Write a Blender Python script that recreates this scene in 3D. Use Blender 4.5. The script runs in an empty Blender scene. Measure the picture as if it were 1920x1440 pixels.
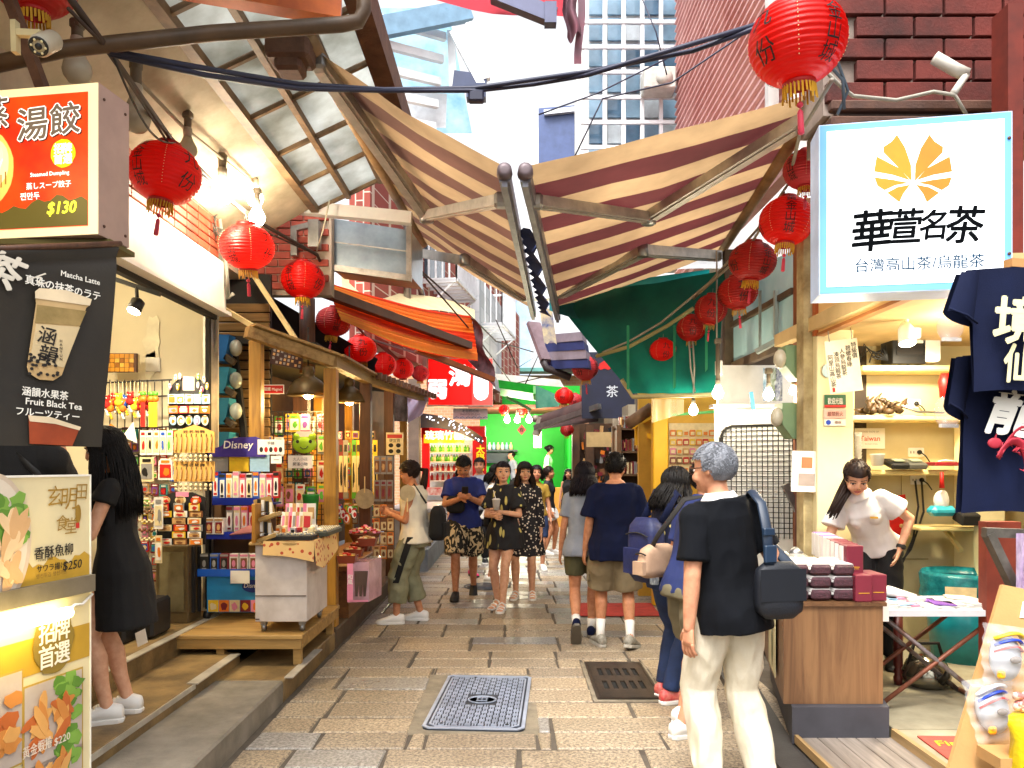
import bpy, math, random
import numpy as np
from mathutils import Vector, Matrix, noise
R_ = random.Random(7)
SC = bpy.context.scene
COL = SC.collection
# ---------------------------------------------------------------- camera, sky, sun, exposure
CAMZ, FPX, HX, HY = 1.58, 1442.0, 960.0, 872.0
cam_d = bpy.data.cameras.new('camera'); cam_d.sensor_width = 36.0; cam_d.lens = FPX / 1920 * 36
cam_d.shift_y = (HY - 720) / 1920; cam_d.clip_start = 0.05; cam_d.clip_end = 400
cam = bpy.data.objects.new('camera', cam_d); COL.objects.link(cam)
cam.location = (0, 0, CAMZ); cam.rotation_euler = (math.radians(90), 0, 0); SC.camera = cam
world = bpy.data.worlds.new('World'); SC.world = world; world.use_nodes = True
_nt = world.node_tree; _nt.nodes.clear()
_sky = _nt.nodes.new('ShaderNodeTexSky'); _sky.sky_type = 'NISHITA'; _sky.sun_disc = False
SUN_EL, SUN_ROT = math.radians(62), math.radians(200)
_sky.sun_elevation = SUN_EL; _sky.sun_rotation = SUN_ROT; _sky.dust_density = 6.0; _sky.air_density = 1.0
_hs = _nt.nodes.new('ShaderNodeHueSaturation'); _hs.inputs['Saturation'].default_value = 0.12
_bg = _nt.nodes.new('ShaderNodeBackground'); _bg.inputs['Strength'].default_value = 0.15
_out = _nt.nodes.new('ShaderNodeOutputWorld')
_nt.links.new(_sky.outputs[0], _hs.inputs['Color']); _nt.links.new(_hs.outputs[0], _bg.inputs['Color'])
_nt.links.new(_bg.outputs[0], _out.inputs['Surface'])
_sl = bpy.data.lights.new('sun', 'SUN'); _sl.energy = 1.2; _sl.angle = math.radians(25); _sl.color = (1, .96, .9)
sun = bpy.data.objects.new('sun', _sl); COL.objects.link(sun)
_d = Vector((math.sin(SUN_ROT) * math.cos(SUN_EL), -math.cos(SUN_ROT) * math.cos(SUN_EL) * -1, math.sin(SUN_EL)))
sun.rotation_euler = _d.to_track_quat('Z', 'Y').to_euler(); sun.location = (0, 0, 30)
vs = SC.view_settings; vs.view_transform = 'Standard'; vs.look = 'None'; vs.gamma = 1; vs.use_curve_mapping = False
vs.exposure = 1.55
SC.render.engine = 'CYCLES'
cy = SC.cycles; cy.use_denoising = True; cy.max_bounces = 7; cy.diffuse_bounces = 4; cy.glossy_bounces = 3
cy.transmission_bounces = 6; cy.transparent_max_bounces = 10; cy.caustics_reflective = False; cy.caustics_refractive = False
cy.sample_clamp_indirect = 6.0
try: cy.denoiser = 'OPENIMAGEDENOISE'
except Exception: pass

# ---------------------------------------------------------------- helpers
def P(px, py, Y):
    "world point seen at photo pixel px,py at distance Y down the lane"
    return Vector(((px - HX) / FPX * Y, Y, CAMZ + (HY - py) / FPX * Y))
def lin(c):
    c = c.lstrip('#'); o = []
    for i in (0, 2, 4):
        x = int(c[i:i+2], 16) / 255
        o.append(x / 12.92 if x <= .04045 else ((x + .055) / 1.055) ** 2.4)
    return o
MATS = {}
def mat(col, rough=.6, metal=0., var=.12, vs=5., bump=0., bs=60., emit=0., ecol=None, trans=0., alpha=1., spec=.5,
        col2=None, kind='noise', axis=2, obj=False, key=None, coat=0., tp=.5, wet=0.):
    """one procedural material: a base colour with noise variation and optional relief"""
    k = (col, rough, metal, var, vs, bump, bs, emit, ecol, trans, alpha, spec, col2, kind, axis, obj, coat, tp, wet)
    if k in MATS: return MATS[k]
    m = bpy.data.materials.new('m_' + kind + '_' + col.lstrip('#')); m.use_nodes = True; MATS[k] = m
    nt = m.node_tree; N = nt.nodes; L = nt.links; N.clear()
    out = N.new('ShaderNodeOutputMaterial'); b = N.new('ShaderNodeBsdfPrincipled')
    b.inputs['Roughness'].default_value = rough; b.inputs['Metallic'].default_value = metal
    b.inputs['Specular IOR Level'].default_value = spec
    if coat: b.inputs['Coat Weight'].default_value = coat
    if obj:
        g = N.new('ShaderNodeTexCoord'); pos = g.outputs['Object']
    else:
        g = N.new('ShaderNodeNewGeometry'); pos = g.outputs['Position']
    c1 = lin(col); c2 = lin(col2) if col2 else [min(1, x * (1 - 2 * var)) for x in c1]
    if not col2 and var: c1 = [min(.9, x * (1 + .8 * var)) for x in c1]
    mp = N.new('ShaderNodeMapping'); L.new(pos, mp.inputs['Vector'])
    def ramp(src, stops):
        r = N.new('ShaderNodeValToRGB'); e = r.color_ramp.elements
        while len(e) < len(stops): e.new(.5)
        for q, (p, c) in zip(e, stops): q.position = p; q.color = (*c, 1)
        L.new(src, r.inputs['Fac']); return r.outputs['Color']
    def noisetex(scale, detail=6, rough_=.6, vec=None, dist=0.):
        n = N.new('ShaderNodeTexNoise'); n.inputs['Scale'].default_value = scale; n.inputs['Detail'].default_value = detail
        n.inputs['Roughness'].default_value = rough_; n.inputs['Distortion'].default_value = dist
        L.new(vec or mp.outputs[0], n.inputs['Vector']); return n
    colout = None; relief = None
    if kind == 'noise':
        if var or col2:
            n = noisetex(vs); colout = ramp(n.outputs['Fac'], [(.3, c2), (.7, c1)])
    elif kind == 'wood':
        sc = [1., 1., 1.]; sc[axis] = .07; mp.inputs['Scale'].default_value = sc
        n = noisetex(vs * 6, 5, .65, dist=.6); colout = ramp(n.outputs['Fac'], [(.3, c2), (.62, c1)]); relief = n
    elif kind == 'granite':
        n = noisetex(vs, 3, .7); r1 = ramp(n.outputs['Fac'], [(.36, c2), (.5, [(p + q) / 2 for p, q in zip(c1, c2)]), (.62, c1)])
        oi = N.new('ShaderNodeObjectInfo'); mx = N.new('ShaderNodeMix'); mx.data_type = 'RGBA'; mx.blend_type = 'MULTIPLY'
        mx.inputs['Factor'].default_value = 1
        L.new(r1, mx.inputs['A']); L.new(ramp(oi.outputs['Random'], [(0, (.72, .7, .7)), (.5, (.9, .87, .82)), (1, (1.08, 1.02, .95))]), mx.inputs['B'])
        n2 = noisetex(1.3, 4); mx2 = N.new('ShaderNodeMix'); mx2.data_type = 'RGBA'; mx2.blend_type = 'MULTIPLY'; mx2.inputs['Factor'].default_value = .7
        L.new(mx.outputs['Result'], mx2.inputs['A']); L.new(ramp(n2.outputs['Fac'], [(.32, (.68, .64, .58)), (.6, (1, 1, 1))]), mx2.inputs['B'])
        colout = mx2.outputs['Result']; relief = n
        L.new(ramp(n2.outputs['Fac'], [(.3, (rough - .12,) * 3), (.7, (rough + .15,) * 3)]), b.inputs['Roughness'])
    elif kind == 'dots':
        v = N.new('ShaderNodeTexVoronoi'); v.inputs['Scale'].default_value = vs; L.new(mp.outputs[0], v.inputs['Vector'])
        v.inputs['Randomness'].default_value = tp
        colout = ramp(v.outputs['Distance'], [(.27, c2), (.31, c1)])
    elif kind == 'leaf':
        mp.inputs['Rotation'].default_value = (.4, .75, .3); mp.inputs['Scale'].default_value = (1.5, 1.5, .38)
        v = N.new('ShaderNodeTexVoronoi'); v.inputs['Scale'].default_value = vs; L.new(mp.outputs[0], v.inputs['Vector'])
        colout = ramp(v.outputs['Distance'], [(tp * .5, c2), (tp * .5 + .05, c1)])
    elif kind == 'blotch':
        mp.inputs['Rotation'].default_value = (.3, .4, .2); mp.inputs['Scale'].default_value = (1.3, 1.3, .7)
        colout = ramp(noisetex(vs, 2, .5, dist=2.5).outputs['Fac'], [(.52, c1), (.55, c2)])
    elif kind == 'wave':
        mp.inputs['Rotation'].default_value = (0, math.radians(axis), 0)
        w = N.new('ShaderNodeTexWave'); w.inputs['Scale'].default_value = vs; L.new(mp.outputs[0], w.inputs['Vector'])
        w.inputs['Distortion'].default_value = 2; colout = ramp(w.outputs['Fac'], [(.45, c2), (.55, c1)])
    elif kind == 'brick':
        bt = N.new('ShaderNodeTexBrick'); bt.inputs['Scale'].default_value = vs
        bt.inputs['Color1'].default_value = (*c1, 1); bt.inputs['Color2'].default_value = (*[x * .75 for x in c1], 1); bt.inputs['Mortar'].default_value = (*c2, 1)
        mp.inputs['Rotation'].default_value = (math.radians(90), 0, 0) if axis == 1 else (math.radians(90), 0, math.radians(90))
        L.new(mp.outputs[0], bt.inputs['Vector']); colout = bt.outputs['Color']
    if colout is not None:
        L.new(colout, b.inputs['Base Color'])
    else: b.inputs['Base Color'].default_value = (*c1, 1)
    if bump:
        bn = N.new('ShaderNodeBump'); bn.inputs['Strength'].default_value = bump; bn.inputs['Distance'].default_value = .01
        src = relief or noisetex(bs, 4); L.new(src.outputs['Fac'], bn.inputs['Height']); L.new(bn.outputs[0], b.inputs['Normal'])
    if emit:
        b.inputs['Emission Strength'].default_value = emit; ec = lin(ecol) if ecol else lin(col)
        b.inputs['Emission Color'].default_value = (*ec, 1)
        if colout is not None and not ecol: L.new(colout, b.inputs['Emission Color'])
    if alpha < 1: b.inputs['Alpha'].default_value = alpha
    sh = b.outputs[0]
    if trans:
        t = N.new('ShaderNodeBsdfTranslucent'); mxs = N.new('ShaderNodeMixShader'); mxs.inputs[0].default_value = trans
        if colout is not None: L.new(colout, t.inputs['Color'])
        else: t.inputs['Color'].default_value = (*c1, 1)
        L.new(sh, mxs.inputs[1]); L.new(t.outputs[0], mxs.inputs[2]); sh = mxs.outputs[0]
    L.new(sh, out.inputs['Surface']); return m
def glass(col='#ffffff', rough=.03, alpha=.25):
    return mat(col, rough, var=0, alpha=alpha, spec=.7)

TMP = bpy.data.scenes.new('scratch')
def _eval(o):
    TMP.collection.objects.link(o); vl = TMP.view_layers[0]; vl.update()
    return o.evaluated_get(vl.depsgraph)
_TC = {}
def textgeo(s):
    k = s
    if k in _TC: return _TC[k]
    cu = bpy.data.curves.new('t', 'FONT'); cu.body = s; cu.size = 1; cu.resolution_u = 2
    cu.align_x = 'CENTER'; cu.align_y = 'CENTER'
    o = bpy.data.objects.new('t', cu); ev = _eval(o); me = ev.to_mesh()
    v = [tuple(q.co) for q in me.vertices]; f = [tuple(p.vertices) for p in me.polygons]
    ev.to_mesh_clear(); bpy.data.objects.remove(o); bpy.data.curves.remove(cu)
    if v:
        xs = [q[0] for q in v]; ys = [q[1] for q in v]; cx = (min(xs) + max(xs)) / 2; cy_ = (min(ys) + max(ys)) / 2
        v = [(q[0] - cx, q[1] - cy_) for q in v]; w = max(xs) - min(xs); h = max(ys) - min(ys)
    else: w = h = 1
    _TC[k] = (v, f, w, h); return _TC[k]
class Frame:
    "a flat frame: origin, right, up"
    def __init__(s, o, x, y):
        s.o = Vector(o); s.x = Vector(x).normalized(); s.y = Vector(y); s.y = (s.y - s.x * s.y.dot(s.x)).normalized(); s.n = s.x.cross(s.y)
    def __call__(s, x, y, d=0): return s.o + s.x * x + s.y * y + s.n * d
def rotz(a): return Matrix.Rotation(math.radians(a), 3, 'Z')
class M:
    def __init__(s): s.v = []; s.f = []; s.m = []; s.s = []
    def add(s, vs, fs, mi=0, sm=False):
        n = len(s.v); s.v += [tuple(q) for q in vs]
        for f in fs: s.f.append(tuple(i + n for i in f)); s.m.append(mi); s.s.append(sm)
        return s
    def box(s, c, z, mi=0, R=None, b=0.):
        c = Vector(c); hx, hy, hz = z[0] / 2, z[1] / 2, z[2] / 2
        b = min(b, hx * .9, hy * .9, hz * .9)
        if b <= 0:
            vs = [Vector((x, y, w)) for x in (-hx, hx) for y in (-hy, hy) for w in (-hz, hz)]
            fs = [(0, 1, 3, 2), (4, 6, 7, 5), (0, 4, 5, 1), (2, 3, 7, 6), (0, 2, 6, 4), (1, 5, 7, 3)]
        else:
            vs = []; ix = {}
            for sx in (-1, 1):
                for sy in (-1, 1):
                    for sz in (-1, 1):
                        for a in range(3):
                            q = [sx * (hx - b), sy * (hy - b), sz * (hz - b)]; q[a] = (sx * hx, sy * hy, sz * hz)[a]
                            ix[(sx, sy, sz, a)] = len(vs); vs.append(Vector(q))
            fs = []
            for a in range(3):
                o1, o2 = [(1, 2), (2, 0), (0, 1)][a]
                for sg in (-1, 1):
                    q = []
                    for u, w in ((-1, -1), (1, -1), (1, 1), (-1, 1)):
                        t = [0, 0, 0]; t[a] = sg; t[o1] = u; t[o2] = w; q.append(ix[(*t, a)])
                    fs.append(tuple(q if sg > 0 else q[::-1]))
            for a in range(3):
                o1, o2 = [(1, 2), (2, 0), (0, 1)][a]
                for u in (-1, 1):
                    for w in (-1, 1):
                        q = []
                        for sg, ax in ((-1, o1), (1, o1), (1, o2), (-1, o2)):
                            t = [0, 0, 0]; t[a] = sg; t[o1] = u; t[o2] = w; q.append(ix[(*t, ax)])
                        fs.append(tuple(q if u * w < 0 else q[::-1]))
            for sx in (-1, 1):
                for sy in (-1, 1):
                    for sz in (-1, 1):
                        q = [ix[(sx, sy, sz, a)] for a in range(3)]
                        fs.append(tuple(q if sx * sy * sz > 0 else q[::-1]))
        if R is not None: vs = [R @ q for q in vs]
        return s.add([q + c for q in vs], fs, mi)
    def bar(s, p0, p1, w, h=None, mi=0, up=(0, 0, 1)):
        p0, p1 = Vector(p0), Vector(p1); h = h or w; d = (p1 - p0).normalized(); u = Vector(up)
        if abs(d.dot(u)) > .98: u = Vector((0, 1, 0))
        x = d.cross(u).normalized(); z = x.cross(d)
        vs = [p + x * (a * w / 2) + z * (e * h / 2) for p in (p0, p1) for a, e in ((-1, -1), (1, -1), (1, 1), (-1, 1))]
        return s.add(vs, [(3, 2, 1, 0), (4, 5, 6, 7), (0, 1, 5, 4), (1, 2, 6, 5), (2, 3, 7, 6), (3, 0, 4, 7)], mi)
    def loft(s, rings, mi=0, sm=True, cap=True):
        n = len(rings[0]); vs = [q for r in rings for q in r]; fs = []
        for i in range(len(rings) - 1):
            for j in range(n):
                k = (j + 1) % n; fs.append((i * n + j, i * n + k, (i + 1) * n + k, (i + 1) * n + j))
        if cap: fs.append(tuple(range(n))[::-1]); fs.append(tuple((len(rings) - 1) * n + j for j in range(n)))
        return s.add(vs, fs, mi, sm)
    def tube(s, pts, r, n=8, mi=0, sm=True, ratio=1., up=(0, 0, 1)):
        pts = [Vector(p) for p in pts]; rr = r if isinstance(r, (list, tuple)) else [r] * len(pts); rings = []; px = None
        for i, p in enumerate(pts):
            d = (pts[min(i + 1, len(pts) - 1)] - pts[max(i - 1, 0)]).normalized()
            u = Vector(up)
            if px is None:
                if abs(d.dot(u)) > .95: u = Vector((0, 1, 0)) if abs(d.y) < .9 else Vector((1, 0, 0))
                x = d.cross(u).normalized()
            else: x = (px - d * px.dot(d)).normalized()
            px = x; y = x.cross(d) * -1
            rings.append([p + (x * math.cos(a) + y * (math.sin(a) * ratio)) * rr[i] for a in [2 * math.pi * k / n for k in range(n)]])
        return s.loft(rings, mi, sm)
    def lathe(s, prof, c=(0, 0, 0), n=16, mi=0, sm=True, axis=None, cap=True):
        c = Vector(c); Q = Vector((0, 0, 1)).rotation_difference(Vector(axis)).to_matrix() if axis is not None else Matrix.Identity(3)
        return s.loft([[c + Q @ Vector((r * math.cos(2 * math.pi * k / n), r * math.sin(2 * math.pi * k / n), z)) for k in range(n)] for r, z in prof], mi, sm, cap)
    def ball(s, c, r, mi=0, nu=12, nv=8, R=None, sm=True):
        c = Vector(c); r = (r, r, r) if not isinstance(r, (tuple, list)) else r; rings = []
        for i in range(nv + 1):
            t = math.pi * min(max(i / nv, .012), .988); rings.append([])
            for k in range(nu):
                a = 2 * math.pi * k / nu; q = Vector((r[0] * math.sin(t) * math.cos(a), r[1] * math.sin(t) * math.sin(a), -r[2] * math.cos(t)))
                rings[-1].append(c + (R @ q if R is not None else q))
        return s.loft(rings, mi, sm)
    def poly(s, pts, mi=0): return s.add(pts, [tuple(range(len(pts)))], mi)
    def plate(s, fr, pts, t, mi=0, d=0.):
        "closed 2d outline in a frame, given thickness t towards the back"
        n = len(pts); a = [fr(x, y, d) for x, y in pts]; b = [fr(x, y, d - t) for x, y in pts]
        return s.add(a + b, [tuple(range(n)), tuple(range(2 * n - 1, n - 1, -1))] + [(i + n, (i + 1) % n + n, (i + 1) % n, i) for i in range(n)], mi)
    def rect(s, fr, x, y, w, h, t=.002, mi=0, d=0., rd=0.):
        if rd:
            pts = []
            for cx, cy_, a0 in ((1, 1, 0), (-1, 1, 90), (-1, -1, 180), (1, -1, 270)):
                for q in (0, 30, 60, 90):
                    a = math.radians(a0 + q); pts.append((x + cx * (w / 2 - rd) + rd * math.cos(a), y + cy_ * (h / 2 - rd) + rd * math.sin(a)))
        else: pts = [(x - w / 2, y - h / 2), (x + w / 2, y - h / 2), (x + w / 2, y + h / 2), (x - w / 2, y + h / 2)]
        return s.plate(fr, pts, t, mi, d)
    def disc(s, fr, x, y, rx, ry=None, t=.002, mi=0, d=0., n=20, wob=0., rot=0.):
        ry = ry or rx; rr = [1 + wob * R_.uniform(-1, 1) for _ in range(n)]; ca, sa = math.cos(rot), math.sin(rot); pts = []
        for k in range(n):
            a, e = rx * rr[k] * math.cos(2 * math.pi * k / n), ry * rr[k] * math.sin(2 * math.pi * k / n)
            pts.append((x + a * ca - e * sa, y + a * sa + e * ca))
        return s.plate(fr, pts, t, mi, d)
    def grid(s, fn, nu, nv, mi=0, sm=True, mf=None):
        vs = [fn(i / nu, j / nv) for j in range(nv + 1) for i in range(nu + 1)]; w = nu + 1
        n = len(s.v); s.v += [tuple(q) for q in vs]
        for j in range(nv):
            for i in range(nu):
                s.f.append((n + j * w + i, n + j * w + i + 1, n + (j + 1) * w + i + 1, n + (j + 1) * w + i)); s.m.append(mf(i, j) if mf else mi); s.s.append(sm)
        return s
    def text(s, t, fr, x, y, size, mi=0, d=.002, bold=0., wd=None, sh=0., rot=0., vert=False, fit=None):
        "flat lettering; size = glyph height; vert = stacked column; sh = slant"
        if vert:
            for i, ch in enumerate(t):
                if ch != ' ': s.text(ch, fr, x, y - i * size * 1.12, size, mi, d, bold, wd, sh, rot)
            return s
        if bold > .009:   # heavier strokes: a few copies a hair apart in depth
            for i in range(6): s.text(t, fr, x + bold * size * math.cos(i * 1.047 + .3), y + bold * size * math.sin(i * 1.047 + .3), size, mi, d - .0001 * (i + 1), 0., wd, sh, rot, False, fit)
            return s.text(t, fr, x, y, size, mi, d, 0., wd, sh, rot, False, fit)
        v, f, w, h = textgeo(t); k = size / .85; kx = k * (wd or 1)
        if fit and w * kx > fit: kx = fit / w
        ca, sa = math.cos(rot), math.sin(rot)
        q = [(a * kx + e * k * sh, e * k) for a, e in v]
        return s.add([fr(x + a * ca - e * sa, y + a * sa + e * ca, d) for a, e in q], f, mi)
    def mesh(s, name, mats):
        me = bpy.data.meshes.new(name); me.from_pydata(s.v, [], s.f)
        for m in (mats if isinstance(mats, (list, tuple)) else [mats]): me.materials.append(m)
        me.polygons.foreach_set('material_index', s.m); me.polygons.foreach_set('use_smooth', s.s); me.update(); return me
    def build(s, name, mats, parent=None, label=None, cat=None, group=None, kind=None):
        return put(name, s.mesh(name, mats), parent, label, cat, group, kind)
def put(name, me, parent=None, label=None, cat=None, group=None, kind=None, loc=None, rz=0.):
    o = bpy.data.objects.new(name, me); COL.objects.link(o)
    if parent is not None: o.parent = parent
    if loc is not None: o.location = loc
    if rz: o.rotation_euler[2] = math.radians(rz)
    return tag(o, label, cat, group, kind)
def tag(o, label=None, cat=None, group=None, kind=None):
    if label: o['label'] = label
    if cat: o['category'] = cat
    if group: o['group'] = group
    if kind: o['kind'] = kind
    return o
def thing(name, label, cat, group=None, loc=None, rz=0., kind=None):
    return put(name, None, None, label, cat, group, kind, loc, rz)
def rebase():
    "origin of every world-built thing goes to the middle of its base"
    kids = {}
    for o in COL.objects:
        if o.parent is not None: kids.setdefault(o.parent.name, []).append(o)
    for o in [q for q in COL.objects if q.parent is None and q.type in ('MESH', 'EMPTY')]:
        if o.location.length > 1e-6 or o.rotation_euler.z: continue
        pts = []
        def rec(q, off):
            off = off + q.location if q is not o else off
            if q.type == 'MESH' and q.data:
                n = len(q.data.vertices); a = np.empty(n * 3, 'f'); q.data.vertices.foreach_get('co', a); a = a.reshape(-1, 3)
                pts.append(a.min(0) + np.array(off)); pts.append(a.max(0) + np.array(off))
            for c in kids.get(q.name, []): rec(c, off)
        rec(o, Vector((0, 0, 0)))
        if not pts: continue
        lo = np.min(pts, 0); hi = np.max(pts, 0); base = Vector(((lo[0] + hi[0]) / 2, (lo[1] + hi[1]) / 2, lo[2]))
        if o.type == 'MESH' and o.data.users == 1: o.data.transform(Matrix.Translation(-base))
        elif o.type == 'MESH': continue
        o.location = base
        for c in kids.get(o.name, []): c.location -= base
ORD = ['first', 'second', 'third', 'fourth', 'fifth', 'sixth', 'seventh', 'eighth', 'ninth', 'tenth', 'eleventh', 'twelfth', 'thirteenth', 'fourteenth', 'fifteenth', 'sixteenth', 'seventeenth', 'eighteenth', 'nineteenth', 'twentieth']
def lamp(loc, power, col='#fff0d0', r=.04):  # point light: at bulbs, and as added fill where no bulb hangs
    l = bpy.data.lights.new('bulb_or_fill_light', 'POINT'); l.energy = power * .45; l.color = lin(col); l.shadow_soft_size = r
    o = bpy.data.objects.new('bulb_or_fill_light', l); COL.objects.link(o); o.location = loc; return o
def spot(loc, to, power, col='#ffe2b0', ang=90, r=.04):
    l = bpy.data.lights.new('spot_light', 'SPOT'); l.energy = power * .33; l.color = lin(col); l.shadow_soft_size = r; l.spot_size = math.radians(ang); l.spot_blend = .6
    o = bpy.data.objects.new('spot_light', l); COL.objects.link(o); o.location = loc
    o.rotation_euler = (Vector(loc) - Vector(to)).to_track_quat('Z', 'Y').to_euler(); return o
# common materials
WHITE = mat('#e8e6e0', .55, var=.06); CREAM = mat('#e2cc9c', .7, var=.08, vs=2.5, bump=.1); BLACK = mat('#141414', .5, var=.2)
DARK = mat('#1b1714', .8, var=.3); STEEL = mat('#9a9a98', .38, .85, var=.15, vs=8); ALU = mat('#b9b2a6', .42, .6, var=.2, vs=9)
RED = mat('#c4140c', .5); WOODY = mat('#b9822e', .5, col2='#8d5b1c', kind='wood', vs=4); BROWN = mat('#5a3620', .6, col2='#3a2114', kind='wood', vs=4)
RUST = mat('#6b4a35', .7, col2='#4a3022', vs=9, bump=.3); CONC = mat('#8f8779', .85, col2='#615a4e', vs=3.5, bump=.35, bs=90)
PAPER = mat('#efece2', .7, var=.03); TEAL = mat('#1d8a86', .5); BLUE = mat('#1c3fae', .45); PINK = mat('#e58aa6', .5)
GREENM = mat('#2e9a3d', .5); YELL = mat('#e5bb22', .5); ORANGE = mat('#df6a1c', .55); PURP = mat('#6b3aa0', .5); INK = mat('#1d1712', .7, var=0)
CARD = mat('#b98d56', .75, var=.1, vs=4, bump=.1); KRAFT = mat('#d8a552', .7, var=.12)
# ================================================================ ground, paving, steps
GRAN = mat('#c0b199', .54, col2='#6c6153', vs=58, bump=.5, kind='granite')
GRAN2 = mat('#b0aeab', .36, col2='#6a6865', vs=50, bump=.5, kind='granite')
MORT = mat('#5a5146', .85, col2='#443d34', vs=12, bump=.3, bs=120)
g = M(); g.grid(lambda u, v: (u * 240 - 120, v * 240 - 60, -.06), 4, 4); g.build('ground', MORT, kind='structure')
pv = M(); pv.box((.2, 14, -.034), (4.4, 26, .05)); PAVE = pv.build('pavement', MORT, kind='structure')
HOLES = ((-.6, .15, 4.53, 5.81), (.56, 1.04, 5.17, 6.17))
stones = []; y = 2.6; rr = random.Random(3); row = 0
split = []
while y < 26:      # pairs of courses share their head joints
    h = rr.choice((.27, .29, .31, .27)); xr = 1.75 + max(0, (y - 4)) * .06
    if row % 2 == 0 or rr.random() < .2:
        split = [-1.5 - rr.uniform(0, .55)]
        while split[-1] < xr + .5: split.append(split[-1] + rr.uniform(.5, .8))
    stones += [(p, min(q, xr), y, y + h, row) for p, q in zip(split[:-1], split[1:]) if p < xr]
    y += h; row += 1
cells = []
for x0, x1, y0, y1, rw in stones:
    x0 = max(x0, -1.5); hh = None
    for q in HOLES:
        if x1 > q[0] and x0 < q[1] and y1 > q[2] and y0 < q[3]: hh = q
    if not hh:
        if x1 - x0 > .1: cells.append((x0, x1, y0, y1))
        continue
    if x0 < hh[0] - .08: cells.append((x0, hh[0], y0, y1)); x0 = hh[0]
    if x1 > hh[1] + .08: cells.append((hh[1], x1, y0, y1)); x1 = hh[1]
    if y0 < hh[2] - .07: cells.append((x0, x1, y0, hh[2]))
    if y1 > hh[3] + .07: cells.append((x0, x1, hh[3], y1))
far = M(); nst = 0
for x0, x1, y0, y1 in sorted(cells, key=lambda c: c[2]):
    gp = .0075; gx = .012; dz = rr.uniform(-.003, .003); sk = rr.uniform(-.012, .012)
    m = far if (nst >= 298 or y0 < 3.0) else M()
    b = .007; z0 = -.03; z1 = dz
    q = [(x0 + gx, y0 + gp), (x1 - gx + sk, y0 + gp + rr.uniform(0, .004)), (x1 - gx, y1 - gp), (x0 + gx + sk, y1 - gp - rr.uniform(0, .004))]
    c = ((x0 + x1) / 2, (y0 + y1) / 2)
    top = [(a + (b if a < c[0] else -b), e + (b if e < c[1] else -b), z1 + rr.uniform(-.002, .002)) for a, e in q]
    mid = [(a, e, z1 - b) for a, e in q]; bot = [(a, e, z0) for a, e in q]
    m.loft([bot, mid, top], 0, False)
    if m is not far: m.build('paving_stone', GRAN2 if (rr.random() < (.7 if y0 > 8.5 else .25 if y0 > 7 else .06)) else GRAN, PAVE); nst += 1
far.build('paving_stones_far', GRAN2, PAVE, kind='stuff')
# concrete collar round the manhole and drain
m = M(); m.box((-.22, 5.17, -.016), (.8, 1.3, .02)); m.box((.8, 5.67, -.016), (.5, 1.02, .02)); m.build('concrete_collar', mat('#8f8470', .85, col2='#6a604f', vs=8, bump=.4, bs=140), PAVE)
# manhole cover
mc = thing('manhole_cover', 'rectangular cast iron manhole cover with basket weave relief in the paving', 'manhole cover', loc=(-.2, 5.16, 0), rz=-3.5)
IRON = mat('#3f454f', .5, .3, col2='#2a2e35', vs=7, bump=.25, bs=200); IRON2 = mat('#aab3c4', .42, .35, var=.15)
fr = Frame((0, 0, .004), (1, 0, 0), (0, 1, 0))
m = M(); m.rect(fr, 0, 0, .62, 1.16, .02, 0, 0, .05); m.build('plate', IRON, mc)
m = M()
for (w, h, d, k) in ((.62, 1.16, .006, .022), (.55, 1.09, .006, .012)):
    for sx in (-1, 1):
        m.box((sx * (w / 2 - k / 2), 0, .004 + d / 2), (k, h - .08, d)); m.box((0, sx * (h / 2 - k / 2), .0045 + d / 2), (w - .08, k, d))
    for sx in (-1, 1):
        for sy in (-1, 1): m.bar((sx * (w / 2 - .005), sy * (h / 2 - .045), .006 + d / 2), (sx * (w / 2 - .045), sy * (h / 2 - .005), .006 + d / 2), k, d)
m.build('rim', IRON2, mc)
m = M()
for i in range(13):
    for j in range(26):
        x = -.24 + i * .04; yy = -.5 + j * .04
        if abs(x) < .115 and abs(yy) < .1: continue
        if (i + j) % 2: m.box((x, yy - .009, .008), (.034, .009, .007)); m.box((x, yy + .009, .008), (.034, .009, .007))
        else: m.box((x - .008, yy, .008), (.008, .034, .007)); m.box((x + .009, yy, .008), (.008, .034, .007))
m.build('weave_relief', IRON2, mc, kind='stuff')
m = M(); m.lathe([(.085, .004), (.085, .011), (.075, .011), (.075, .004)], (0, 0, 0), 24); m.v = [(a * 1.15, b * .95, c) for a, b, c in m.v]
for dx in (-.03, 0, .03): m.box((dx, 0, .009), (.008, .075, .006))
for dy in (-.03, .03): m.box((0, dy, .0095), (.075, .008, .006))
m.build('emblem', mat('#8b94a4', .6, .1, var=.15), mc)
for sx, sy in ((-.2, -.5), (.2, -.5), (-.1, .52)):
    m = M(); m.lathe([(.012, .004), (.012, .0125), (.006, .0125)], (sx, sy, 0), 10); m.build('bolt', DARK, mc)
# drain
dr = thing('drain_grate', 'square iron drain grate with two rows of five slots in the paving', 'drain grate', loc=(.8, 5.67, .002))
DI = mat('#4a3d33', .5, .5, col2='#2c2622', vs=9, bump=.2, bs=150)
m = M(); W2, H2 = .4, .9
ys = [-.45, -.27, -.07, .07, .27, .45]
for k, (a, b) in enumerate(zip(ys[:-1], ys[1:])):
    if k in (1, 3):
        xs = [-.2] + [q for c in (-.13, -.065, 0, .065, .13) for q in (c - .018, c + .018)] + [.2]
        for i in range(0, len(xs), 2): m.box(((xs[i] + xs[i+1]) / 2, (a + b) / 2, .003), (xs[i+1] - xs[i], b - a, .012))
    else: m.box((0, (a + b) / 2, .003), (.4, b - a, .012))
m.build('grate', DI, dr)
m = M(); m.box((0, 0, -.0052), (.42, .92, .003)); m.build('pit', mat('#050505', .9, var=0), dr)
m = M()
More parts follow.
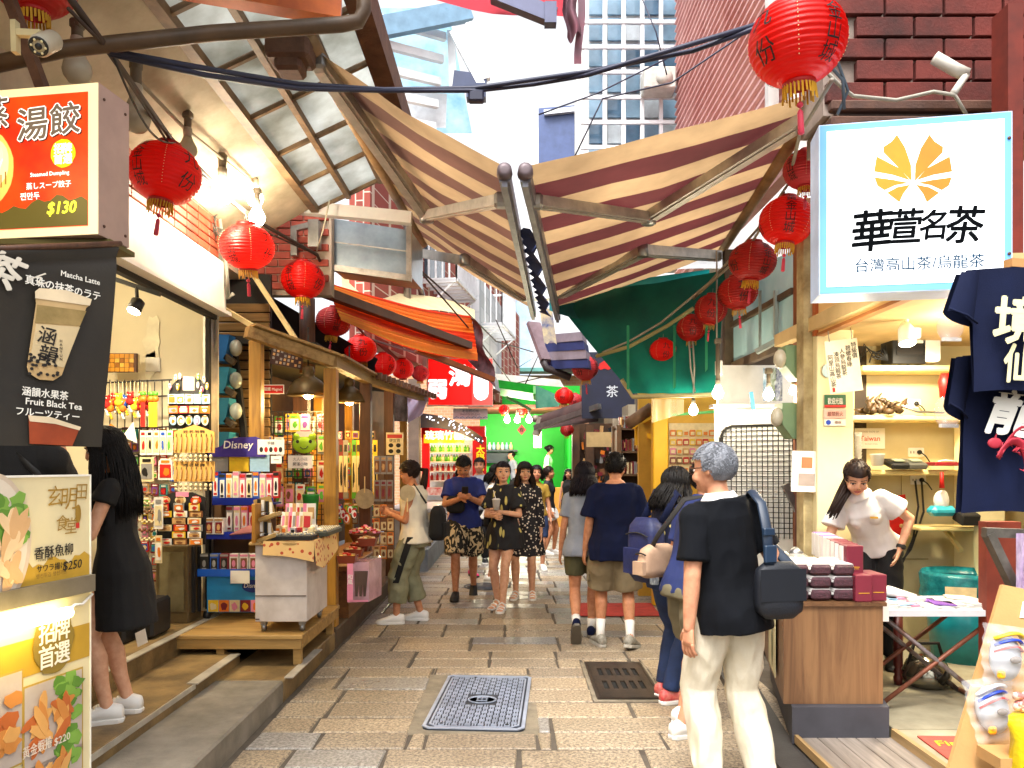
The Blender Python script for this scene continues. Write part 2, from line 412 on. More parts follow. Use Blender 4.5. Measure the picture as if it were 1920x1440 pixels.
for sx in (-1, 1): m.box((sx * .213, 0, .003), (.02, .95, .011)); m.box((0, sx * .463, .003), (.406, .02, .011))
m.build('frame', DI, dr)
m = M(); m.lathe([(.3, .001), (.3, .009), (.27, .009), (.27, .001)], (-.33, 10, 0), 28); m.lathe([(.26, .001), (.26, .006)], (-.33, 10, 0), 28)
m.build('round_manhole_cover', IRON, None, 'round iron manhole cover further down the lane behind the walkers', 'manhole cover')
m = M(); m.grid(lambda u, v: (.7 + .85 * u + .03 * v, 8.0 + .75 * v, .012 + .002 * math.sin(9 * u)), 6, 4); m.grid(lambda u, v: (.7 + .85 * u + .03 * v, 8.0 + .75 * (1 - v), .006), 2, 2)
m.build('floor_mat', mat('#b8352b', .85, col2='#8e2620', vs=14, bump=.4), None, 'worn red mat lying flat in the middle of the lane', 'mat')
# ------------------------------------------------ left steps
TREAD = mat('#9a7f52', .5, col2='#4f3f28', vs=4, bump=.2, bs=60); NOSE = mat('#c9c3b6', .4, .4, var=.2)
m = M()
m.box((-1.76, 3.0, .02), (.46, 4.3, .24), b=.012); m.build('concrete_step', CONC, kind='structure')
m = M(); m.box((-1.76, 5.9, .02), (.46, 1.5, .236), b=.006); m.build('wooden_step_low', TREAD, kind='structure')
m = M(); m.box((-1.51, 5.6, .142), (.06, .8, .008)); m.build('step_nosing', NOSE, kind='structure')
m = M(); m.box((-2.2, 3.3, .09), (.44, 4.6, .26), b=.008); m.build('wooden_step', TREAD, kind='structure')
m = M(); m.box((-1.985, 5.15, .222), (.07, .75, .008)); m.box((-1.979, 3.3, .2), (.01, 3.0, .03)); m.build('tread_nosing', NOSE, kind='structure')
m = M(); m.box((-3.7, 5.0, .17), (2.6, 8, .38), b=.006); m.build('shop_floor_left', TREAD, kind='structure')
m = M(); m.box((-2.41, 4.5, .362), (.06, 4, .008)); m.build('floor_nosing', NOSE, kind='structure')
m = M(); m.box((-2.6, 9.0, .07), (2.16, 4.7, .18), b=.01); m.build('plinth_left', mat('#5c4a36', .75, col2='#3b2d20', vs=5, bump=.3), kind='structure')
m = M(); m.box((-2.3, 13.2, .15), (2.1, 3.6, .36), b=.012); m.build('concrete_ledge', mat('#8d97a0', .7, col2='#6a737c', vs=4, bump=.2), kind='structure')
# platform under the cart
pf = thing('wooden_platform', 'low wooden platform on short legs carrying the white cart', 'platform')
PW = mat('#b08c50', .55, col2='#7c5c2d', kind='wood', vs=3, axis=0)
m = M(); m.box((-1.975, 6.1, .345), (.95, 1.2, .03), b=.004); m.build('deck', PW, pf)
m = M(); m.box((-1.975, 5.52, .295), (.93, .025, .065)); m.box((-1.52, 6.11, .295), (.025, 1.15, .065)); m.build('apron', PW, pf)
for x, y in ((-2.1, 5.56), (-1.55, 5.57), (-1.55, 6.55)):
    m = M(); m.box((x, y, .21), (.055, .055, .14 - .002)); m.build('leg', PW, pf)
# ------------------------------------------------ right steps and platforms
SLATE = mat('#3d3a38', .55, col2='#262322', vs=5, bump=.15); PLANK = mat('#8b8076', .5, col2='#5e544a', kind='wood', vs=3.5, axis=1); EDGE = mat('#a88a5e', .5, col2='#7c6239', kind='wood', vs=3, axis=1)
def foot(m, pts, z0, z1, mi=0):
    n = len(pts); m.loft([[(x, y, z0) for x, y in pts], [(x, y, z1) for x, y in pts]], mi, False)
m = M(); foot(m, [(1.36, 1.5), (1.58, 1.5), (1.56, 4.3), (2.1, 8.2), (1.86, 8.2), (1.36, 4.3)], -.03, .05); m.build('dark_kerb', SLATE, kind='structure')
sp = M(); sp.box((1.6, 1.5, .0), (.05, .1, .02)); FLOORR = sp.build('shop_step', SLATE, kind='structure')
for k in range(5):
    m = M(); x0 = 1.565 + k * .105; m.box((x0 + .052, 3.2, .075), (.101, 2.02, .03), b=.003); m.build('plank', PLANK, FLOORR)
m = M(); m.bar((1.553, 2.2, .085), (1.553, 4.2, .085), .022, .045); m.build('edge_trim', EDGE, FLOORR)
m = M(); m.box((2.99, 5.6, .08), (1.78, 2.75, .1)); foot(m, [(2.1, 2.0), (3.9, 2.0), (3.9, 4.22), (2.1, 4.22)], .02, .128); m.build('shop_floor_right', mat('#a39a80', .6, col2='#7b725c', vs=4, bump=.1), kind='structure')
m = M(); m.bar((2.085, 2.1, .105), (2.085, 4.2, .105), .03, .07); m.build('floor_trim', EDGE, kind='structure')
# ================================================================ buildings round the lane
BRICKR = mat('#9a4436', .8, col2='#c9b9a8', kind='brick', vs=2.2, bump=.1, axis=0); BRICKP = mat('#c98e66', .8, col2='#b9a58c', kind='brick', vs=2.6, axis=1)
TILE = mat('#b2563b', .45, col2='#8c3d29', vs=5, bump=.1); GROUT = mat('#b7a793', .9, var=.1); WALLW = mat('#d9d4c8', .8, var=.12, vs=1.5)
def bricks(parent, o, dx, dz, nx, nz, w, h, t, m, off=.5, name='brick', gap=.01, rnd=.004):
    "single bricks laid proud of the wall they belong to, sharing a few meshes"
    dx = Vector(dx); n = dx.cross(Vector(dz)); o = Vector(o); ms = []
    for q in range(3):
        k = M(); k.box((0, 0, 0), (w - gap, t, h - gap), b=.004); ms.append(k.mesh(name, m))
    ang = math.atan2(dx.y, dx.x)
    for j in range(nz):
        for i in range(nx):
            p = o + dx * ((i + .5 + (off if j % 2 else 0)) * w) + Vector(dz) * ((j + .5) * h)
            b = put(name, ms[R_.randrange(3)], parent); b.location = p + n * R_.uniform(0, rnd); b.rotation_euler[2] = ang
# left building with the souvenir shop
LB = thing('shop_building', 'brick shop building with a cream lit room behind the steamed dumpling lightbox', 'building')
m = M(); m.box((-2.62, 3.8, 5.6), (.3, 7.2, 4.6)); m.box((-2.6, 3.0, 1.6), (.2, 2.2, 3.4)); m.build('facade_wall', GROUT, LB)
m = M(); m.box((-4.62, 4.6, 1.9), (.1, 3.9, 3.6)); m.box((-3.55, 6.5, 1.9), (2.1, .12, 3.6)); m.box((-3.6, 2.7, 1.9), (2.0, .12, 3.6)); m.box((-3.55, 4.6, 3.36), (2.1, 3.7, .1)); m.build('interior_wall', mat('#e2d8bc', .75, var=.06, vs=1.5), LB)
bricks(LB, (-2.455, 4.3, 3.3), (0, 1, 0), (0, 0, 1), 10, 9, .21, .062, .03, TILE, off=0, name='wall_tile')
m = M(); m.box((-2.43, 5.2, 3.06), (.07, 2.5, .42), b=.01); m.box((-2.4, 5.2, 2.84), (.1, 2.5, .03)); m.build('fascia', WHITE, LB)
m = M(); m.box((-2.525, 6.44, 1.85), (.07, .14, 2.9)); m.build('door_post', ALU, LB)
m = M(); m.box((-2.5, 6.33, 1.6), (.03, .05, 2.4)); m.box((-2.48, 5.2, 2.81), (.05, 2.4, .04)); m.build('shutter_rail', DARK, LB)
m = M(); m.box((-3.0, 6.425, 2.42), (.12, .02, .12), b=.006); m.build('outlet_box', WHITE, LB)
m = M(); fr = Frame(P(275, 640, 6.425), (1, 0, 0), (0, 0, 1)); m.disc(fr, .05, 0, .07, .2, .006, wob=.35, n=16); m.disc(fr, .03, -.2, .05, .12, .006, wob=.35, n=14); m.build('peeling_patch', mat('#f0e6cc', .8), LB)
m = M(); fr = Frame(P(225, 680, 6.2), (1, 0, 0), (0, 0, 1)); m.rect(fr, 0, 0, .27, .14, .05); m.build('wall_shelf', CREAM, LB)
WB = thing('tile_panel', 'small panel of amber and brown tiles standing on the wall ledge in the souvenir shop', 'tile panel')
m = M(); fr = Frame(P(226, 680, 6.12), (1, 0, 0), (0, 0, 1)); m.rect(fr, 0, 0, .25, .15, .03); m.build('frame', BROWN, WB)
AMB = [mat('#c98a2a', .3), mat('#8f5a1a', .3), mat('#e0ae4a', .3)]
for i in range(6):
    for j in range(4):
        m = M(); m.rect(fr, -.1 + i * .038, -.055 + j * .036, .034, .032, .006, 0, .006); m.build('tile', AMB[(i * 3 + j * 5 + i * j) % 3], WB)
# sloping concrete canopy over the left shop, then a dirty glazed lean-to roof
CAN = mat('#cdc1a6', .8, col2='#93856a', vs=2.4, bump=.12)
m = M(); m.loft([[(-2.47, y, 3.6), (-1.86, y, 3.95), (-1.86, y, 4.08), (-2.47, y, 3.74)] for y in (1.8, 7.1)], 0, False)
CP = m.build('canopy_slab', CAN, None, 'pale stained concrete canopy with bulbs under it above the souvenir shop', 'canopy')
GR = thing('glazed_roof', 'lean-to roof of dirty translucent panels in a rusty frame beside the concrete canopy', 'roof')
PAN = mat('#e6eae9', .5, col2='#8c8d82', vs=1.7, trans=.75, bump=.05); FRM = mat('#8d7352', .6, col2='#5c4630', vs=7)
i0, o0 = Vector((-1.83, 0, 3.97)), Vector((-.93, 0, 4.4)); ys = [2.2 + .62 * k for k in range(9)]
for a, b in zip(ys[:-1], ys[1:]):
    for t in range(3):
        p = i0.lerp(o0, t / 3 + .01); q = i0.lerp(o0, (t + 1) / 3 - .01); m = M()
        m.loft([[(p.x, yy, p.z), (q.x, yy, q.z), (q.x, yy, q.z + .008), (p.x, yy, p.z + .008)] for yy in (a + .02, b - .02)], 0, False); m.build('roof_panel', PAN, GR)
for t in range(4):
    p = i0.lerp(o0, t / 3); m = M(); m.bar((p.x, 2.2, p.z - .015), (p.x, 7.2, p.z - .015), .045 if 0 < t < 3 else .07, .06); m.build('rafter', FRM, GR)
for y in ys:
    m = M(); m.bar((i0.x, y, i0.z - .008), (o0.x, y, o0.z - .008), .03, .045); m.build('purlin', FRM, GR)
m = M(); m.bar((-.9, 2.0, 4.36), (-.9, 7.3, 4.36), .14, .2); m.build('edge_beam', RUST, GR)
m = M(); m.bar(P(440, 378, 7.2), P(772, 410, 7.2), .1, .11); m.build('cross_beam', WHITE, None, 'white steel beam crossing under the end of the glazed roof', 'beam')
# red brick end wall beyond the canopy, single bricks
m = M(); m.box((-2.35, 7.62, 3.75), (1.15, .12, 1.0)); EW = m.build('brick_wall', GROUT, None, 'red brick end wall under the white crossing beam', 'wall')
bricks(EW, (-2.92, 7.55, 3.3), (1, 0, 0), (0, 0, 1), 4, 11, .25, .075, .03, mat('#b0503c', .8, col2='#8a3a2b', vs=6, bump=.2), name='brick')
# upper left building deeper in the lane, with barred balconies
def wallseg(name, p0, p1, z0, z1, t, m, **kw):
    p0, p1 = Vector((*p0, 0)), Vector((*p1, 0)); k = M(); c = (p0 + p1) / 2
    k.bar((p0.x, p0.y, (z0 + z1) / 2), (p1.x, p1.y, (z0 + z1) / 2), t, z1 - z0); return k.build(name, m, **kw)
UB = thing('upper_building', 'red brick upper storeys with white barred balconies over the middle of the lane', 'building')
wallseg('wall', (-2.1, 10.6), (.1, 25), 3.3, 6.4, .3, BRICKR, parent=UB)
wallseg('white_panel', (-.9, 17.2), (-.45, 20.5), 3.5, 5.8, .34, mat('#c7cbd0', .7, col2='#aab0b6', kind='brick', vs=1.4, axis=0), parent=UB)
WM = mat('#dfe2e6', .45, .2, var=.08)
def cage(y0, y1, z0, z1, dep, nm):
    t0, t1 = (y0 - 10.6) / 14.4, (y1 - 10.6) / 14.4; a = Vector((-2.1 + 2.2 * t0 + .16, y0, 0)); b = Vector((-2.1 + 2.2 * t1 + .16, y1, 0)); n = Vector((.989, -.15, 0))
    m = M(); A, B = a + n * dep, b + n * dep
    for z in (z0, z1):
        for p, q in ((a, A), (A, B), (B, b)): m.bar((p.x, p.y, z), (q.x, q.y, z), .05)
    for p, q, k in ((a, A, 5), (A, B, 12)):
        for i in range(k + 1):
            c = p.lerp(q, i / k); m.bar((c.x, c.y, z0), (c.x, c.y, z1), .028)
    for i in range(7):
        c, d = a.lerp(b, i / 6), A.lerp(B, i / 6); m.bar((c.x, c.y, z0 - .03), (d.x, d.y, z0 - .03), .05)
    for p, q in ((a, A), (b, B)): m.bar((p.x, p.y, z0 - .55), (q.x, q.y, z0), .03)
    m.build('balcony_cage', WM, UB)
    m = M(); c = (a + b) / 2; m.box((c.x + .02, c.y, (z0 + z1) / 2), (.06, (y1 - y0) * .8, (z1 - z0) * .85), R=rotz(-8.7)); m.build('balcony_window', mat('#5d6a78', .15, var=.2), UB)
cage(13.2, 14.8, 4.75, 5.75, .6, 'a'); cage(17.6, 19.6, 4.8, 5.9, .65, 'b')
m = M(); m.tube([(-1.62, 11.9, 3.4), (-1.62, 11.9, 6.3)], .06); m.tube([(-1.5, 12.1, 4.6), (-1.45, 12.9, 4.2), (-1.4, 13, 3.4)], .05); m.build('drain_pipe', STEEL, UB)
# galvanised duct box over the lane
m = M(); m.loft([[P(612, 408, 7.7), P(770, 432, 7.7), P(770, 518, 7.7), P(612, 496, 7.7)], [P(612, 408, 7.7) + Vector((.05, .6, .05)), P(770, 432, 7.7) + Vector((.05, .6, 0)), P(770, 518, 7.7) + Vector((.05, .6, 0)), P(612, 496, 7.7) + Vector((.05, .6, .0))]], 0, False)
DB = m.build('vent_duct', mat('#a9b6bf', .3, .7, col2='#7d8b95', vs=3), None, 'galvanised sheet metal duct box hung above the striped lanterns on the left', 'duct')
m = M(); m.bar(P(606, 500, 7.66), P(772, 523, 7.66), .06); m.bar(P(767, 425, 7.66), P(767, 520, 7.66), .05); m.bar(P(612, 452, 7.68), P(768, 472, 7.68), .012); m.build('angle_frame', ALU, DB)
m = M(); m.bar(P(548, 430, 7.45), P(600, 418, 7.45), .05); m.bar(P(552, 425, 7.45), P(552, 480, 7.45), .06); m.box(P(590, 440, 7.4), (.1, .12, .26)); m.build('bracket_arm', STEEL, None, 'grey steel bracket bolted to the brick end wall', 'bracket')
# high lean-to in the sky gap, left
LT = thing('rooftop_shelter', 'white steel rooftop shelter with blue glare painted on its sheets high against the sky', 'roof shelter')
BL = mat('#bfe0ee', .4, col2='#7fb6d4', vs=3, trans=.5); WST = mat('#e9eef2', .5, var=.05)  # bluish tint of overexposure put into the sheet colour
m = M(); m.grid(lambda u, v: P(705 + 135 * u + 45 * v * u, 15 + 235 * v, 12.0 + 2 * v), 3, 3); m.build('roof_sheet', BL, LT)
for i in range(5):
    m = M(); m.bar(P(712, 35 + i * 46, 11.8), P(835 - i * 5, 70 + i * 42, 12.4), .09, .12); m.build('rafter', WST, LT)
for a, b in (((845, 40, 12.4), (850, 170, 12.4)), ((850, 60, 12), (905, 165, 12)), ((880, 45, 12), (912, 150, 12))):
    m = M(); m.bar(P(*a), P(*b), .12); m.build('strut', WST, LT)
m = M(); m.bar(P(700, 55, 11.7), P(880, 20, 12.2), .14, .3); m.build('front_beam', mat('#6f93ad', .5), LT)  # the beam colour carries the same bluish overexposure
m = M(); m.bar(P(850, 150, 12), P(912, 158, 12), .1, .26); m.box(P(893, 174, 12), (.3, .2, .22)); m.build('lamp_bracket', mat('#2e3a5c', .5), LT)
m = M(); m.loft([[P(x, y, Y) for x, y in ((745, 170), (838, 176), (836, 240), (775, 238))] for Y in (12.6, 13.2)], 0, False); m.build('parapet', mat('#dfe5ea', .7), LT)
# right: white building with barred windows, ribbed pink siding
RW = thing('window_building', 'white building with a tall grid of barred windows high on the right', 'building')
GP = mat('#8fb0c8', .12, var=.25, vs=1.2); GP2 = mat('#c3cdd2', .3, var=.2, vs=3); GP3 = mat('#56728a', .1, var=.3, vs=2)
m = M(); m.box((3.1, 12.75, 7.6), (4.1, .3, 5.6)); m.build('wall', mat('#dfe1df', .8, var=.06), RW)
for i in range(5):
    for j in range(9):
        m = M(); m.box((1.38 + i * .3, 12.56, 5.75 + j * .42), (.24, .04, .36)); m.build('window_pane', R_.choice((GP, GP, GP2, GP3)), RW)
m = M()
for i in range(7): m.bar((1.18 + i * .3 - .0, 12.3, 5.3), (1.18 + i * .3, 12.3, 9.4), .06)
for j in range(11): m.bar((1.1, 12.28, 5.45 + j * .4), (3.0, 12.28, 5.45 + j * .4), .055)
m.build('window_grille', WM, RW)
m = M(); m.bar((2.0, 11.9, 5.3), (2.9, 11.6, 6.8), .07); m.build('brace', WM, RW)
for x, z in ((1.7, 6.35), (2.3, 7.6)):
    m = M(); m.box((x, 12.1, z), (.5, .36, .34), b=.02); m.lathe([(.13, 0), (.13, .02), (.02, .03)], (x + .06, 11.92, z), 16, axis=(0, -1, 0)); m.build('air_conditioner', mat('#cfcdc6', .5, col2='#a9a69c', vs=6), RW)
RS = thing('ribbed_siding_wall', 'pinkish red ribbed metal siding wall high on the right', 'wall')
m = M(); prof = []
for k in range(46):
    z = 4.4 + k * .12; prof += [(2.62, z), (2.62, z + .07), (2.58, z + .085), (2.58, z + .11)]
m.loft([[(x, y, z) for x, z in prof] + [(2.75, y, 9.9), (2.75, y, 4.4)] for y in (6.6, 12.2)], 0, False); m.build('siding', mat('#d9b0ac', .5, col2='#c08580', vs=2), RS)
m = M(); m.bar((2.5, 7.4, 4.4), (2.5, 7.4, 9), .1); m.bar((2.52, 6.8, 4.2), (2.52, 6.8, 8), .16); m.build('corner_post', mat('#d9d7d2', .5, .2), RS)
m = M(); m.box((1.05, 17.3, 7.2), (1.5, .3, 3.8)); DW = m.build('far_facade', mat('#e4e6e8', .8), None, 'white far facade with a dark doorway seen in the sky gap', 'building')
m = M(); m.loft([[P(x, y, Y) for x, y in ((1010, 203), (1094, 196), (1094, 310), (1010, 318))] for Y in (17.1, 17.16)], 0, False); m.build('doorway', mat('#4a5a86', .5), DW)
m = M(); m.bar(P(1020, 212, 17.05), P(1094, 204, 17.05), .1); m.build('lintel', WM, DW)
# closing end of the lane
m = M(); m.box((1.6, 26.5, 2.2), (12, .4, 4.9)); EB = m.build('end_building', BRICKP, None, 'peach brick building closing the far end of the lane', 'building')
m = M(); m.box((.9, 25.9, 4.75), (3.4, .8, .12)); m.build('eave', mat('#6aa8a0', .5), EB)
m = M(); m.box((-.05, 26.2, 6), (.12, .12, 4.6)); m.box((.35, 26.6, 6.2), (.6, .2, 3.6)); m.build('upper_wall', mat('#a9c0d8', .6), EB)
# right-hand side walls behind the stalls
wallseg('side_wall', (2.95, 6.4), (2.3, 22), 0, 3.7, .2, mat('#4a3c2c', .85, col2='#2b2219', vs=2), label='dark side wall behind the stalls on the right of the lane', cat='wall')
wallseg('left_back_wall', (-3.5, 6.6), (-2.6, 16), 0, 3.3, .2, mat('#6d4f30', .85, col2='#43301d', vs=2), label='brown back wall of the timber souvenir stall', cat='wall')
# right: brick lintel and posts round the tea shop sign
BL2 = thing('brick_lintel', 'dark red brick lintel beam above the tea shop lightbox', 'lintel')
m = M(); m.box((2.7, 4.62, 4.55), (1.8, .34, 1.9)); m.box((2.72, 4.6, 3.54), (1.76, .4, .12)); m.build('core', mat('#a39388', .9, col2='#6d5d54', vs=4, bump=.2), BL2)
bricks(BL2, (1.8, 4.442, 3.66), (1, 0, 0), (0, 0, 1), 5, 7, .34, .125, .06, mat('#74291f', .85, col2='#2e100c', vs=2.2, bump=.4), gap=.016)
m = M(); m.box((2.7, 4.38, 3.5), (1.8, .1, .1), b=.01); m.box((2.7, 4.36, 3.61), (1.8, .06, .06), b=.01); m.build('moulding', mat('#63402f', .8, col2='#3b261e', vs=5, bump=.4), BL2)
m = M(); m.box((2.64, 4.1, 2.75), (.08, .14, 2.5)); m.build('red_post', mat('#7d2a1a', .7, col2='#551a10', vs=6), None, 'red painted post between the tea lightbox and the frame edge', 'post')
wallseg('soffit_panel', (2.2, 5.2), (3.2, 5.2), 2.9, 3.5, .1, mat('#6e3a34', .8, col2='#4a2622', vs=4), label='dark red panel under the brick lintel behind the tea sign', cat='panel')
m = M(); m.loft([[P(1598, 128, 4.9), P(1660, 110, 4.9), P(1602, 190, 4.9)], [P(1598, 128, 5.0), P(1660, 110, 5.0), P(1602, 190, 5.0)]], 0, False); m.build('gusset_panel', mat('#c79a72', .7), None, 'tan triangular panel under the brick lintel', 'panel')
m = M(); m.box((3.42, 3.2, 2.56), (.4, 2.6, 5.1)); m.build('corner_wall', mat('#4f2c22', .85, col2='#2c1813', vs=3, bump=.3), None, 'red brick corner wall at the upper right edge', 'wall')
m = M(); m.tube([P(1752, 108, 4.2), P(1790, 130, 4.2), P(1812, 140, 4.2)], .035, 10); m.tube([P(1812, 140, 4.2), P(1788, 175, 4.1)], .02); m.build('spotlight', mat('#c9c4b8', .5), None, 'small white spotlight clamped under the brick lintel', 'spotlight')
# ================================================================ striped awnings
CRE = mat('#c6a478', .8, col2='#957a58', vs=1.5, trans=.45); MAR = mat('#6a3434', .8, col2='#4c2626', vs=1.5, trans=.4); TAN = mat('#7d5748', .8, col2='#5c4036', vs=1.5, trans=.45)
def awning(lbl, r0, r1, b0, b1, nb, mA, mB, sag):
    t = thing('striped_awning', lbl, 'awning'); r0, r1, b0, b1 = map(Vector, (r0, r1, b0, b1)); m = M()
    def fn(u, v):
        p = r0.lerp(r1, u).lerp(b0.lerp(b1, u), v); p.z -= sag * math.sin(math.pi * v) + .03 * noise.noise(Vector((u * 5, v * 3, nb))) * math.sin(math.pi * v) + .012 * abs(math.sin(u * nb * math.pi)) * math.sin(math.pi * v); return p
    m.grid(fn, nb * 2, 10, mf=lambda i, j: (i // 2) % 2); m.build('canvas', [mA, mB], t)
    m = M(); m.tube([r0 - (r1 - r0) * .02, r1 + (r1 - r0) * .02], .055, 10); m.build('roller', mat('#9c7b52', .6, var=.2), t)
    return t
LR0, LR1, LBr0, LBr1 = P(588, 92, 4.7), P(792, 452, 8.9), P(946, 312, 4.7), P(1000, 580, 8.9)
RR0, RR1, RB0, RB1 = P(1545, 168, 4.7), P(1352, 470, 8.4), P(985, 312, 4.7), P(1046, 585, 8.9)
AL = awning('brown and cream striped awning reaching out from the glazed roof', LR0, LR1, LBr0, LBr1, 15, CRE, TAN, .03)
AR = awning('maroon and cream striped awning reaching out over the tea lightbox side', RR0, RR1, RB0, RB1, 13, CRE, MAR, .02)
AAL = mat('#b9b2a8', .4, .35, var=.15, vs=10)
def arm(par, *pts, w=.07, h=.05):
    for a, b in zip(pts[:-1], pts[1:]):
        m = M(); a, b = Vector(a), Vector(b); m.bar(a, b, w, h); x = (b - a).normalized()
        m.bar(a + Vector((0, 0, -h * .55)), b + Vector((0, 0, -h * .55)), w * .45, .012); m.build('folding_arm', AAL, par)
    for p in pts[1:-1]:
        m = M(); m.lathe([(.045, -.06), (.06, -.05), (.06, .05), (.045, .06)], p, 12); m.build('elbow_joint', STEEL, par)
    for p in (pts[0], pts[-1]):
        m = M(); m.box(p, (.1, .1, .1), b=.02); m.build('arm_bracket', STEEL, par)
arm(AL, P(598, 118, 4.75), P(800, 405, 6.5), P(940, 376, 5.2), w=.1, h=.07); arm(AL, P(788, 474, 8.7), P(872, 488, 7.9), P(982, 556, 8.5), w=.1, h=.09)
arm(AR, P(1525, 215, 4.75), P(1216, 408, 6.1), P(1004, 378, 5.15), w=.1, h=.07); arm(AR, P(1345, 480, 8.1), P(1205, 470, 7.1), P(1052, 550, 8.2), w=.12, h=.09)
for par, a, b in ((AL, LBr0, LBr1), (AR, RB0, RB1)):
    m = M(); a, b = Vector(a), Vector(b); dn = Vector((0, 0, -.05)); m.bar(a + dn, b + dn, .065, .09); m.bar(a + dn * 2.2, b + dn * 2.2, .035, .03); m.build('front_bar', mat('#87868e', .4, .5, col2='#66646c', vs=9), par)
    m = M(); m.lathe([(.02, -.05), (.045, -.045), (.05, .03), (.03, .05)], a + Vector((0, -.01, -.04)), 14, axis=(0, 1, 0)); m.build('end_cap', mat('#6a5c60', .5, .3), par)
m = M(); a, b = (Vector(LBr0) + Vector(RB0)) / 2, (Vector(LBr1) + Vector(RB1)) / 2
pts = []
for k in range(26):
    t = .25 + .72 * k / 25; p = a.lerp(b, t); w = .025 + (.05 if k % 2 else .0); pts.append((p + Vector((-w, 0, -.04)), p + Vector((w, 0, -.05 - .05 * (k % 3)))))
for (p0, p1), (q0, q1) in zip(pts[:-1], pts[1:]): m.add([p0, p1, q1, q0], [(0, 1, 2, 3)])
m.build('torn_strip', mat('#2d3a68', .8), AL)
# red awning and rail at the very top
TR = thing('red_awning', 'red awning with a rail tinted by blue glare cut off by the top of the view', 'awning')
m = M(); m.grid(lambda u, v: Vector(P(690 + 400 * u, -140, 6.4)).lerp(P(700 + 375 * u, -12 + 52 * u, 6.0), v) + Vector((0, 0, .03 * math.sin(8 * u))), 10, 4); m.build('canvas', mat('#c2273c', .8, trans=.4), TR)
m = M(); m.bar(P(925, -12, 5.9), P(1040, 34, 5.9), .09, .12); m.box(P(1032, 28, 5.88), (.09, .09, .16)); m.build('rail', mat('#5d6078', .4, .4), TR)  # blue fringing of the glare put into the rail colour
m = M(); m.grid(lambda u, v: P(1052 + 26 * u + 10 * v + 3 * math.sin(9 * v), -30 + (100 + 12 * math.sin(6 * u)) * v, 5.8 + .08 * math.sin(7 * u)), 8, 8); m.grid(lambda u, v: P(1080 + 14 * u + 4 * math.sin(5 * v), -30 + 150 * v, 5.85), 2, 8); m.build('hanging_flap', mat('#6a5560', .7, col2='#8a4a5a', vs=4, trans=.2), TR)  # purplish fringing put into the flap colour
# orange rail and pipe at top left
m = M(); m.bar(P(210, -52, 3.5), P(640, 22, 3.7), .09, .1); OA = m.build('awning_rail', mat('#c6621a', .4, .3, col2='#8f3d12', vs=5), None, 'orange brown metal rail crossing the top left corner', 'rail')
m = M(); m.tube([P(-60, 132, 3.2), P(120, 92, 3.25), P(400, 62, 3.4), P(640, 46, 3.55), P(672, 40, 3.56), P(682, 20, 3.56), P(684, -60, 3.56)], .034, 12); m.build('brown_pipe', mat('#5d4630', .5, col2='#40301f', vs=6), None, 'brown pipe running across the top left and turning up', 'pipe')
m = M(); m.box(P(545, 100, 4.6), (.26, .2, .13), b=.02); m.box(P(545, 125, 4.6), (.16, .16, .1), b=.02); m.build('awning_mount', RUST, None, 'rusty mounting bracket where the left striped awning begins', 'bracket')
# pleated orange awning further in
OG = thing('orange_awning', 'orange pleated awning with folding arms over the timber stall', 'awning')
c00, c10, c01, c11 = P(608, 528, 8.6), P(884, 596, 12.5), P(640, 600, 8.2), P(896, 672, 11.6)
def fo(u, v):
    p = Vector(c00).lerp(c10, u).lerp(Vector(c01).lerp(c11, u), v); p.z += .045 * math.sin(v * 62) * min(1, u * 2.2 + .2) - .15 * math.sin(math.pi * u) * .5; return p
m = M(); m.grid(fo, 14, 90, mf=lambda i, j: (j // 4) % 2); m.build('canvas', [mat('#e8480a', .7, trans=.6, var=.05), mat('#f5962c', .7, trans=.6, var=.05)], OG)
m = M(); m.grid(lambda u, v: P(882 + 40 * v * (.3 + u) + 5 * math.sin(11 * u), 596 + 80 * u + 45 * u * v + 6 * v, 12.4 - .5 * v), 10, 5); m.build('ragged_edge', mat('#6a4a52', .8, col2='#2c2226', vs=9), OG)
m = M(); m.bar(P(600, 545, 8.1), P(880, 648, 11.4), .1, .1); m.build('folding_arm', mat('#5c3f28', .6), OG)
m = M(); m.bar(P(780, 655, 10.2), P(925, 712, 11.4), .07, .07); m.build('lower_arm', mat('#8a4a22', .6), OG)
m = M(); m.grid(lambda u, v: P(640 + 250 * u, 560 + 40 * u - 42 * v * (1 - .6 * u) + 8 * math.sin(6 * u), 9.6 + 3 * u + v), 12, 4); m.build('cream_cover', mat('#c9b88a', .7), OG)
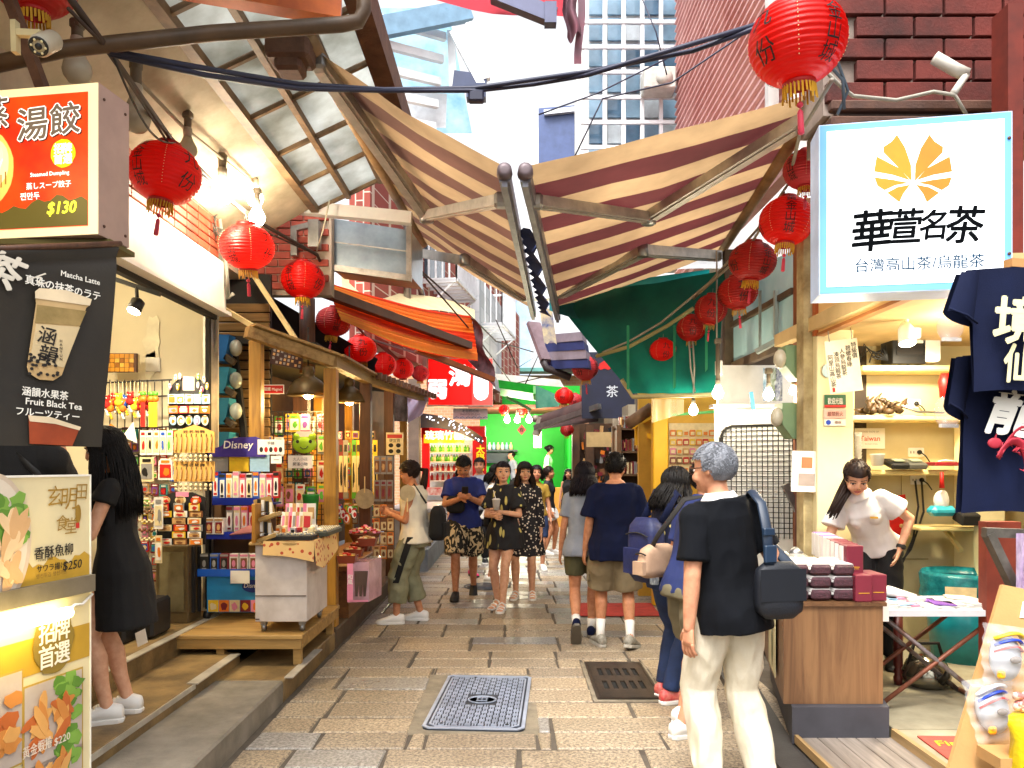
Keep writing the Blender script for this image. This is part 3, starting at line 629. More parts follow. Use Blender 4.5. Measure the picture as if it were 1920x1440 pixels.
# ================================================================ lanterns
LRED = mat('#d8120a', .38, var=.05, trans=.35, spec=.4, emit=.11); LPNK = mat('#d8434a', .5, var=.05, trans=.4); GOLD = mat('#d9a628', .5); BLK = mat('#1a0806', .6, var=0)  # faint glow added to the red paper to brighten dim lanterns
LM = {}
def lantern_parts():
    m = M(); prof = []; K = 72
    for k in range(K + 1):
        t = math.radians(18) + math.radians(144) * k / K; rr_ = math.sin(t) * (1 + (0, .026, 0, -.02)[k % 4]); prof.append((rr_, -.9 * math.cos(t)))
    m.lathe(prof, n=32, cap=False); LM['shade'] = m
    m = M(); m.lathe([(.33, .84), (.35, .86), (.34, .95), (.3, .96), (.3, .84)], n=20); LM['top_collar'] = m
    m = M(); m.lathe([(.33, -.84), (.35, -.86), (.35, -.94), (.3, -.95), (.3, -.84)], n=20); LM['bottom_collar'] = m
    m = M()
    for k in range(26):
        a = 2 * math.pi * k / 26; l = .26 + .07 * math.sin(k * 2.3); c = Vector((math.cos(a), math.sin(a), 0)); x = Vector((-math.sin(a), math.cos(a), 0)) * .03
        m.bar(c * .33 + Vector((0, 0, -.93)), c * (.34 + .02 * math.sin(k * 5)) + Vector((0, 0, -.93 - l)), .05, .012)
    LM['fringe'] = m
    m = M(); m.tube([(0, 0, -.93), (0, 0, -1.4)], .012, 5); m.ball((0, 0, -1.32), .07, nu=8, nv=6); m.lathe([(.03, 0), (.06, -.05), (.07, -.5), (.05, -.52)], (0, 0, -1.42), 8); LM['tassel'] = m
    def onball(x, y, az, rad=1.035):
        al = y / .9; a = az + x / max(.3, math.cos(al)); return Vector((rad * math.cos(al) * math.cos(a), rad * math.cos(al) * math.sin(a), rad * .9 * math.sin(al)))
    m = M()
    for c in range(4):
        az = math.pi / 2 * c; tx = '九份' if c % 2 == 0 else '黃金山城'; sz = .46 if c % 2 == 0 else .35; n = len(tx)
        for i, ch in enumerate(tx):
            v, f, w, h = textgeo(ch); yc = (n - 1) / 2 * sz * (1.5 if n == 2 else 1.1) - i * sz * (1.5 if n == 2 else 1.1)
            m.add([onball(a * sz / .85, yc + e * sz / .85, az) for a, e in v], f)
    LM['lettering'] = m
    m = M()
    for c in range(4):
        az = math.pi / 2 * c + math.pi / 4
        for k in range(16):
            p = onball(0, -.62 + k * .083, az, 1.02); m.ball(p, .014, nu=5, nv=3)
    LM['gold_seam'] = m
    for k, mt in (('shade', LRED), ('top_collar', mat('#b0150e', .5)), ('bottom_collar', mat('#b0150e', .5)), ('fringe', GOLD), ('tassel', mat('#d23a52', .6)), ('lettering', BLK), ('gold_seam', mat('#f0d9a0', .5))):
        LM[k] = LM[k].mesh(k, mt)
    p = LM['shade'].copy(); p.materials.clear(); p.materials.append(LPNK); LM['shade_pink'] = p; p = LM['shade'].copy(); p.materials.clear(); p.materials.append(mat('#b8180f', .5, col2='#8e140e', vs=9, trans=.35, emit=.07)); LM['shade_old'] = p  # old shades get a weaker added glow
lantern_parts()
def lantern(px, py, rpx, Y, rot, label, pink=False, grp='red paper lanterns strung along the lane'):
    r = rpx / FPX * Y; t = thing('paper_lantern', label, 'lantern', grp, P(px, py, Y), rot + R_.uniform(-8, 8)); t.scale = (r * R_.uniform(.97, 1.03), r, r * R_.uniform(.92, 1.03))
    t.rotation_euler[0] = math.radians(R_.uniform(-8, 8)); t.rotation_euler[1] = math.radians(R_.uniform(-8, 8))
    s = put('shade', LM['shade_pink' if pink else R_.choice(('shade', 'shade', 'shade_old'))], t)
    for k in ('lettering', 'gold_seam'): put(k, LM[k], s)
    for k in ('top_collar', 'bottom_collar', 'fringe', 'tassel'):
        if k == 'tassel' and rpx < 20: continue
        put(k, LM[k], t)
    m = M(); m.tube([(-.1, 0, .95), (0, 0, 1.25), (.1, 0, .95)], .012, 5); put('hanger', m.mesh('hanger', STEEL), t)
    return t
LT_ = ['red lantern whose top is cut off beside the security camera at top left', 'red lantern hanging just right of the steamed dumpling lightbox', 'red lantern overlapping the two lit bulbs on the left', 'red lantern in front of the galvanised duct box', 'red lantern hanging above the second timber post',
       'dark red lantern just past the dark gap right of the post', 'fifth red lantern along the string above the stall beam', 'red lantern at the far end of the stall beam', 'pinkish lantern at the left edge of the red shop sign', 'small dark red lantern over the strokes of the red shop sign', 'small red lantern in the upper middle of the red shop sign']
for (a, b, c, Y, rot), l in zip(((60, -48, 80, 3.35, 10), (310, 325, 63, 4.6, -22), (463, 463, 50, 5.8, -25), (568, 525, 40, 7.2, -28), (625, 603, 33, 8.7, 20), (676, 655, 30, 9.7, -70), (718, 684, 24, 11.2, -40), (755, 692, 21, 12.4, -80), (788, 700, 17, 13.0, -60), (820, 708, 15, 13.6, -30), (843, 690, 14, 13.9, -70)), LT_):
    lantern(a, b, c, Y, rot, l, pink='pinkish' in l)
RT_ = ['large red lantern with gold fringe at the top right over the maroon awning', 'faded red lantern half hidden behind the left edge of the tea lightbox', 'red lantern touching the lower left corner of the tea lightbox', 'orange red lantern below the end of the right folding arm', 'red lantern tucked behind the orange red one on the right string', 'red lantern in front of the leaning window pane', 'red lantern over the right part of the green tarp', 'red lantern hanging lowest in front of the green tarp', 'faded red lantern left of the green tarp edge', 'dusty red lantern above the small brown awning', 'pale pink lantern behind the dusty red one', 'tiny red lantern against the green painted shop', 'tiny red lantern left of the bare shop bulbs', 'tiny red lantern right of the bare shop bulbs']
for (a, b, c, Y, rot), l in zip(((1495, 78, 86, 3.4, 30), (1512, 318, 42, 5.4, -60), (1475, 415, 50, 5.7, -14), (1411, 490, 44, 6.5, -158), (1383, 548, 37, 7.1, -95), (1333, 580, 30, 7.5, -100), (1296, 616, 27, 7.8, -90), (1243, 657, 25, 7.9, -90), (1097, 690, 25, 10, -130), (1058, 743, 18, 13, -100), (1078, 750, 14, 14, -100), (1063, 806, 13, 14.5, -60), (945, 768, 10, 19, 0), (978, 770, 10, 19.5, 0)), RT_):
    lantern(a, b, c, Y, rot, l, pink=('faded' in l or 'pale' in l))
# ================================================================ cables and bulbs
CB = mat('#3b2a20', .6, var=.2); CBD = mat('#20243f', .55, var=.1); CBG = mat('#9a9588', .6)
def sagpts(a, b, sag, n=14): 
    a, b = Vector(a), Vector(b); return [a.lerp(b, k / n) - Vector((0, 0, sag * math.sin(math.pi * k / n))) for k in range(n + 1)]
def cable(lbl, paths, r, m_=CB, name='cable'):
    if len(paths) == 1: return M().tube(paths[0], r, 6).build(name, m_, None, lbl, 'cable')
    t = thing(name, lbl, 'cable')
    for pts in paths: M().tube(pts, r, 6).build('wire', m_, t)
a0, a1, a2 = P(205, 96, 3.3), P(560, 158, 4.2), P(890, 165, 4.9)
cable('thick dark cable bundle sagging across the lane under the sky', [[a0, P(380, 128, 3.7), a1, P(720, 168, 4.6), a2, P(1100, 135, 4.6), P(1300, 95, 4.3), P(1440, 45, 4)], [P(205, 100, 3.32), P(380, 140, 3.7), P(560, 166, 4.2), P(720, 170, 4.6), P(892, 170, 4.9), P(1000, 158, 4.8), P(1100, 141, 4.6), P(1440, 40, 4.02)]], .014, CBD)
m = M(); m.box(P(893, 182, 4.9), (.1, .06, .07), b=.01); m.build('cable_clamp', CBD, None, 'dark clamp holding the cable bundle in mid span', 'clamp')
for dz, l, r in ((0, 'taut brown cable carrying the left lantern string', .016), (-.05, 'thinner black wire twisted along the left lantern cable', .008)):
    cable(l, [[P(128, -8, 3.0) + Vector((0, 0, dz)), P(200, 90, 3.3), P(320, 260, 4.6) + Vector((0, 0, dz)), P(430, 375, 5.8), P(500, 425, 6.6) + Vector((0, 0, dz)), P(595, 478, 7.4), P(632, 570, 8.7), P(690, 635, 9.9), P(800, 668, 13)]], r)
cable('thin wire drooping beside the left lantern cable', [sagpts(P(214, 110, 3.3), P(330, 268, 4.6), .12)], .006, BLACK)
cable('slender wires crossing to the barred window building', [[P(1060, 330, 7), P(1130, 185, 7), P(1260, 155, 7), P(1400, 60, 6.5)], [P(1205, 0, 9), P(1230, 60, 9), P(1250, 140, 9)], [P(1010, 215, 8), P(1120, 175, 8), P(1250, 110, 8)]], .008, CBD)
cable('grey wires carrying the right lantern string', [[P(1560, 150, 3.6), P(1500, 250, 4.8), P(1478, 345, 5.7), P(1420, 430, 6.5), P(1330, 530, 7.4), P(1240, 605, 7.8), P(1180, 640, 8), P(1120, 665, 8.2)], [P(1470, 360, 5.7), P(1400, 470, 6.6), P(1300, 560, 7.6)]], .012, CBG)
cable('pale flex strung across under the brick lintel', [[P(1540, 125, 4), P(1580, 165, 4.05), P(1600, 180, 4.1), P(1680, 188, 4.1), P(1750, 172, 4.1), P(1790, 178, 4.1), P(1812, 215, 4.1)]], .01, CBG)
cable('loose grey flex looping above the tea lightbox', [[P(1525, 60, 3.8), P(1572, 120, 3.9), P(1590, 170, 4), P(1570, 215, 4)], [P(1545, 110, 3.9), P(1580, 150, 3.95), P(1583, 205, 4)]], .009, mat('#54606a', .5))
cable('bundle of overhead wires above the far middle of the lane', [[P(770, 490, 9), P(870, 580, 12), P(930, 640, 14), P(1000, 660, 16)], [P(780, 500, 9), P(900, 640, 13), P(960, 720, 16), P(1050, 700, 17)], [P(930, 600, 14), P(970, 690, 15), P(1010, 665, 15), P(985, 720, 15)]], .012, CB)
cable('grey conduit bundle running down beside the souvenir shop post', [[P(398, 395, 6.45), P(412, 470, 6.45), P(404, 560, 6.45), P(398, 650, 6.45)], [P(404, 400, 6.45), P(418, 480, 6.45), P(410, 560, 6.45), P(402, 660, 6.45)], [P(410, 400, 6.4), P(424, 500, 6.4), P(428, 560, 6.4), P(438, 550, 6.4)]], .018, mat('#a9a79a', .6))
cable('tangle of loose wires on the tiled wall corner', [[P(388 + 4 * k, 392, 6.3), P(395 + 9 * math.sin(k * 2), 412 + 3 * k, 6.28), P(410 - 8 * math.cos(k), 430, 6.27), P(400 + 5 * k, 445 + 4 * k, 6.3)] for k in range(7)], .006, mat('#5b5a52', .6))
cable('thin white cord tied to the left lantern cable', [[P(618, 375, 7.0), P(606, 430, 7.0), P(594, 470, 7.3)]], .007, mat('#d8d2b8', .6))
def bulb(px, py, Y, lit, label, sz=1., hang=.09, pw=26, spiral=False):
    p = P(px, py, Y); t = thing('light_bulb', label, 'light bulb'); gm = mat('#fff6e0', .3, var=0, emit=22. if lit else 0., ecol='#fff2d8') if lit else mat('#c9bfa8', .25, var=.1, trans=.3)
    m = M(); r = .05 * sz; m.lathe([(.2 * r, -r * 1.02), (r * .62, -r * .84), (r * .9, -r * .45), (r, 0), (r * .9, r * .45), (r * .62, r * .95), (r * .44, r * 1.4)], p, 16); m.build('globe', gm, t)
    m = M(); m.lathe([(r * .44, r * 1.3), (r * .46, r * 2.3), (r * .3, r * 2.5)], p, 12); m.build('socket', mat('#b5ab98', .6), t)
    m = M(); m.tube([p + Vector((0, 0, r * 2.4)), p + Vector((0, 0, r * 2.4 + hang))], .02 * sz, 8); m.box(p + Vector((0, 0, r * 2.4 + hang)), (.06, .05, .05), b=.01); m.build('hanger', mat('#6d6250', .6), t)
    if lit: lamp(p + Vector((.0, -.0, -r * 2.9)), pw)
bulb(145, 132, 3.6, False, 'unlit bulb under the canopy behind the security camera', 1.3, .06)
bulb(255, 222, 4.1, False, 'large unlit bulb beside the steamed dumpling lightbox', 1.5, .1)
bulb(352, 282, 4.9, False, 'unlit bulb hidden behind the first full lantern', 1.2, .08)
bulb(417, 362, 5.5, True, 'lit bulb hanging left of the pair over the second lantern', 1.5, .08, 18)
bulb(478, 372, 6.1, True, 'lit bulb at the top of the pair over the second lantern', 1.3, .1, 18)
bulb(482, 408, 5.9, True, 'lit bulb hanging lowest in front of the second lantern', 1.2, .06, 14)
m = M(); m.tube([P(258, 150, 4.1), P(345, 240, 4.9), P(420, 300, 5.5), P(476, 345, 6.1)], .011, 6); m.build('conduit', mat('#a99c84', .6), None, 'thin conduit linking the bulbs under the canopy', 'conduit')
# security camera
SCm = thing('security_camera', 'white dome ended security camera on a bracket at top left', 'security camera')
m = M(); ax = (P(68, 92, 2.85) - P(100, 78, 3.0)).normalized(); c = P(84, 82, 2.92); m.lathe([(.03, -.09), (.038, -.085), (.04, .05), (.036, .065)], c, 18, axis=ax); m.build('housing', mat('#b9b09a', .4), SCm)
m = M(); m.lathe([(.034, .056), (.034, .07), (.024, .07), (.02, .06)], c, 18, axis=ax); m.lathe([(.012, .058), (.012, .072)], c, 10, axis=ax); m.build('lens', BLACK, SCm)
m = M()
for k in range(6):
    a = k * math.pi / 3; Q = Vector((0, 0, 1)).rotation_difference(ax).to_matrix(); m.ball(c + Q @ Vector((.024 * math.cos(a), .024 * math.sin(a), .07)), .005, nu=6, nv=4)
m.build('infrared_ring', mat('#e8dfb0', .3), SCm)
m = M(); m.bar(P(28, 40, 2.95), P(30, 100, 2.95), .02, .03); m.bar(P(28, 62, 2.95), P(78, 64, 2.95), .025); m.tube([P(75, 64, 2.95), P(88, 75, 2.93)], .014); m.build('bracket', mat('#c9bd92', .5), SCm)
# ================================================================ left side: signs
CAMP = Vector((0, 0, CAMZ))
def fp(fr, px, py):
    "photo pixel -> position on a real sign plane"
    d = P(px, py, 1.0) - CAMP; q = CAMP + d * ((fr.o - CAMP).dot(fr.n) / d.dot(fr.n)) - fr.o
    return q.dot(fr.x), q.dot(fr.y)
def pol(fr, pts): return [fp(fr, *p) for p in pts]
def lit(c, e=.42, **k): return mat(c, .35, var=k.pop('var', .04), emit=e, **k)
HZ = lambda v: Vector((v.x, v.y, 0))
fr = Frame(P(185, 297, 3.0), HZ(P(185, 297, 3.0) - P(-160, 303, 3.12)), (0, 0, 1)); hh = .2965; ww = .72; k = 3.0 / FPX
SG = thing('lightbox_sign', 'steamed dumpling lightbox sign with red face and yellow price in a pale metal case', 'lightbox sign')
CASE = mat('#b59a8e', .45, .3, var=.08); m = M(); m.plate(fr, [(-ww, -hh), (0, -hh), (0, hh), (-ww, hh)], .185); m.build('case', CASE, SG)
m = M(); m.rect(fr, -ww / 2, 0, ww - .004, 2 * hh - .004, .003, 0, .003); m.build('frame', lit('#f2e0a8', .3), SG)
m = M(); m.rect(fr, -ww / 2 - .012, 0, ww - .06, 2 * hh - .07, .002, 0, .006); m.build('face', lit('#d81608', .38, col2='#e8480a', vs=4), SG)
m = M(); y0 = -hh + .037
pts = [(-ww + .03, y0), (-.042, y0)]; n = 24
for i in range(n + 1): pts.append((-.042 - i * (ww - .075) / n, y0 + .095 + .012 * math.sin(i * 1.7) + .02 * math.sin(i * .35)))
m.plate(fr, pts, .001, 0, .0075); m.build('olive_band', lit('#5c5220', .28), SG)
b = M(); x0, yy = fp(fr, -28, 318); b.disc(fr, x0, yy, .135, .16, .001, 0, .0085, 28, .01); b.disc(fr, x0, yy + .02, .115, .115, .001, 1, .0095, 26, .02); b.disc(fr, x0, yy + .03, .09, .08, .001, 2, .0105, 20, .08)
for q in range(5): b.rect(fr, x0 + .02 + q * .02, yy - .09 + q * .012, .006, .05, .001, 3, .0097)
b.disc(fr, x0 + .03, yy + .03, .035, .03, .001, 4, .0115, 14, .1); b.disc(fr, x0 + .07, yy + .05, .02, .03, .001, 4, .0115, 14, .1)
b.build('dumpling_basket_print', [lit('#e2b75a', .4), lit('#f2dc9a', .42), lit('#efe3d2', .42), lit('#9c6a24', .3), lit('#d9c3a8', .4)], SG)
t = M()
for ch, px, py, s in (('蒸', -8, 214, .11), ('湯', 64, 234, .115), ('餃', 125, 224, .11)):
    x, yy = fp(fr, px, py); t.text(ch, fr, x + .004, yy - .004, s, 2, .0082, .07, 1.05, .06, .06); t.text(ch, fr, x, yy, s, 0, .0092, .06, 1.05, .06, .06); t.text(ch, fr, x, yy, s, 1, .0104, .02, 1.05, .06, .06)
x, yy = fp(fr, 121, 289); t.disc(fr, x, yy, .053, .056, .001, 3, .0086, 26, .03)
for i, ch in enumerate('招牌首選'): t.text(ch, fr, x - .02 + .04 * (i % 2), yy + .02 - .042 * (i // 2), .036, 0, .0096, .03)
for s, px, py, h, f in (('Steamed Dumpling', 96, 328, .019, .245), ('蒸しスープ餃子', 94, 348, .024, .24), ('찐만두', 59, 369, .027, .09)):
    x, yy = fp(fr, px, py); t.text(s, fr, x, yy, h, 0, .0088, .012, None, 0, .012, fit=f)
x, yy = fp(fr, 119, 392); t.text('$130', fr, x, yy, .056, 4, .0092, .03, .95, .2, .02, fit=.158)
t.build('lettering', [lit('#f4f0e8', .5), lit('#6f6152', .2), lit('#5a2a18', .1), lit('#d6c60e', .45), lit('#f2f23a', .55)], SG)
m = M()
for py in (180, 420):
    for dy in (.03, .16):
        p = fr(0, (297 - py) * k, -dy); m.lathe([(.006, 0), (.006, .004), (.003, .005)], p, 8, axis=fr.x)
m.build('screw', BROWN, SG)
m = M(); q = fr(-.35, -hh, -.1); m.box((q.x, q.y, q.z - .012), (.7, .2, .02)); m.build('underside_lip', mat('#5e5420', .6), SG)
m = M(); m.bar(fr(-.3, hh, -.09), fr(-.5, hh + .5, -.09), .04); m.bar(fr(-.6, hh, -.09), fr(-.7, hh + .5, -.09), .04); m.build('hanging_bracket', RUST, SG)
lamp(fr(-.3, .0, .35), 2.2, '#ffd890', .15)  # point light before the sign face, no bulb modelled
# hanging drink banner
fr = Frame(P(200, 645, 3.0), HZ(P(200, 645, 3.0) - P(0, 640, 2.68)), (0, 0, 1))
BNR = thing('drink_banner', 'dark hanging banner with milk tea cup print under the dumpling lightbox', 'banner')
CLO = mat('#2b2418', .62, col2='#1c1710', vs=3, bump=.1)
c = [fp(fr, *q) for q in ((-90, 470), (222, 456), (191, 838), (-90, 834))]
def bn(u, v):
    x = (c[0][0] * (1 - u) + c[1][0] * u) * (1 - v) + (c[3][0] * (1 - u) + c[2][0] * u) * v; y = (c[0][1] * (1 - u) + c[1][1] * u) * (1 - v) + (c[3][1] * (1 - u) + c[2][1] * u) * v
    return fr(x, y, .006 * math.sin(6 * u + 5 * v) * (1 - v * .5) + (.01 * math.sin(v * 60) if v < .13 else 0))
m = M(); m.grid(bn, 24, 30); m.build('cloth', CLO, BNR)
m = M(); m.tube([fr(c[0][0], c[0][1], 0), fr(c[1][0] + .01, c[1][1], 0)], .012, 8); m.build('top_rod', BROWN, BNR)
t = M(); L0 = .014
def bt(s, px, py, h, mi, f, rot=-.05, b_=.02, d=L0): x, yy = fp(fr, px, py); t.text(s, fr, x, yy, h, mi, d, b_, None, 0, rot, fit=f)
bt('Matcha Latte', 148, 522, .024, 0, .2); bt('真珠の抹茶のラテ', 117, 541, .032, 0, .27)
bt('涵韻水果茶', 82, 738, .03, 0, .16); bt('Fruit Black Tea', 99, 758, .028, 0, .25); bt('フルーツティー', 88, 777, .028, 0, .22)
x, yy = fp(fr, 0, 508); t.text('茶', fr, x, yy, .12, 1, L0, .03, None, .3, -.2); t.text('ん', fr, x + .13, yy, .05, 1, L0, .01, None, .4, -.3)
# the printed cup
cu = [(62, 548), (70, 541), (120, 545), (168, 562), (166, 572), (158, 578), (112, 704), (96, 714), (70, 712), (50, 700), (47, 688), (64, 570)]
t.plate(fr, pol(fr, cu), .001, 2, L0); t.plate(fr, pol(fr, [(66, 572), (158, 584), (146, 612), (62, 606)]), .001, 3, L0 + .001); t.plate(fr, pol(fr, [(62, 547), (70, 541), (120, 545), (168, 562), (164, 574), (62, 560)]), .001, 4, L0 + .002)
t.plate(fr, pol(fr, [(64, 608), (146, 614), (116, 690), (52, 676)]), .001, 6, L0 + .001)
for i, ch in enumerate('涵韻'): x, yy = fp(fr, 84 + 3 * i, 630 + 34 * i); t.text(ch, fr, x, yy, .058, 5, L0 + .003, .012, None, .1, -.12)
x, yy = fp(fr, 110, 640); t.text('HANYUN', fr, x, yy, .012, 5, L0 + .003, .01, vert=True)
for q in range(34):
    a, b = R_.uniform(50, 108), R_.uniform(664, 712)
    if b > 712 - abs(a - 80) * .35 or a > 130 - (b - 640) * .3: continue
    x, yy = fp(fr, a, b); t.disc(fr, x, yy, .0065, .0055, .001, 5, L0 + .003, 8)
t.plate(fr, pol(fr, [(50, 778), (147, 800), (132, 836), (52, 832)]), .001, 7, L0); t.plate(fr, pol(fr, [(49, 779), (90, 782), (148, 801), (145, 807), (100, 795), (52, 790)]), .001, 4, L0 + .001)
t.build('print', [PAPER, mat('#e8e0cf', .6), mat('#c7a977', .6, col2='#b08e5b'), mat('#7d6a38', .6, col2='#a58a55', vs=14), mat('#e6d2ae', .6), INK, mat('#cdb78c', .6), mat('#a4451c', .5, col2='#7c2e10', vs=8)], BNR)
# menu board
fr = Frame(P(168, 1140, 2.55), HZ(P(168, 1140, 2.55) - P(-2, 1140, 2.2)), (0, 0, 1))
MB = thing('menu_board', 'tall white and mustard restaurant menu board with a tube light at the lower left', 'menu board')
top = fp(fr, 168, 893)[1]; W = .62; bot = -1.0
m = M(); m.plate(fr, [(-W, bot), (0, bot), (0, top), (-W, top)], .025); m.build('panel', mat('#e3d6ac', .55, var=.05), MB)
m = M(); m.plate(fr, [(.0, bot), (.004, bot), (.004, top), (.0, top)], .028, 0, .003); m.plate(fr, [(-W, top), (.004, top), (.004, top + .006), (-W, top + .006)], .028, 0, .003); m.build('edge_strip', PAPER, MB)
yb = fp(fr, 168, 1040)[1]; ys_ = fp(fr, 168, 1085)[1]
MUST = mat('#c29a2c', .55, var=.08, vs=6); m = M()
pts = [(-W, fp(fr, 168, 1083)[1]), (-.004, fp(fr, 168, 1083)[1])]
for i in range(30): pts.append((-.004 - i * (W - .004) / 29, yb + .012 * math.sin(i * 1.1) + .008 * math.sin(i * 2.7)))
m.plate(fr, pts, .001, 0, .002); m.rect(fr, -W / 2, fp(fr, 168, 1198)[1], W - .006, .11, .001, 0, .002); m.build('mustard_band', MUST, MB)
m = M(); m.rect(fr, -W / 2, ys_ - .012, W, .055, .02, 0, .022); m.build('divider_rail', mat('#8a8272', .45, .5, col2='#6d6556', vs=6), MB)
m = M(); a, b = fp(fr, -150, 1218), fp(fr, 102, 1128); m.tube([fr(-.6, ys_ - .085, .035), fr(-.13, ys_ - .085, .035)], .018, 10); m.build('tube_light', mat('#fff3c0', .3, var=0, emit=6., ecol='#ffe9a0'), MB)
m = M(); m.tube([fr(-.13, ys_ - .085, .03), fr(-.09, ys_ - .07, .02), fr(-.05, ys_ - .075, .015), fr(.0, ys_ - .05, .01)], .005, 6); m.build('flex', WHITE, MB)
lamp(fr(-.33, ys_ - .1, .14), 1.6, '#ffdf90', .05)
t = M(); DG = .004
for ch, px, py, s in (('玄', 102, 930, .06), ('明', 128, 935, .066), ('田', 151, 922, .05), ('食', 115, 980, .045), ('堂', 132, 985, .048)):
    x, yy = fp(fr, px, py); t.text(ch, fr, x, yy, s, 0, DG, .008, None, .1)
x, yy = fp(fr, 145, 963); t.disc(fr, x, yy, .012, .03, .001, 0, DG, 14); x, yy = fp(fr, 144, 985); t.rect(fr, x, yy, .014, .018, .001, 3, DG)
x, yy = fp(fr, 100, 1033); t.text('香酥魚柳', fr, x, yy, .034, 1, DG, .015, fit=.17)
x, yy = fp(fr, 84, 1048); t.text('Fried Filet', fr, x, yy, .012, 1, DG); x, yy = fp(fr, 95, 1063); t.text('サワラ揚げ', fr, x, yy, .02, 1, DG, .01, fit=.13); x, yy = fp(fr, 95, 1076); t.text('생선튀김 생선까스', fr, x, yy, .014, 4, DG + .001, fit=.15)
x, yy = fp(fr, 134, 1060); t.text('$250', fr, x, yy, .034, 1, DG + .001, .01, None, .15)
x, yy = fp(fr, 98, 1203); t.disc(fr, x, yy, .082, .098, .001, 2, DG + .002, 30, .05)
for i, ch in enumerate('招牌首選'): t.text(ch, fr, x - .03 + .062 * (i % 2), yy + .035 - .075 * (i // 2), .064, 5, DG + .004, .02, .9)
t.build('lettering', [mat('#a07a1e', .5), INK, mat('#8a742a', .6), RED, mat('#7d5f2a', .6), PAPER], MB)
# food prints
t = M(); x, yy = fp(fr, -18, 1018)
t.disc(fr, x, yy, .14, .2, .001, 0, DG, 30); t.disc(fr, x, yy, .125, .185, .001, 1, DG + .001, 30)
for q in range(40):
    t.disc(fr, x + R_.uniform(-.06, .1), yy + R_.uniform(.0, .12), .03, .022, .001, 2 + q % 2, DG + .002 + q * .0001, 9, .35)
for q in range(26):
    a = R_.uniform(-.9, .9); t.disc(fr, x + R_.uniform(-.05, .1), yy + R_.uniform(-.12, .06), .016, .05, .001, 9 + q % 2, DG + .007 + q * .0001, 12, .12, a)
for cx, cy_, w_, h_ in ((100, 1350, .23, .26), (-30, 1370, .25, .27), (100, 1478, .23, .2)):
    x, yy = fp(fr, cx, cy_); t.rect(fr, x, yy, w_ + .012, h_ + .012, .001, 7, DG); t.rect(fr, x, yy, w_, h_, .001, 8, DG + .001)
    if cx > 0:
        for q in range(26): t.disc(fr, x + R_.uniform(.02, .095), yy + R_.uniform(-.1, .12), .025, .02, .001, 2 + q % 2, DG + .002 + q * .0001, 9, .4)
        for q in range(18):
            a = R_.uniform(-1.2, 1.2); t.disc(fr, x + R_.uniform(-.08, .05), yy + R_.uniform(-.07, .07), .016, .055, .001, 4 + q % 3, DG + .006 + q * .0002, 12, .15, a)
    else:
        for q in range(20): t.disc(fr, x + R_.uniform(-.06, .1), yy + R_.uniform(-.08, .08), .03, .025, .001, 4 + q % 3, DG + .004 + q * .0002, 10, .25)
x, yy = fp(fr, 56, 1372); t.text('黃金蝦捲', fr, x + .012, yy - .05, .032, 1, DG + .012, .012, fit=.11); t.text('$220', fr, x + .11, yy - .06, .028, 1, DG + .012, .01)
t.build('food_print', [mat('#d9c6b0', .6), mat('#e8dccb', .6), mat('#5d8f2e', .6), mat('#7fae45', .6), mat('#d2893f', .6), mat('#c1652a', .6), mat('#e0a75e', .6), mat('#b9993f', .6), mat('#cbbfb6', .6, col2='#a99a90', vs=5), mat('#e3c69c', .6), mat('#d2a878', .6)], MB)
m = M()
for px in (-.03, -.57): m.bar(fr(px, bot - .01, -.03), fr(px, bot + .6, -.03), .03)
m.build('stand', BROWN, MB)
# ================================================================ souvenir shop goods
def th_box(name, lbl, cat, grp, px, py, Y, w, h, d, cols, b=.003, win=True):
    "a small box of goods: carton, lid band, window or label"
    p = P(px, py, Y); t = thing(name, lbl, cat, grp); kk = Y / FPX; w *= kk; h *= kk
    m = M(); m.box((p.x, p.y + d / 2, p.z), (w, d, h), b=b); m.build('carton', cols[0], t)
    if win:
        f = Frame((p.x, p.y, p.z), (1, 0, 0), (0, 0, 1)); m = M(); m.rect(f, 0, -h * .08, w * .72, h * .68, .003, 0, .0035); m.build('window', cols[1], t)
        m = M(); m.disc(f, 0, -h * .05, w * .2, h * .2, .002, 0, .0065, 12); m.rect(f, 0, -h * .34, w * .5, h * .08, .002, 0, .0065); m.build('contents', cols[2], t)
        m = M(); m.rect(f, 0, h * .41, w * .9, h * .12, .002, 0, .0035); m.build('label_band', cols[2], t)
    return t
def hang(name, lbl, cat, grp, px, py, Y, w, h, cols, shape='card', rot=0.):
    "a flat packet or card hanging against its rack"
    kk = Y / FPX; f = Frame(P(px, py, Y), (math.cos(rot), 0, math.sin(rot)), (-math.sin(rot), 0, math.cos(rot))); w *= kk; h *= kk; t = thing(name, lbl, cat, grp)
    m = M()
    if shape == 'card': m.rect(f, 0, 0, w, h, .006, 0, 0, min(w, h) * .06)
    elif shape == 'oval': m.disc(f, 0, 0, w / 2, h / 2, .006, n=16, wob=.05)
    elif shape == 'pouch': m.plate(f, [(-w / 2, -h / 2), (w / 2, -h / 2), (w * .47, h * .38), (w * .3, h / 2), (-w * .3, h / 2), (-w * .47, h * .38)], .012)
    m.build('backing', cols[0], t)
    m = M()
    if shape == 'oval': m.disc(f, 0, -.05 * h, w * .34, h * .36, .003, 0, .003, 14, .08)
    else: m.rect(f, 0, -.08 * h, w * .78, h * .62, .003, 0, .003, min(w, h) * .05)
    m.build('picture', cols[1], t)
    m = M(); m.rect(f, 0, .36 * h, w * .6, h * .12, .002, 0, .0032); m.disc(f, R_.uniform(-.15, .15) * w, -.1 * h, w * .22, h * .2, .002, 0, .005, 12, .25); m.build('motif', cols[2], t)
    return t
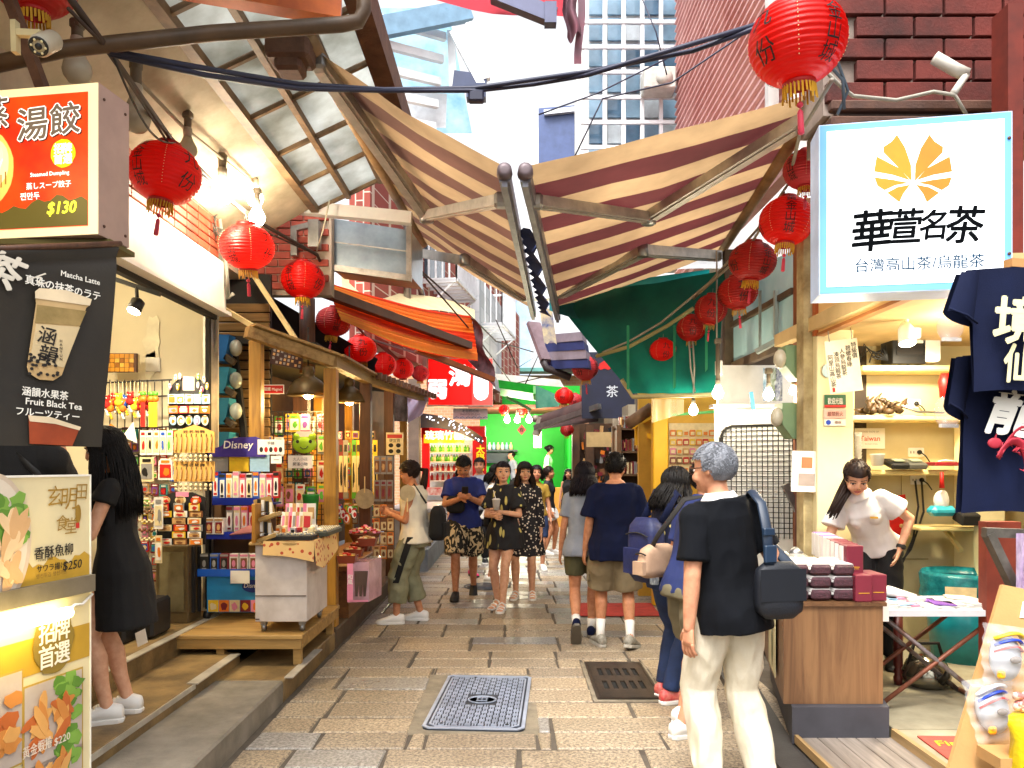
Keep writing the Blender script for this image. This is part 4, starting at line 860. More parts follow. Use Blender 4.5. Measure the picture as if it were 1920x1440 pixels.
CN = {'red': '#c0201a', 'orange': '#e07a1e', 'yellow': '#e8c02a', 'blue': '#2456b4', 'teal': '#1d8a8c', 'pink': '#e48aa8', 'white': '#ece8de', 'cream': '#e6d3a2', 'green': '#5aa832', 'purple': '#7a4aa4', 'brown': '#7b4d2c', 'black': '#1c1a18', 'grey': '#8d8a86', 'maroon': '#7a1f2a', 'pale blue': '#9cc3dc', 'tan': '#c89c62'}
def cm(n, **k): return mat(CN[n], k.pop('rough', .45), var=.08, vs=20, **k)
# rack frame with charms
RK = thing('charm_rack', 'black wire rack holding the row of bright charms in the souvenir shop', 'rack'); m = M()
for y in (712, 742, 800): m.bar(P(190, y + 6, 6.12), P(322, y, 6.12), .012)
for i in range(10): m.bar(P(192 + 14 * i, 712, 6.13), P(192 + 14 * i, 850, 6.13), .006)
m.build('wire_frame', BLACK, RK); m = M()
for i in range(14): m.bar(P(200 + 9 * i, 715, 6.12), P(200 + 9 * i, 716, 5.95), .005)
m.build('hook', STEEL, RK)
cs = ['red', 'orange', 'red', 'yellow', 'orange', 'blue', 'red', 'yellow', 'red', 'orange', 'red', 'maroon']
for i, c in enumerate(cs):
    x = 200 + i * 7.4; y = 748 + 7 * math.sin(i * 1.9); t = thing('plush_charm', f'{c} plush charm on a string, {ORD[i]} from the drink banner in the bright charm row', 'charm', 'bright charms hanging in the souvenir shop'); kk = 6.0 / FPX; Y = 5.95 + .02 * (i % 3)
    m = M(); m.tube([P(x, 716, Y), P(x, y, Y)], .0025, 5); m.build('string', cm('cream'), t)
    m = M(); p = P(x, y, Y); m.ball(p, .026, nu=10, nv=6); m.ball(p + Vector((0, -.005, -.045)), .03, nu=10, nv=6)
    for sx in (-1, 1): m.ball(p + Vector((sx * .02, 0, .022)), .011, nu=6, nv=4)
    m.build('plush_body', cm(c, rough=.9), t)
    m = M()
    for sx in (-1, 1): m.ball(p + Vector((sx * .01, -.026, .004)), .006, nu=6, nv=4)
    m.build('eyes', WHITE, t); m = M()
    for q in range(3): m.ball(p + Vector((.008 * (q - 1), 0, -.085 - .018 * q)), .013, nu=7, nv=4)
    m.build('bell', cm('yellow' if i % 2 else 'white'), t)
for i, (x, c) in enumerate(((268, 'red'), (283, 'yellow'), (291, 'yellow'))):
    t = thing('hanging_ornament', f'{c} tasselled ornament with a knot, {ORD[i]} of the long ones beside the charms', 'ornament', 'tasselled ornaments'); m = M(); p = P(x, 748, 5.9); m.ball(p, (.03, .02, .025)); m.build('knot', cm('orange'), t)
    m = M(); m.ball(p + Vector((0, 0, .04)), (.025, .02, .02)); m.build('leaf_top', cm('green'), t); m = M(); m.box(p + Vector((0, 0, -.12)), (.03, .012, .19)); m.build('tassel', cm(c), t)
t = M(); f = Frame(P(208, 812, 5.7), (1, 0, 0), (0, 0, 1)); sgn = thing('price_sign', 'orange peaked sign with zeros beside the long haired browser', 'sign'); t.plate(f, [(-.075, -.06), (.08, -.06), (.08, .0), (0, .07), (-.075, .0)], .008); t.build('board', cm('orange'), sgn)
t = M(); t.rect(f, 0, -.025, .15, .06, .001, 0, .002); t.build('red_band', RED, sgn); t = M(); t.text('000', f, 0, -.025, .04, 0, .004, .02); t.build('lettering', PAPER, sgn)
t = M(); f = Frame(P(246, 812, 5.66), (.9, 0, -.4), (.4, 0, .9)); t.plate(f, [(-.05, -.05), (.07, -.05), (-.02, .08)], .003); t.build('paper_tag', PAPER, None, 'white triangular paper tag above the long haired browser', 'tag')
for i in range(5): hang('keyring_packet', f'white keyring packet {ORD[i]} from the drink banner above the browser shoulder', 'packet', 'white keyring packets', 268 + 12.5 * i, 830, 5.85, 11, 46, [cm('white'), cm('cream'), cm(['red', 'black', 'orange', 'blue', 'green'][i])])
hang('picture_packet', 'cream packet with dark figure left of the clear bag in the souvenir shop', 'packet', None, 275, 880, 5.8, 26, 46, [cm('cream'), cm('grey'), cm('black')]); hang('clear_bag', 'clear bag of red trinkets under the keyring packets', 'bag', None, 310, 880, 5.8, 27, 40, [cm('white'), cm('red'), cm('orange')], 'pouch')
# round topped card board
RB = thing('card_board', 'black round topped card stand with stickers and tags in the souvenir shop', 'display board'); f = Frame(P(354, 752, 5.9), (1, 0, 0), (0, 0, 1)); k_ = 5.9 / FPX
pts = [(-38 * k_, -52 * k_), (38 * k_, -52 * k_), (38 * k_, 10 * k_)] + [(38 * k_ * math.cos(a), 10 * k_ + 36 * k_ * math.sin(a)) for a in [math.pi * q / 14 for q in range(1, 14)]] + [(-38 * k_, 10 * k_)]
m = M(); m.plate(f, pts, .015); m.build('board', BLACK, RB)
m = M(); m.rect(f, 0, 33 * k_, 22 * k_, 26 * k_, .003, 0, .004); m.build('price_card', mat('#e9b9b4', .7), RB)
for i in range(10):
    hang('pin_charm', f'small {["white", "grey", "pink", "yellow", "green"][i % 5]} figure pin {ORD[i]} around the arch of the black card stand', 'pin', 'figure pins on the black card stand', (329, 337, 318, 333, 371, 382, 371, 378, 388, 376)[i], (708, 705, 725, 725, 706, 712, 722, 730, 724, 738)[i], 5.87, 6, 13, [cm(["white", "grey", "pink", "yellow", "green"][i % 5]), cm(['orange', 'white', 'red', 'brown', 'yellow'][i % 5]), cm('white')], 'oval')
for r, (y, n, xs, hgt, shp) in enumerate(((748, 5, 16, 18, 'card'), (768, 4, 20, 14, 'card'), (788, 5, 15, 19, 'oval'))):
    for i in range(n):
        c = ['pale blue', 'orange', 'grey', 'red', 'white', 'tan'][(i * 2 + r) % 6]; c2 = ['orange', 'yellow', 'pink', 'cream', 'pale blue'][(i + r * 2) % 5]
        hang('sticker_card', f'{c} sticker card {ORD[i]} in the {["upper", "middle", "lower"][r]} row of the black card stand', 'card', 'sticker cards on the black stand', 354 - (n - 1) * xs / 2 + i * xs, y, 5.87, xs - 1.5, hgt, [cm('pale blue' if c == 'grey' else c), cm(c2), cm('white' if i % 2 else 'orange')], shp, R_.uniform(-.06, .06))
# wooden strap boards
for bI, (y0, y1, lb) in enumerate(((797, 846, 'upper'), (862, 900, 'lower'))):
    SB = thing('strap_board', f'{lb} honey coloured board with wooden phone straps hanging on hooks', 'display board', 'phone strap boards'); f = Frame(P(364, (y0 + y1) / 2 + 3, 5.75), (1, 0, 0), (0, 0, 1)); k_ = 5.75 / FPX; h_ = (y1 - y0) / 2 * k_; w_ = 38 * k_; m = M()
    m.plate(f, [(-w_, -h_), (w_, -h_), (w_, h_ * .6), (0, h_ * 1.15), (-w_, h_ * .6)] if bI == 0 else [(-w_, -h_), (w_, -h_), (w_, h_), (-w_, h_)], .014); m.build('board', KRAFT, SB)
    t = M(); t.text('琉球吊飾' if 0 else '姓名吊飾', f, 0, h_ * .62, .022, 0, .002, .01, 1.6); t.build('lettering', INK, SB)
    for i in range(8):
        x = -w_ * .86 + i * w_ * .245; tg = thing('wooden_strap', f'wooden strap {ORD[i]} from the browser on the {lb} honey coloured board', 'phone strap', 'wooden phone straps')
        m = M(); m.bar(f(x, h_ * .2, .004), f(x - .006, -h_ * .75, .012), .013, .008); m.build('tag', cm('tan'), tg); m = M(); m.tube([f(x, h_ * .45, .004), f(x, h_ * .2, .01)], .0025, 5); m.build('cord', BLACK, tg)
        m = M(); m.ball(f(x, -h_ - .028, .014), (.013, .012, .016), nu=8, nv=6); m.ball(f(x, -h_ - .056, .014), (.011, .011, .013), nu=8, nv=6); m.build('bead', cm('cream'), tg)
# lower packet rack
PRk = thing('packet_rack', 'low packet rack with rounded dark header beside the browser', 'rack'); f = Frame(P(338, 973, 5.7), (1, 0, 0), (0, 0, 1)); k_ = 5.7 / FPX; m = M(); m.plate(f, [(-46 * k_, -48 * k_), (46 * k_, -48 * k_), (46 * k_, 40 * k_), (20 * k_, 50 * k_), (-14 * k_, 50 * k_), (-38 * k_, 40 * k_)], .03); m.build('back_panel', DARK, PRk)
m = M(); m.rect(f, 4 * k_, 46 * k_, 24 * k_, 9 * k_, .003, 0, .004); m.build('header_card', PINK, PRk)
for r in range(7):
    for i in range(3):
        if r > 2 and i == 0 and r % 2: continue
        c = ['tan', 'cream', 'red', 'grey', 'yellow', 'white', 'brown'][(r * 2 + i) % 7]
        hang('snack_packet', f'{c} packet, {ORD[i]} across in the {ORD[r]} row down of the low packet rack', 'packet', 'packets on the low rack', 309 + 29 * i - 3 * (r % 2), 938 + 13 * r, 5.67, 25 if r > 1 else 20, 12 if r > 1 else 16, [cm(c), cm(['cream', 'tan', 'orange'][(r + i) % 3]), cm(['red', 'brown', 'white'][(i + r) % 3])], 'card' if r else 'oval')
hang('long_tag', 'long white tag with rounded end hanging left of the low packet rack', 'tag', None, 297, 962, 5.62, 17, 60, [cm('white'), cm('cream'), cm('grey')]); hang('long_tag', 'pale tag with an orange rounded end low beside the glass cabinet', 'tag', None, 297, 1030, 5.62, 13, 52, [cm('cream'), cm('white'), cm('orange')])
for i in range(7):
    t = thing('bead_string', f'string of dark and pale beads {ORD[i]} out from the browser dress', 'bead string', 'bead strings'); m = M()
    for q in range(6): m.ball(P(262 + 4.5 * i, 925 + 17 * q + 3 * (i % 2), 5.78), .011, q % 2, nu=7, nv=5)
    m.build('beads', [cm('brown'), cm('cream')], t)
CB_ = thing('glass_cabinet', 'brown glass fronted cabinet standing under the low packet rack', 'cabinet'); m = M(); m.box((P(325, 1085, 5.95).x, 6.05, .36 + .3), (.25, .25, .6), b=.006); m.build('body', mat('#6b5a3c', .3, col2='#4a3c26', vs=4), CB_)
m = M(); m.box((P(325, 1085, 5.95).x, 5.92, .68), (.19, .006, .46)); m.build('glass_door', mat('#7d7354', .08, var=.2, spec=.8), CB_); m = M(); m.bar(P(352, 1025, 5.95), P(352, 1148, 5.95), .02); m.bar(P(362, 1025, 6.0), P(362, 1148, 6.0), .03); m.bar(P(374, 1025, 6.1), P(374, 1146, 6.1), .02); m.build('rail', DARK, CB_)
m = M(); m.box((-2.62, 5.5, .5), (.24, .3, .26), b=.02); m.box((-2.72, 5.3, .42), (.2, .2, .12), b=.02); m.build('dark_box', BLACK, None, 'dark box on the shop floor behind the black dress', 'box')
t = thing('toy_crate', 'small wooden crate of pink bagged toys on the step behind the menu board', 'crate'); m = M(); p = P(180, 1235, 4.4); m.box(p, (.16, .14, .04), b=.004); m.build('crate', KRAFT, t); m = M(); m.ball(p + Vector((0, 0, .05)), (.07, .06, .08)); m.build('pink_bag', mat('#d9a0c8', .3), t)
m = M(); m.plate(Frame(P(262, 1197, 4.9), (.95, 0, .3), (-.3, 0, .95)), [(-.03, -.05), (.04, -.04), (.05, .05), (-.02, .04)], .004); m.build('paper_scrap', PAPER, None, 'scrap of white paper on the floor beside the calf', 'paper')
# teal meter boxes
for i, y in enumerate((655, 715, 772, 835)):
    t = thing('meter_box', f'teal electricity meter box with a glass dome, {ORD[i]} from the top of the stack', 'meter box', 'stacked meter boxes', loc=(0, 0, 0)); p = P(423, y, 6.85); q = .115
    m = M(); m.loft([[p + Vector((-.07, -.1, q)), p + Vector((.07, -.1, q)), p + Vector((.07, .14, q)), p + Vector((-.07, .14, q))], [p + Vector((-.07, -.1, -q)), p + Vector((.03, -.1, -q)), p + Vector((.03, .14, -q)), p + Vector((-.07, .14, -q))]], 0, False); m.build('housing', mat('#2f8aa8' if i else '#2a6fb4', .45, var=.1), t)
    m = M(); m.ball(p + Vector((.12, -.08, .0)), (.055, .06, .075)); m.build('glass_dome', mat('#a9b3a8', .08, var=.2, spec=.8), t); m = M(); m.box(p + Vector((.1, -.04, 0)), (.06, .08, .1), b=.01); m.build('dial', mat('#c9b06a', .5), t)
    m = M(); m.box(p + Vector((.06, -.06, -.1)), (.1, .08, .06), R=Matrix.Rotation(.6, 3, 'Y'), b=.008); m.build('terminal_cover', mat('#4a4030', .5), t)
# rolling slat shutter and timber stall
SH = thing('slat_shutter', 'weathered timber slat shutter behind the teal meter boxes', 'shutter')
m = M(); m.box((P(455, 700, 7.1).x, 7.15, 1.85), (.5, .04, 3.0)); m.build('backing', DARK, SH); sm_ = M(); sm_.box((0, 0, 0), (.5, .03, .075), R=Matrix.Rotation(.25, 3, 'X'), b=.004); sm_ = sm_.mesh('slat', mat('#8a6a3c', .6, col2='#5b4324', kind='wood', vs=4, axis=0))
for i in range(30):
    b = put('slat', sm_, SH); b.location = (P(455, 700, 7.1).x, 7.1, .48 + i * .088)
m = M(); m.bar(P(437, 640, 6.95), P(462, 850, 6.95), .05, .06); m.build('dark_stile', DARK, SH)
ST = thing('timber_stall', 'timber souvenir stall with square posts and a long top beam', 'stall'); PST = mat('#b8862f', .5, col2='#8a5f1e', kind='wood', vs=3.5)
def post(px, Y, z0, ytop, w, mm=PST):
    x = P(px, 0, Y).x; z1 = P(0, ytop, Y).z; m = M(); m.box((x, Y, (z0 + z1) / 2), (w, w, z1 - z0), b=.006); m.build('post', mm, ST); return Vector((x, Y, z1))
pa = post(481, 6.4, .36, 640, .1); pb = post(621, 6.8, .0, 692, .11); post(686, 8.4, .1, 712, .12, BROWN); post(730, 9.9, .1, 730, .12, BROWN); post(598, 8.6, .1, 735, .1); post(655, 9.8, .1, 748, .1); post(566, 7.6, .1, 740, .14, BROWN); post(757, 10.6, .1, 760, .1)
BM = mat('#a98a55', .6, col2='#75582e', kind='wood', vs=3, axis=1); m = M(); pts = [P(462, 622, 6.25), P(622, 678, 6.75), P(690, 712, 8.4), P(798, 748, 11)]
for a, b in zip(pts[:-1], pts[1:]): m.bar(a, b, .09, .09)
for a, b in zip(pts[:-1], pts[1:]): m.bar(a + Vector((.05, 0, .055)), b + Vector((.05, 0, .055)), .12, .02)
m.build('top_beam', BM, ST)
for k_ in range(16):
    m = M(); p = Vector(pts[2]).lerp(pts[3], k_ / 15); m.box(p + Vector((.12, 0, .04)), (.07, .06, .07)); m.build('rafter_end', BROWN, ST)
m = M(); m.grid(lambda u, v: Vector(P(440, 500, 7.25)).lerp(P(720, 668, 9.8), u).lerp(Vector(P(452, 628, 6.9)).lerp(P(800, 735, 11.6), u), v) + Vector((-.12 - 1.0 * math.sin(math.pi * v) * .3, .25, 0)), 8, 6); m.build('dark_tarp', mat('#1d1c2e', .8, col2='#17110c', vs=2), ST)
m = M(); m.loft([[(-3.4, y, 2.75), (-1.75, y, 2.62), (-1.75, y, 2.68), (-3.4, y, 2.82)] for y in (6.9, 11)], 0, False); m.build('stall_ceiling', DARK, ST)
for a, b, w in (((475, 515, 6.9), (560, 645, 6.75), .035), ((418, 578, 6.7), (508, 632, 6.5), .04)):
    m = M(); m.bar(P(*a), P(*b), w, w); m.build('batten', mat('#d3c08c', .6), ST)
m = M(); m.tube([P(576, 560, 8.2), P(576, 700, 8.2)], .085, 10); m.build('round_post', BROWN, ST)
for q in ((-3.0, 7.3, 1.1), (-2.9, 9.6, 1.2)): m = M(); m.box((q[0], q[1], 1.0), (q[2], .06, 1.9)); m.build('partition', mat('#a87838', .6, col2='#7c5624', kind='wood', vs=3), ST)
def domelamp(px, py, Y, label):
    p = P(px, py, Y); t = thing('pendant_lamp', label, 'pendant lamp', 'dome pendant lamps in the timber stall'); m = M(); m.lathe([(.195, -.02), (.19, .0), (.165, .06), (.12, .115), (.06, .15), (.05, .17), (.055, .19), (.05, .24), (.02, .25)], p, 24); m.build('shade', mat('#5e4d2e', .4, .4), t)
    m = M(); m.lathe([(.0, .045), (.16, .04), (.188, -.012), (.185, -.018)], p, 24, cap=False); m.build('shade_inside', mat('#f2e2b0', .6, var=0), t)
    m = M(); m.ball(p + Vector((0, 0, .0)), .05); m.build('bulb', mat('#fff2cc', .3, var=0, emit=25., ecol='#ffe9b0'), t); m = M(); m.tube([p + Vector((0, 0, .24)), p + Vector((0, 0, .6))], .008, 6); m.build('cord', BLACK, t)
    lamp(p + Vector((0, 0, -.09)), 26, '#ffd48a', .07)
domelamp(578, 738, 6.95, 'nearer brown dome lamp shining between the first two timber posts'); domelamp(655, 752, 8.4, 'farther dark dome lamp past the second timber post')
lamp((-2.4, 9.4, 1.9), 30, '#ffc860', .1); lamp((-2.2, 7.9, 1.75), 12, '#ffc860', .1)  # added fill lights inside the stall, without bulbs
t = thing('magnet_sign', 'red sign reading Magnet on the stall back wall', 'sign'); f = Frame(P(512, 730, 7.0), (1, 0, 0), (0, 0, 1)); m = M(); m.rect(f, 0, 0, .2, .085, .008); m.build('border', PAPER, t); m = M(); m.rect(f, 0, 0, .185, .07, .002, 0, .003); m.build('panel', RED, t); m = M(); m.text('磁鐵 Magnet', f, 0, 0, .03, 0, .005, .015, fit=.165); m.build('lettering', PAPER, t)
t = thing('switch_panel', 'dark board of small square samples under the stall beam', 'sample board'); f = Frame(P(538, 672, 6.95), (.94, .3, -.15), (.1, 0, .99)); m = M(); m.rect(f, 0, 0, .28, .15, .01); m.build('board', mat('#3a1e1a', .6), t); m = M()
for i in range(8):
    for j in range(4):
        if (i * 7 + j * 3) % 5: m.rect(f, -.115 + i * .033, -.05 + j * .034, .02, .022, .004, (i + j) % 2, .003)
m.build('samples', [cm('tan'), cm('grey')], t)
# wire grid with goods
WG = thing('wire_grid', 'black wire grid panel between the first two timber posts', 'wire grid'); m = M(); x0, x1 = P(494, 0, 7.15).x, P(612, 0, 7.15).x; z0, z1 = P(0, 985, 7.15).z, P(0, 772, 7.15).z
for i in range(14): m.bar((x0 + (x1 - x0) * i / 13, 7.15, z0), (x0 + (x1 - x0) * i / 13, 7.15, z1), .007)
for j in range(22): m.bar((x0, 7.143, z0 + (z1 - z0) * j / 21), (x1, 7.143, z0 + (z1 - z0) * j / 21), .007)
m.build('wires', BLACK, WG)
gi = 0
for r, (y, h_) in enumerate(((795, 34), (835, 36), (885, 40), (928, 38))):
    for i in range(6):
        x = 503 + 20 * i; c = ['white', 'pink', 'pale blue', 'cream', 'green', 'tan', 'red', 'grey', 'yellow'][(i * 4 + r * 5) % 9]
        if 525 < x < 590 and r in (1, 2): continue
        hang('hanging_packet', f'{c} packet {ORD[i]} across in the {ORD[r]} row of the black wire grid', 'packet', 'packets on the black wire grid', x, y + 3 * math.sin(i * 2), 7.1 + (.08 if r == 0 else 0), 17, h_, [cm(c), cm(['cream', 'white', 'pink'][(i + r) % 3]), cm(['brown', 'red', 'blue', 'green'][(i + 2 * r) % 4])])
for x, c in ((552, 'yellow'), (572, 'pink')): hang('gift_bag', f'{c} gift bag hanging near the top of the black wire grid', 'bag', 'gift bags', x, 793, 6.98, 20, 34, [cm(c), cm('white'), cm('green' if c == 'yellow' else 'purple')], 'pouch')
t = thing('frog_pouch', 'lime green pouch with a smiling face and white top on the wire grid', 'pouch'); f = Frame(P(571, 833, 6.95), (1, 0, 0), (0, 0, 1)); k_ = 6.95 / FPX
m = M(); m.ball(f(0, 0), (23 * k_, .02, 17 * k_), nu=18, nv=10); m.ball(f(-14 * k_, 14 * k_), (8 * k_, .018, 8 * k_)); m.ball(f(14 * k_, 14 * k_), (8 * k_, .018, 8 * k_)); m.build('face', mat('#9ac81c', .4), t)
m = M(); m.plate(f, [(-20 * k_, 14 * k_), (20 * k_, 14 * k_), (14 * k_, 24 * k_), (-14 * k_, 24 * k_)], .01, 0, .012); m.build('white_top', WHITE, t); m = M()
for sx in (-1, 1): m.disc(f, sx * 12 * k_, 5 * k_, 3 * k_, 3.4 * k_, .004, 0, .023)
m.tube([f(-7 * k_, -5 * k_, .022), f(-2 * k_, -9 * k_, .024), f(4 * k_, -8 * k_, .024), f(8 * k_, -3 * k_, .022)], .004, 5); m.build('features', INK, t)
for x, y, w_, h_, c, s in ((563, 866, 46, 24, 'white', 'white handwritten note under the lime green pouch'), (508, 838, 50, 28, 'white', 'white card of watch pictures over the display stand header'), (740, 832, 32, 42, 'cream', 'cream notice with red heading on the last timber post'), (518, 862, 20, 14, 'white', 'small blank white slip under the watch picture card')):
    t = thing('paper_note', s, 'note'); f = Frame(P(x, y, 6.15 if x < 530 else 6.9 if x < 600 else 9.75), (1, 0, 0), (0, 0, 1)); k_ = f.o.y / FPX; m = M(); m.rect(f, 0, 0, w_ * k_, h_ * k_, .003); m.build('sheet', PAPER if c == 'white' else cm('cream'), t); m = M()
    if h_ > 40: m.rect(f, 0, 14 * k_, 28 * k_, 7 * k_, .001, 0, .002); [m.disc(f, (-7 + 14 * (q % 2)) * k_, (-3 - 11 * (q // 2)) * k_, 4.5 * k_, 4 * k_, .001, 1, .002) for q in range(4)]; m.text('便宜賣', f, 0, 6 * k_, 6 * k_, 1, .002)
    elif h_ > 26: [m.disc(f, (-18 + 9 * q) * k_, -5 * k_, 3.4 * k_, 5 * k_, .001, 1 - q % 2, .002) for q in range(5)]; m.text('手錶', f, 0, 7 * k_, 6 * k_, 1, .002)
    elif h_ > 20: m.text('大人小孩', f, 0, 5 * k_, 6 * k_, 2, .002, fit=34 * k_); m.text('開運小物', f, 0, -4 * k_, 6 * k_, 1, .002, fit=30 * k_)
    else: m.rect(f, 0, 0, 10 * k_, 1.5 * k_, .001, 2, .002)
    m.build('print', [RED, INK, cm('grey')], t)
# character goods stand
DS = thing('display_stand', 'three shelf blue gift display stand with purple header on the timber deck', 'display stand'); DBL = mat('#1a2f9a', .35, var=.08); DBR = mat('#2a76c8', .4, var=.08); SB_ = mat('#6b4a2c', .6)
for y, xa, xb, Y, mm in ((940, 398, 512, 6.22, DBL), (1004, 380, 505, 6.14, DBL), (1074, 370, 500, 6.05, mat('#1c5ac0', .35))):
    m = M(); a, b = P(xa, y, Y), P(xb, y, Y); m.box(((a.x + b.x) / 2, Y, a.z), (b.x - a.x, .012, .058)); m.box(((a.x + b.x) / 2, Y + .11, a.z - .02), (b.x - a.x, .22, .012)); m.build('shelf', mm, DS)
m = M(); m.box((P(445, 0, 6.3).x, 6.42, 1.02), (.56, .02, 1.3)); m.build('back_panel', SB_, DS)
f = Frame(P(432, 1113, 6.08), (1, 0, 0), (0, 0, 1)); k_ = 6.08 / FPX; m = M(); m.rect(f, 8 * k_, 0, 104 * k_, 70 * k_, .02); m.build('base_panel', mat('#2a8ec8', .4, var=.1), DS)
m = M()
for i, c in enumerate(('yellow', 'orange', 'cream', 'maroon', 'pink')): m.rect(f, (-32 + 20 * i) * k_, -23 * k_, 19 * k_, 22 * k_, .002, i, .002); m.disc(f, (-32 + 20 * i) * k_, -24 * k_, 6 * k_, 7 * k_, .001, (i + 2) % 5, .004, 12, .2)
m.build('colour_squares', [cm(c) for c in ('yellow', 'orange', 'cream', 'maroon', 'pink')], DS)
m = M(); m.disc(f, 42 * k_, 14 * k_, 20 * k_, 12 * k_, .002, 0, .003); m.build('oval_badge', mat('#17388f', .4), DS); m = M(); m.text('Disney', f, 42 * k_, 14 * k_, 10 * k_, 0, .006, .01, None, .15, fit=32 * k_)
f2 = Frame(P(452, 836, 6.3), (1, 0, 0), (0, 0, 1)); m.text('Disney', f2, -.02, .0, .075, 0, .006, .012, None, .1, fit=.24); m.build('lettering', PAPER, DS)
m = M(); m.plate(f2, [(-.27, -.09), (.2, -.09), (.2, .04), (.12, .075), (-.02, .07), (-.12, .055), (-.16, .0), (-.27, -.04)], .012); m.build('header', mat('#3a2a8a', .4), DS)
m = M(); f3 = Frame(P(455, 868, 6.32), (1, 0, 0), (0, 0, 1))
for i, c in enumerate(('grey', 'yellow', 'pale blue')): m.rect(f3, -.2 + .17 * i, 0, .16, .14, .004, i, 0)
m.build('picture_panel', [cm('grey'), cm('yellow'), cm('pale blue')], DS)
m = M(); m.rect(Frame(P(450, 1082, 6.03), (1, 0, 0), (0, 0, 1)), 0, 0, .15, .1, .003); m.build('price_card', PAPER, DS)
m = M()
for sx in (-.24, .2): m.lathe([(.03, -.02), (.03, .02)], (P(445, 0, 6.1).x + sx, 6.1, .392), 12, axis=(1, 0, 0))
m.build('castor', BLACK, DS)
tc = ['blue', 'blue', 'white', 'white', 'pink', 'white', 'blue', 'white', 'pink', 'red']
for i, c in enumerate(tc): th_box('gift_box', f'slim {c} gift box {ORD[i]} from the strap boards on the top blue shelf', 'gift box', 'slim gift boxes', 404 + 12.6 * i, 911 + (2 if i % 3 else -2), 6.25, 11.4, 50, .05, [cm(c), cm('white' if c != 'white' else 'cream'), cm(['red', 'black', 'orange', 'pink'][i % 4])])
for i, c in enumerate(('grey', 'cream', 'pink', 'red', 'white')): th_box('gift_box', f'slim {c} gift box {ORD[i]} of the tall ones on the middle blue shelf', 'gift box', 'slim gift boxes', 430 + 14 * i, 974, 6.2, 12.5, 50, .05, [cm(c), cm('white'), cm(['maroon', 'pink', 'orange', 'red', 'blue'][i])])
for i in range(2): th_box('watch_box', f'white watch box with a brown window on the middle blue shelf, {["outer", "inner"][i]} one', 'watch box', 'boxed watches', 392 + 18 * i, 987, 6.12, 17, 30, .08, [cm('white'), cm('maroon'), cm('tan')])
m = M(); m.loft([[P(430, 1002, 6.1), P(468, 984, 6.1), P(490, 996, 6.1)], [P(430, 1004, 6.14), P(468, 986, 6.14), P(490, 998, 6.14)]], 0, False); m.build('paper_sheet', mat('#e89a94', .7), None, 'folded pink paper lying on the middle blue shelf', 'paper')
for i, c in enumerate(('black', 'blue', 'maroon', 'white', 'white', 'white')): th_box('watch_box', f'{c} watch box {ORD[i]} from the glass cabinet on the bottom blue shelf', 'watch box', 'boxed watches', 383 + 18.5 * i, 1055, 6.06, 16.5, 33, .06, [cm(c), cm('brown' if i > 2 else 'black'), cm('grey' if i < 3 else 'pink')])
# white cart
CT = thing('goods_cart', 'white painted goods cart on castors at the edge of the timber deck', 'cart'); cx, cyy = -1.68, 5.9; CW = mat('#d8cfc8', .55, col2='#b9ada4', vs=5, bump=.05)
m = M(); m.box((cx, cyy, .72), (.375, .62, .56), b=.004); m.build('body', CW, CT); m = M(); m.box((cx - .01, cyy, 1.01), (.43, .68, .02), b=.003); m.build('top_board', mat('#c9a56a', .5, col2='#96733c', kind='wood', vs=3, axis=1), CT)
m = M(); m.box((cx, 5.587, .63), (.37, .004, .006)); m.box((cx - .17, 5.5875, .46), (.03, .004, .008)); m.build('scuff_mark', mat('#5d4b40', .8), CT)
for dx in (-.14, .14):
    for dy in (-.25, .25): m = M(); m.lathe([(.028, -.014), (.03, 0), (.028, .014)], (cx + dx, cyy + dy, .391), 14, axis=(1, 0, 0)); m.box((cx + dx, cyy + dy, .425), (.04, .05, .03)); m.build('castor', STEEL, CT)
FLO = mat('#e0b878', .8, col2='#b5482a', kind='dots', vs=22, tp=1.); t = thing('floral_cloth', 'floral orange cloth draped over the front corner of the white cart', 'cloth')
m = M(); m.grid(lambda u, v: Vector((-1.8 + .37 * u, 5.56 - .006 * math.sin(9 * u) - .01 * v, 1.03 - (.1 + .05 * u * u) * v)), 10, 5); m.grid(lambda u, v: Vector((-1.435 + .01 * math.sin(8 * u) + .02 * v, 5.56 + .66 * u, 1.03 - (.14 + .08 * math.sin(3 * u + .4)) * v)), 12, 5); m.grid(lambda u, v: Vector((-1.8 + .37 * u, 5.56 + .66 * v, 1.031)), 4, 4); m.build('cloth', FLO, t)
t = thing('jewel_tray', 'black tray of rings along the front edge of the white cart', 'tray'); m = M(); m.box((-1.6, 5.66, 1.05), (.3, .17, .035), b=.004); m.build('tray', BLACK, t); m = M()
for i in range(12):
    for j in range(4): m.ball((-1.735 + i * .024, 5.6 + j * .04, 1.073), .008, (i * j) % 2, nu=6, nv=4)
m.build('rings', [STEEL, cm('cream')], t)
t = thing('jewel_tray', 'dark tray of pale beads running along the lane side of the cart', 'tray'); m = M(); m.box((-1.47, 6.02, 1.06), (.17, .5, .035), b=.004); m.build('tray', mat('#33382e', .5), t); m = M()
for i in range(6):
    for j in range(17): m.ball((-1.535 + i * .026, 5.8 + j * .028, 1.085), (.01, .009, .008), (i + j) % 2, nu=6, nv=4)
m.build('beads', [cm('cream'), cm('grey')], t)
m = M(); m.box((-1.86, 5.68, 1.16), (.025, .3, .28), b=.003); m.build('wooden_upright', WOODY, None, 'honey wooden end board standing on the left edge of the cart', 'board')
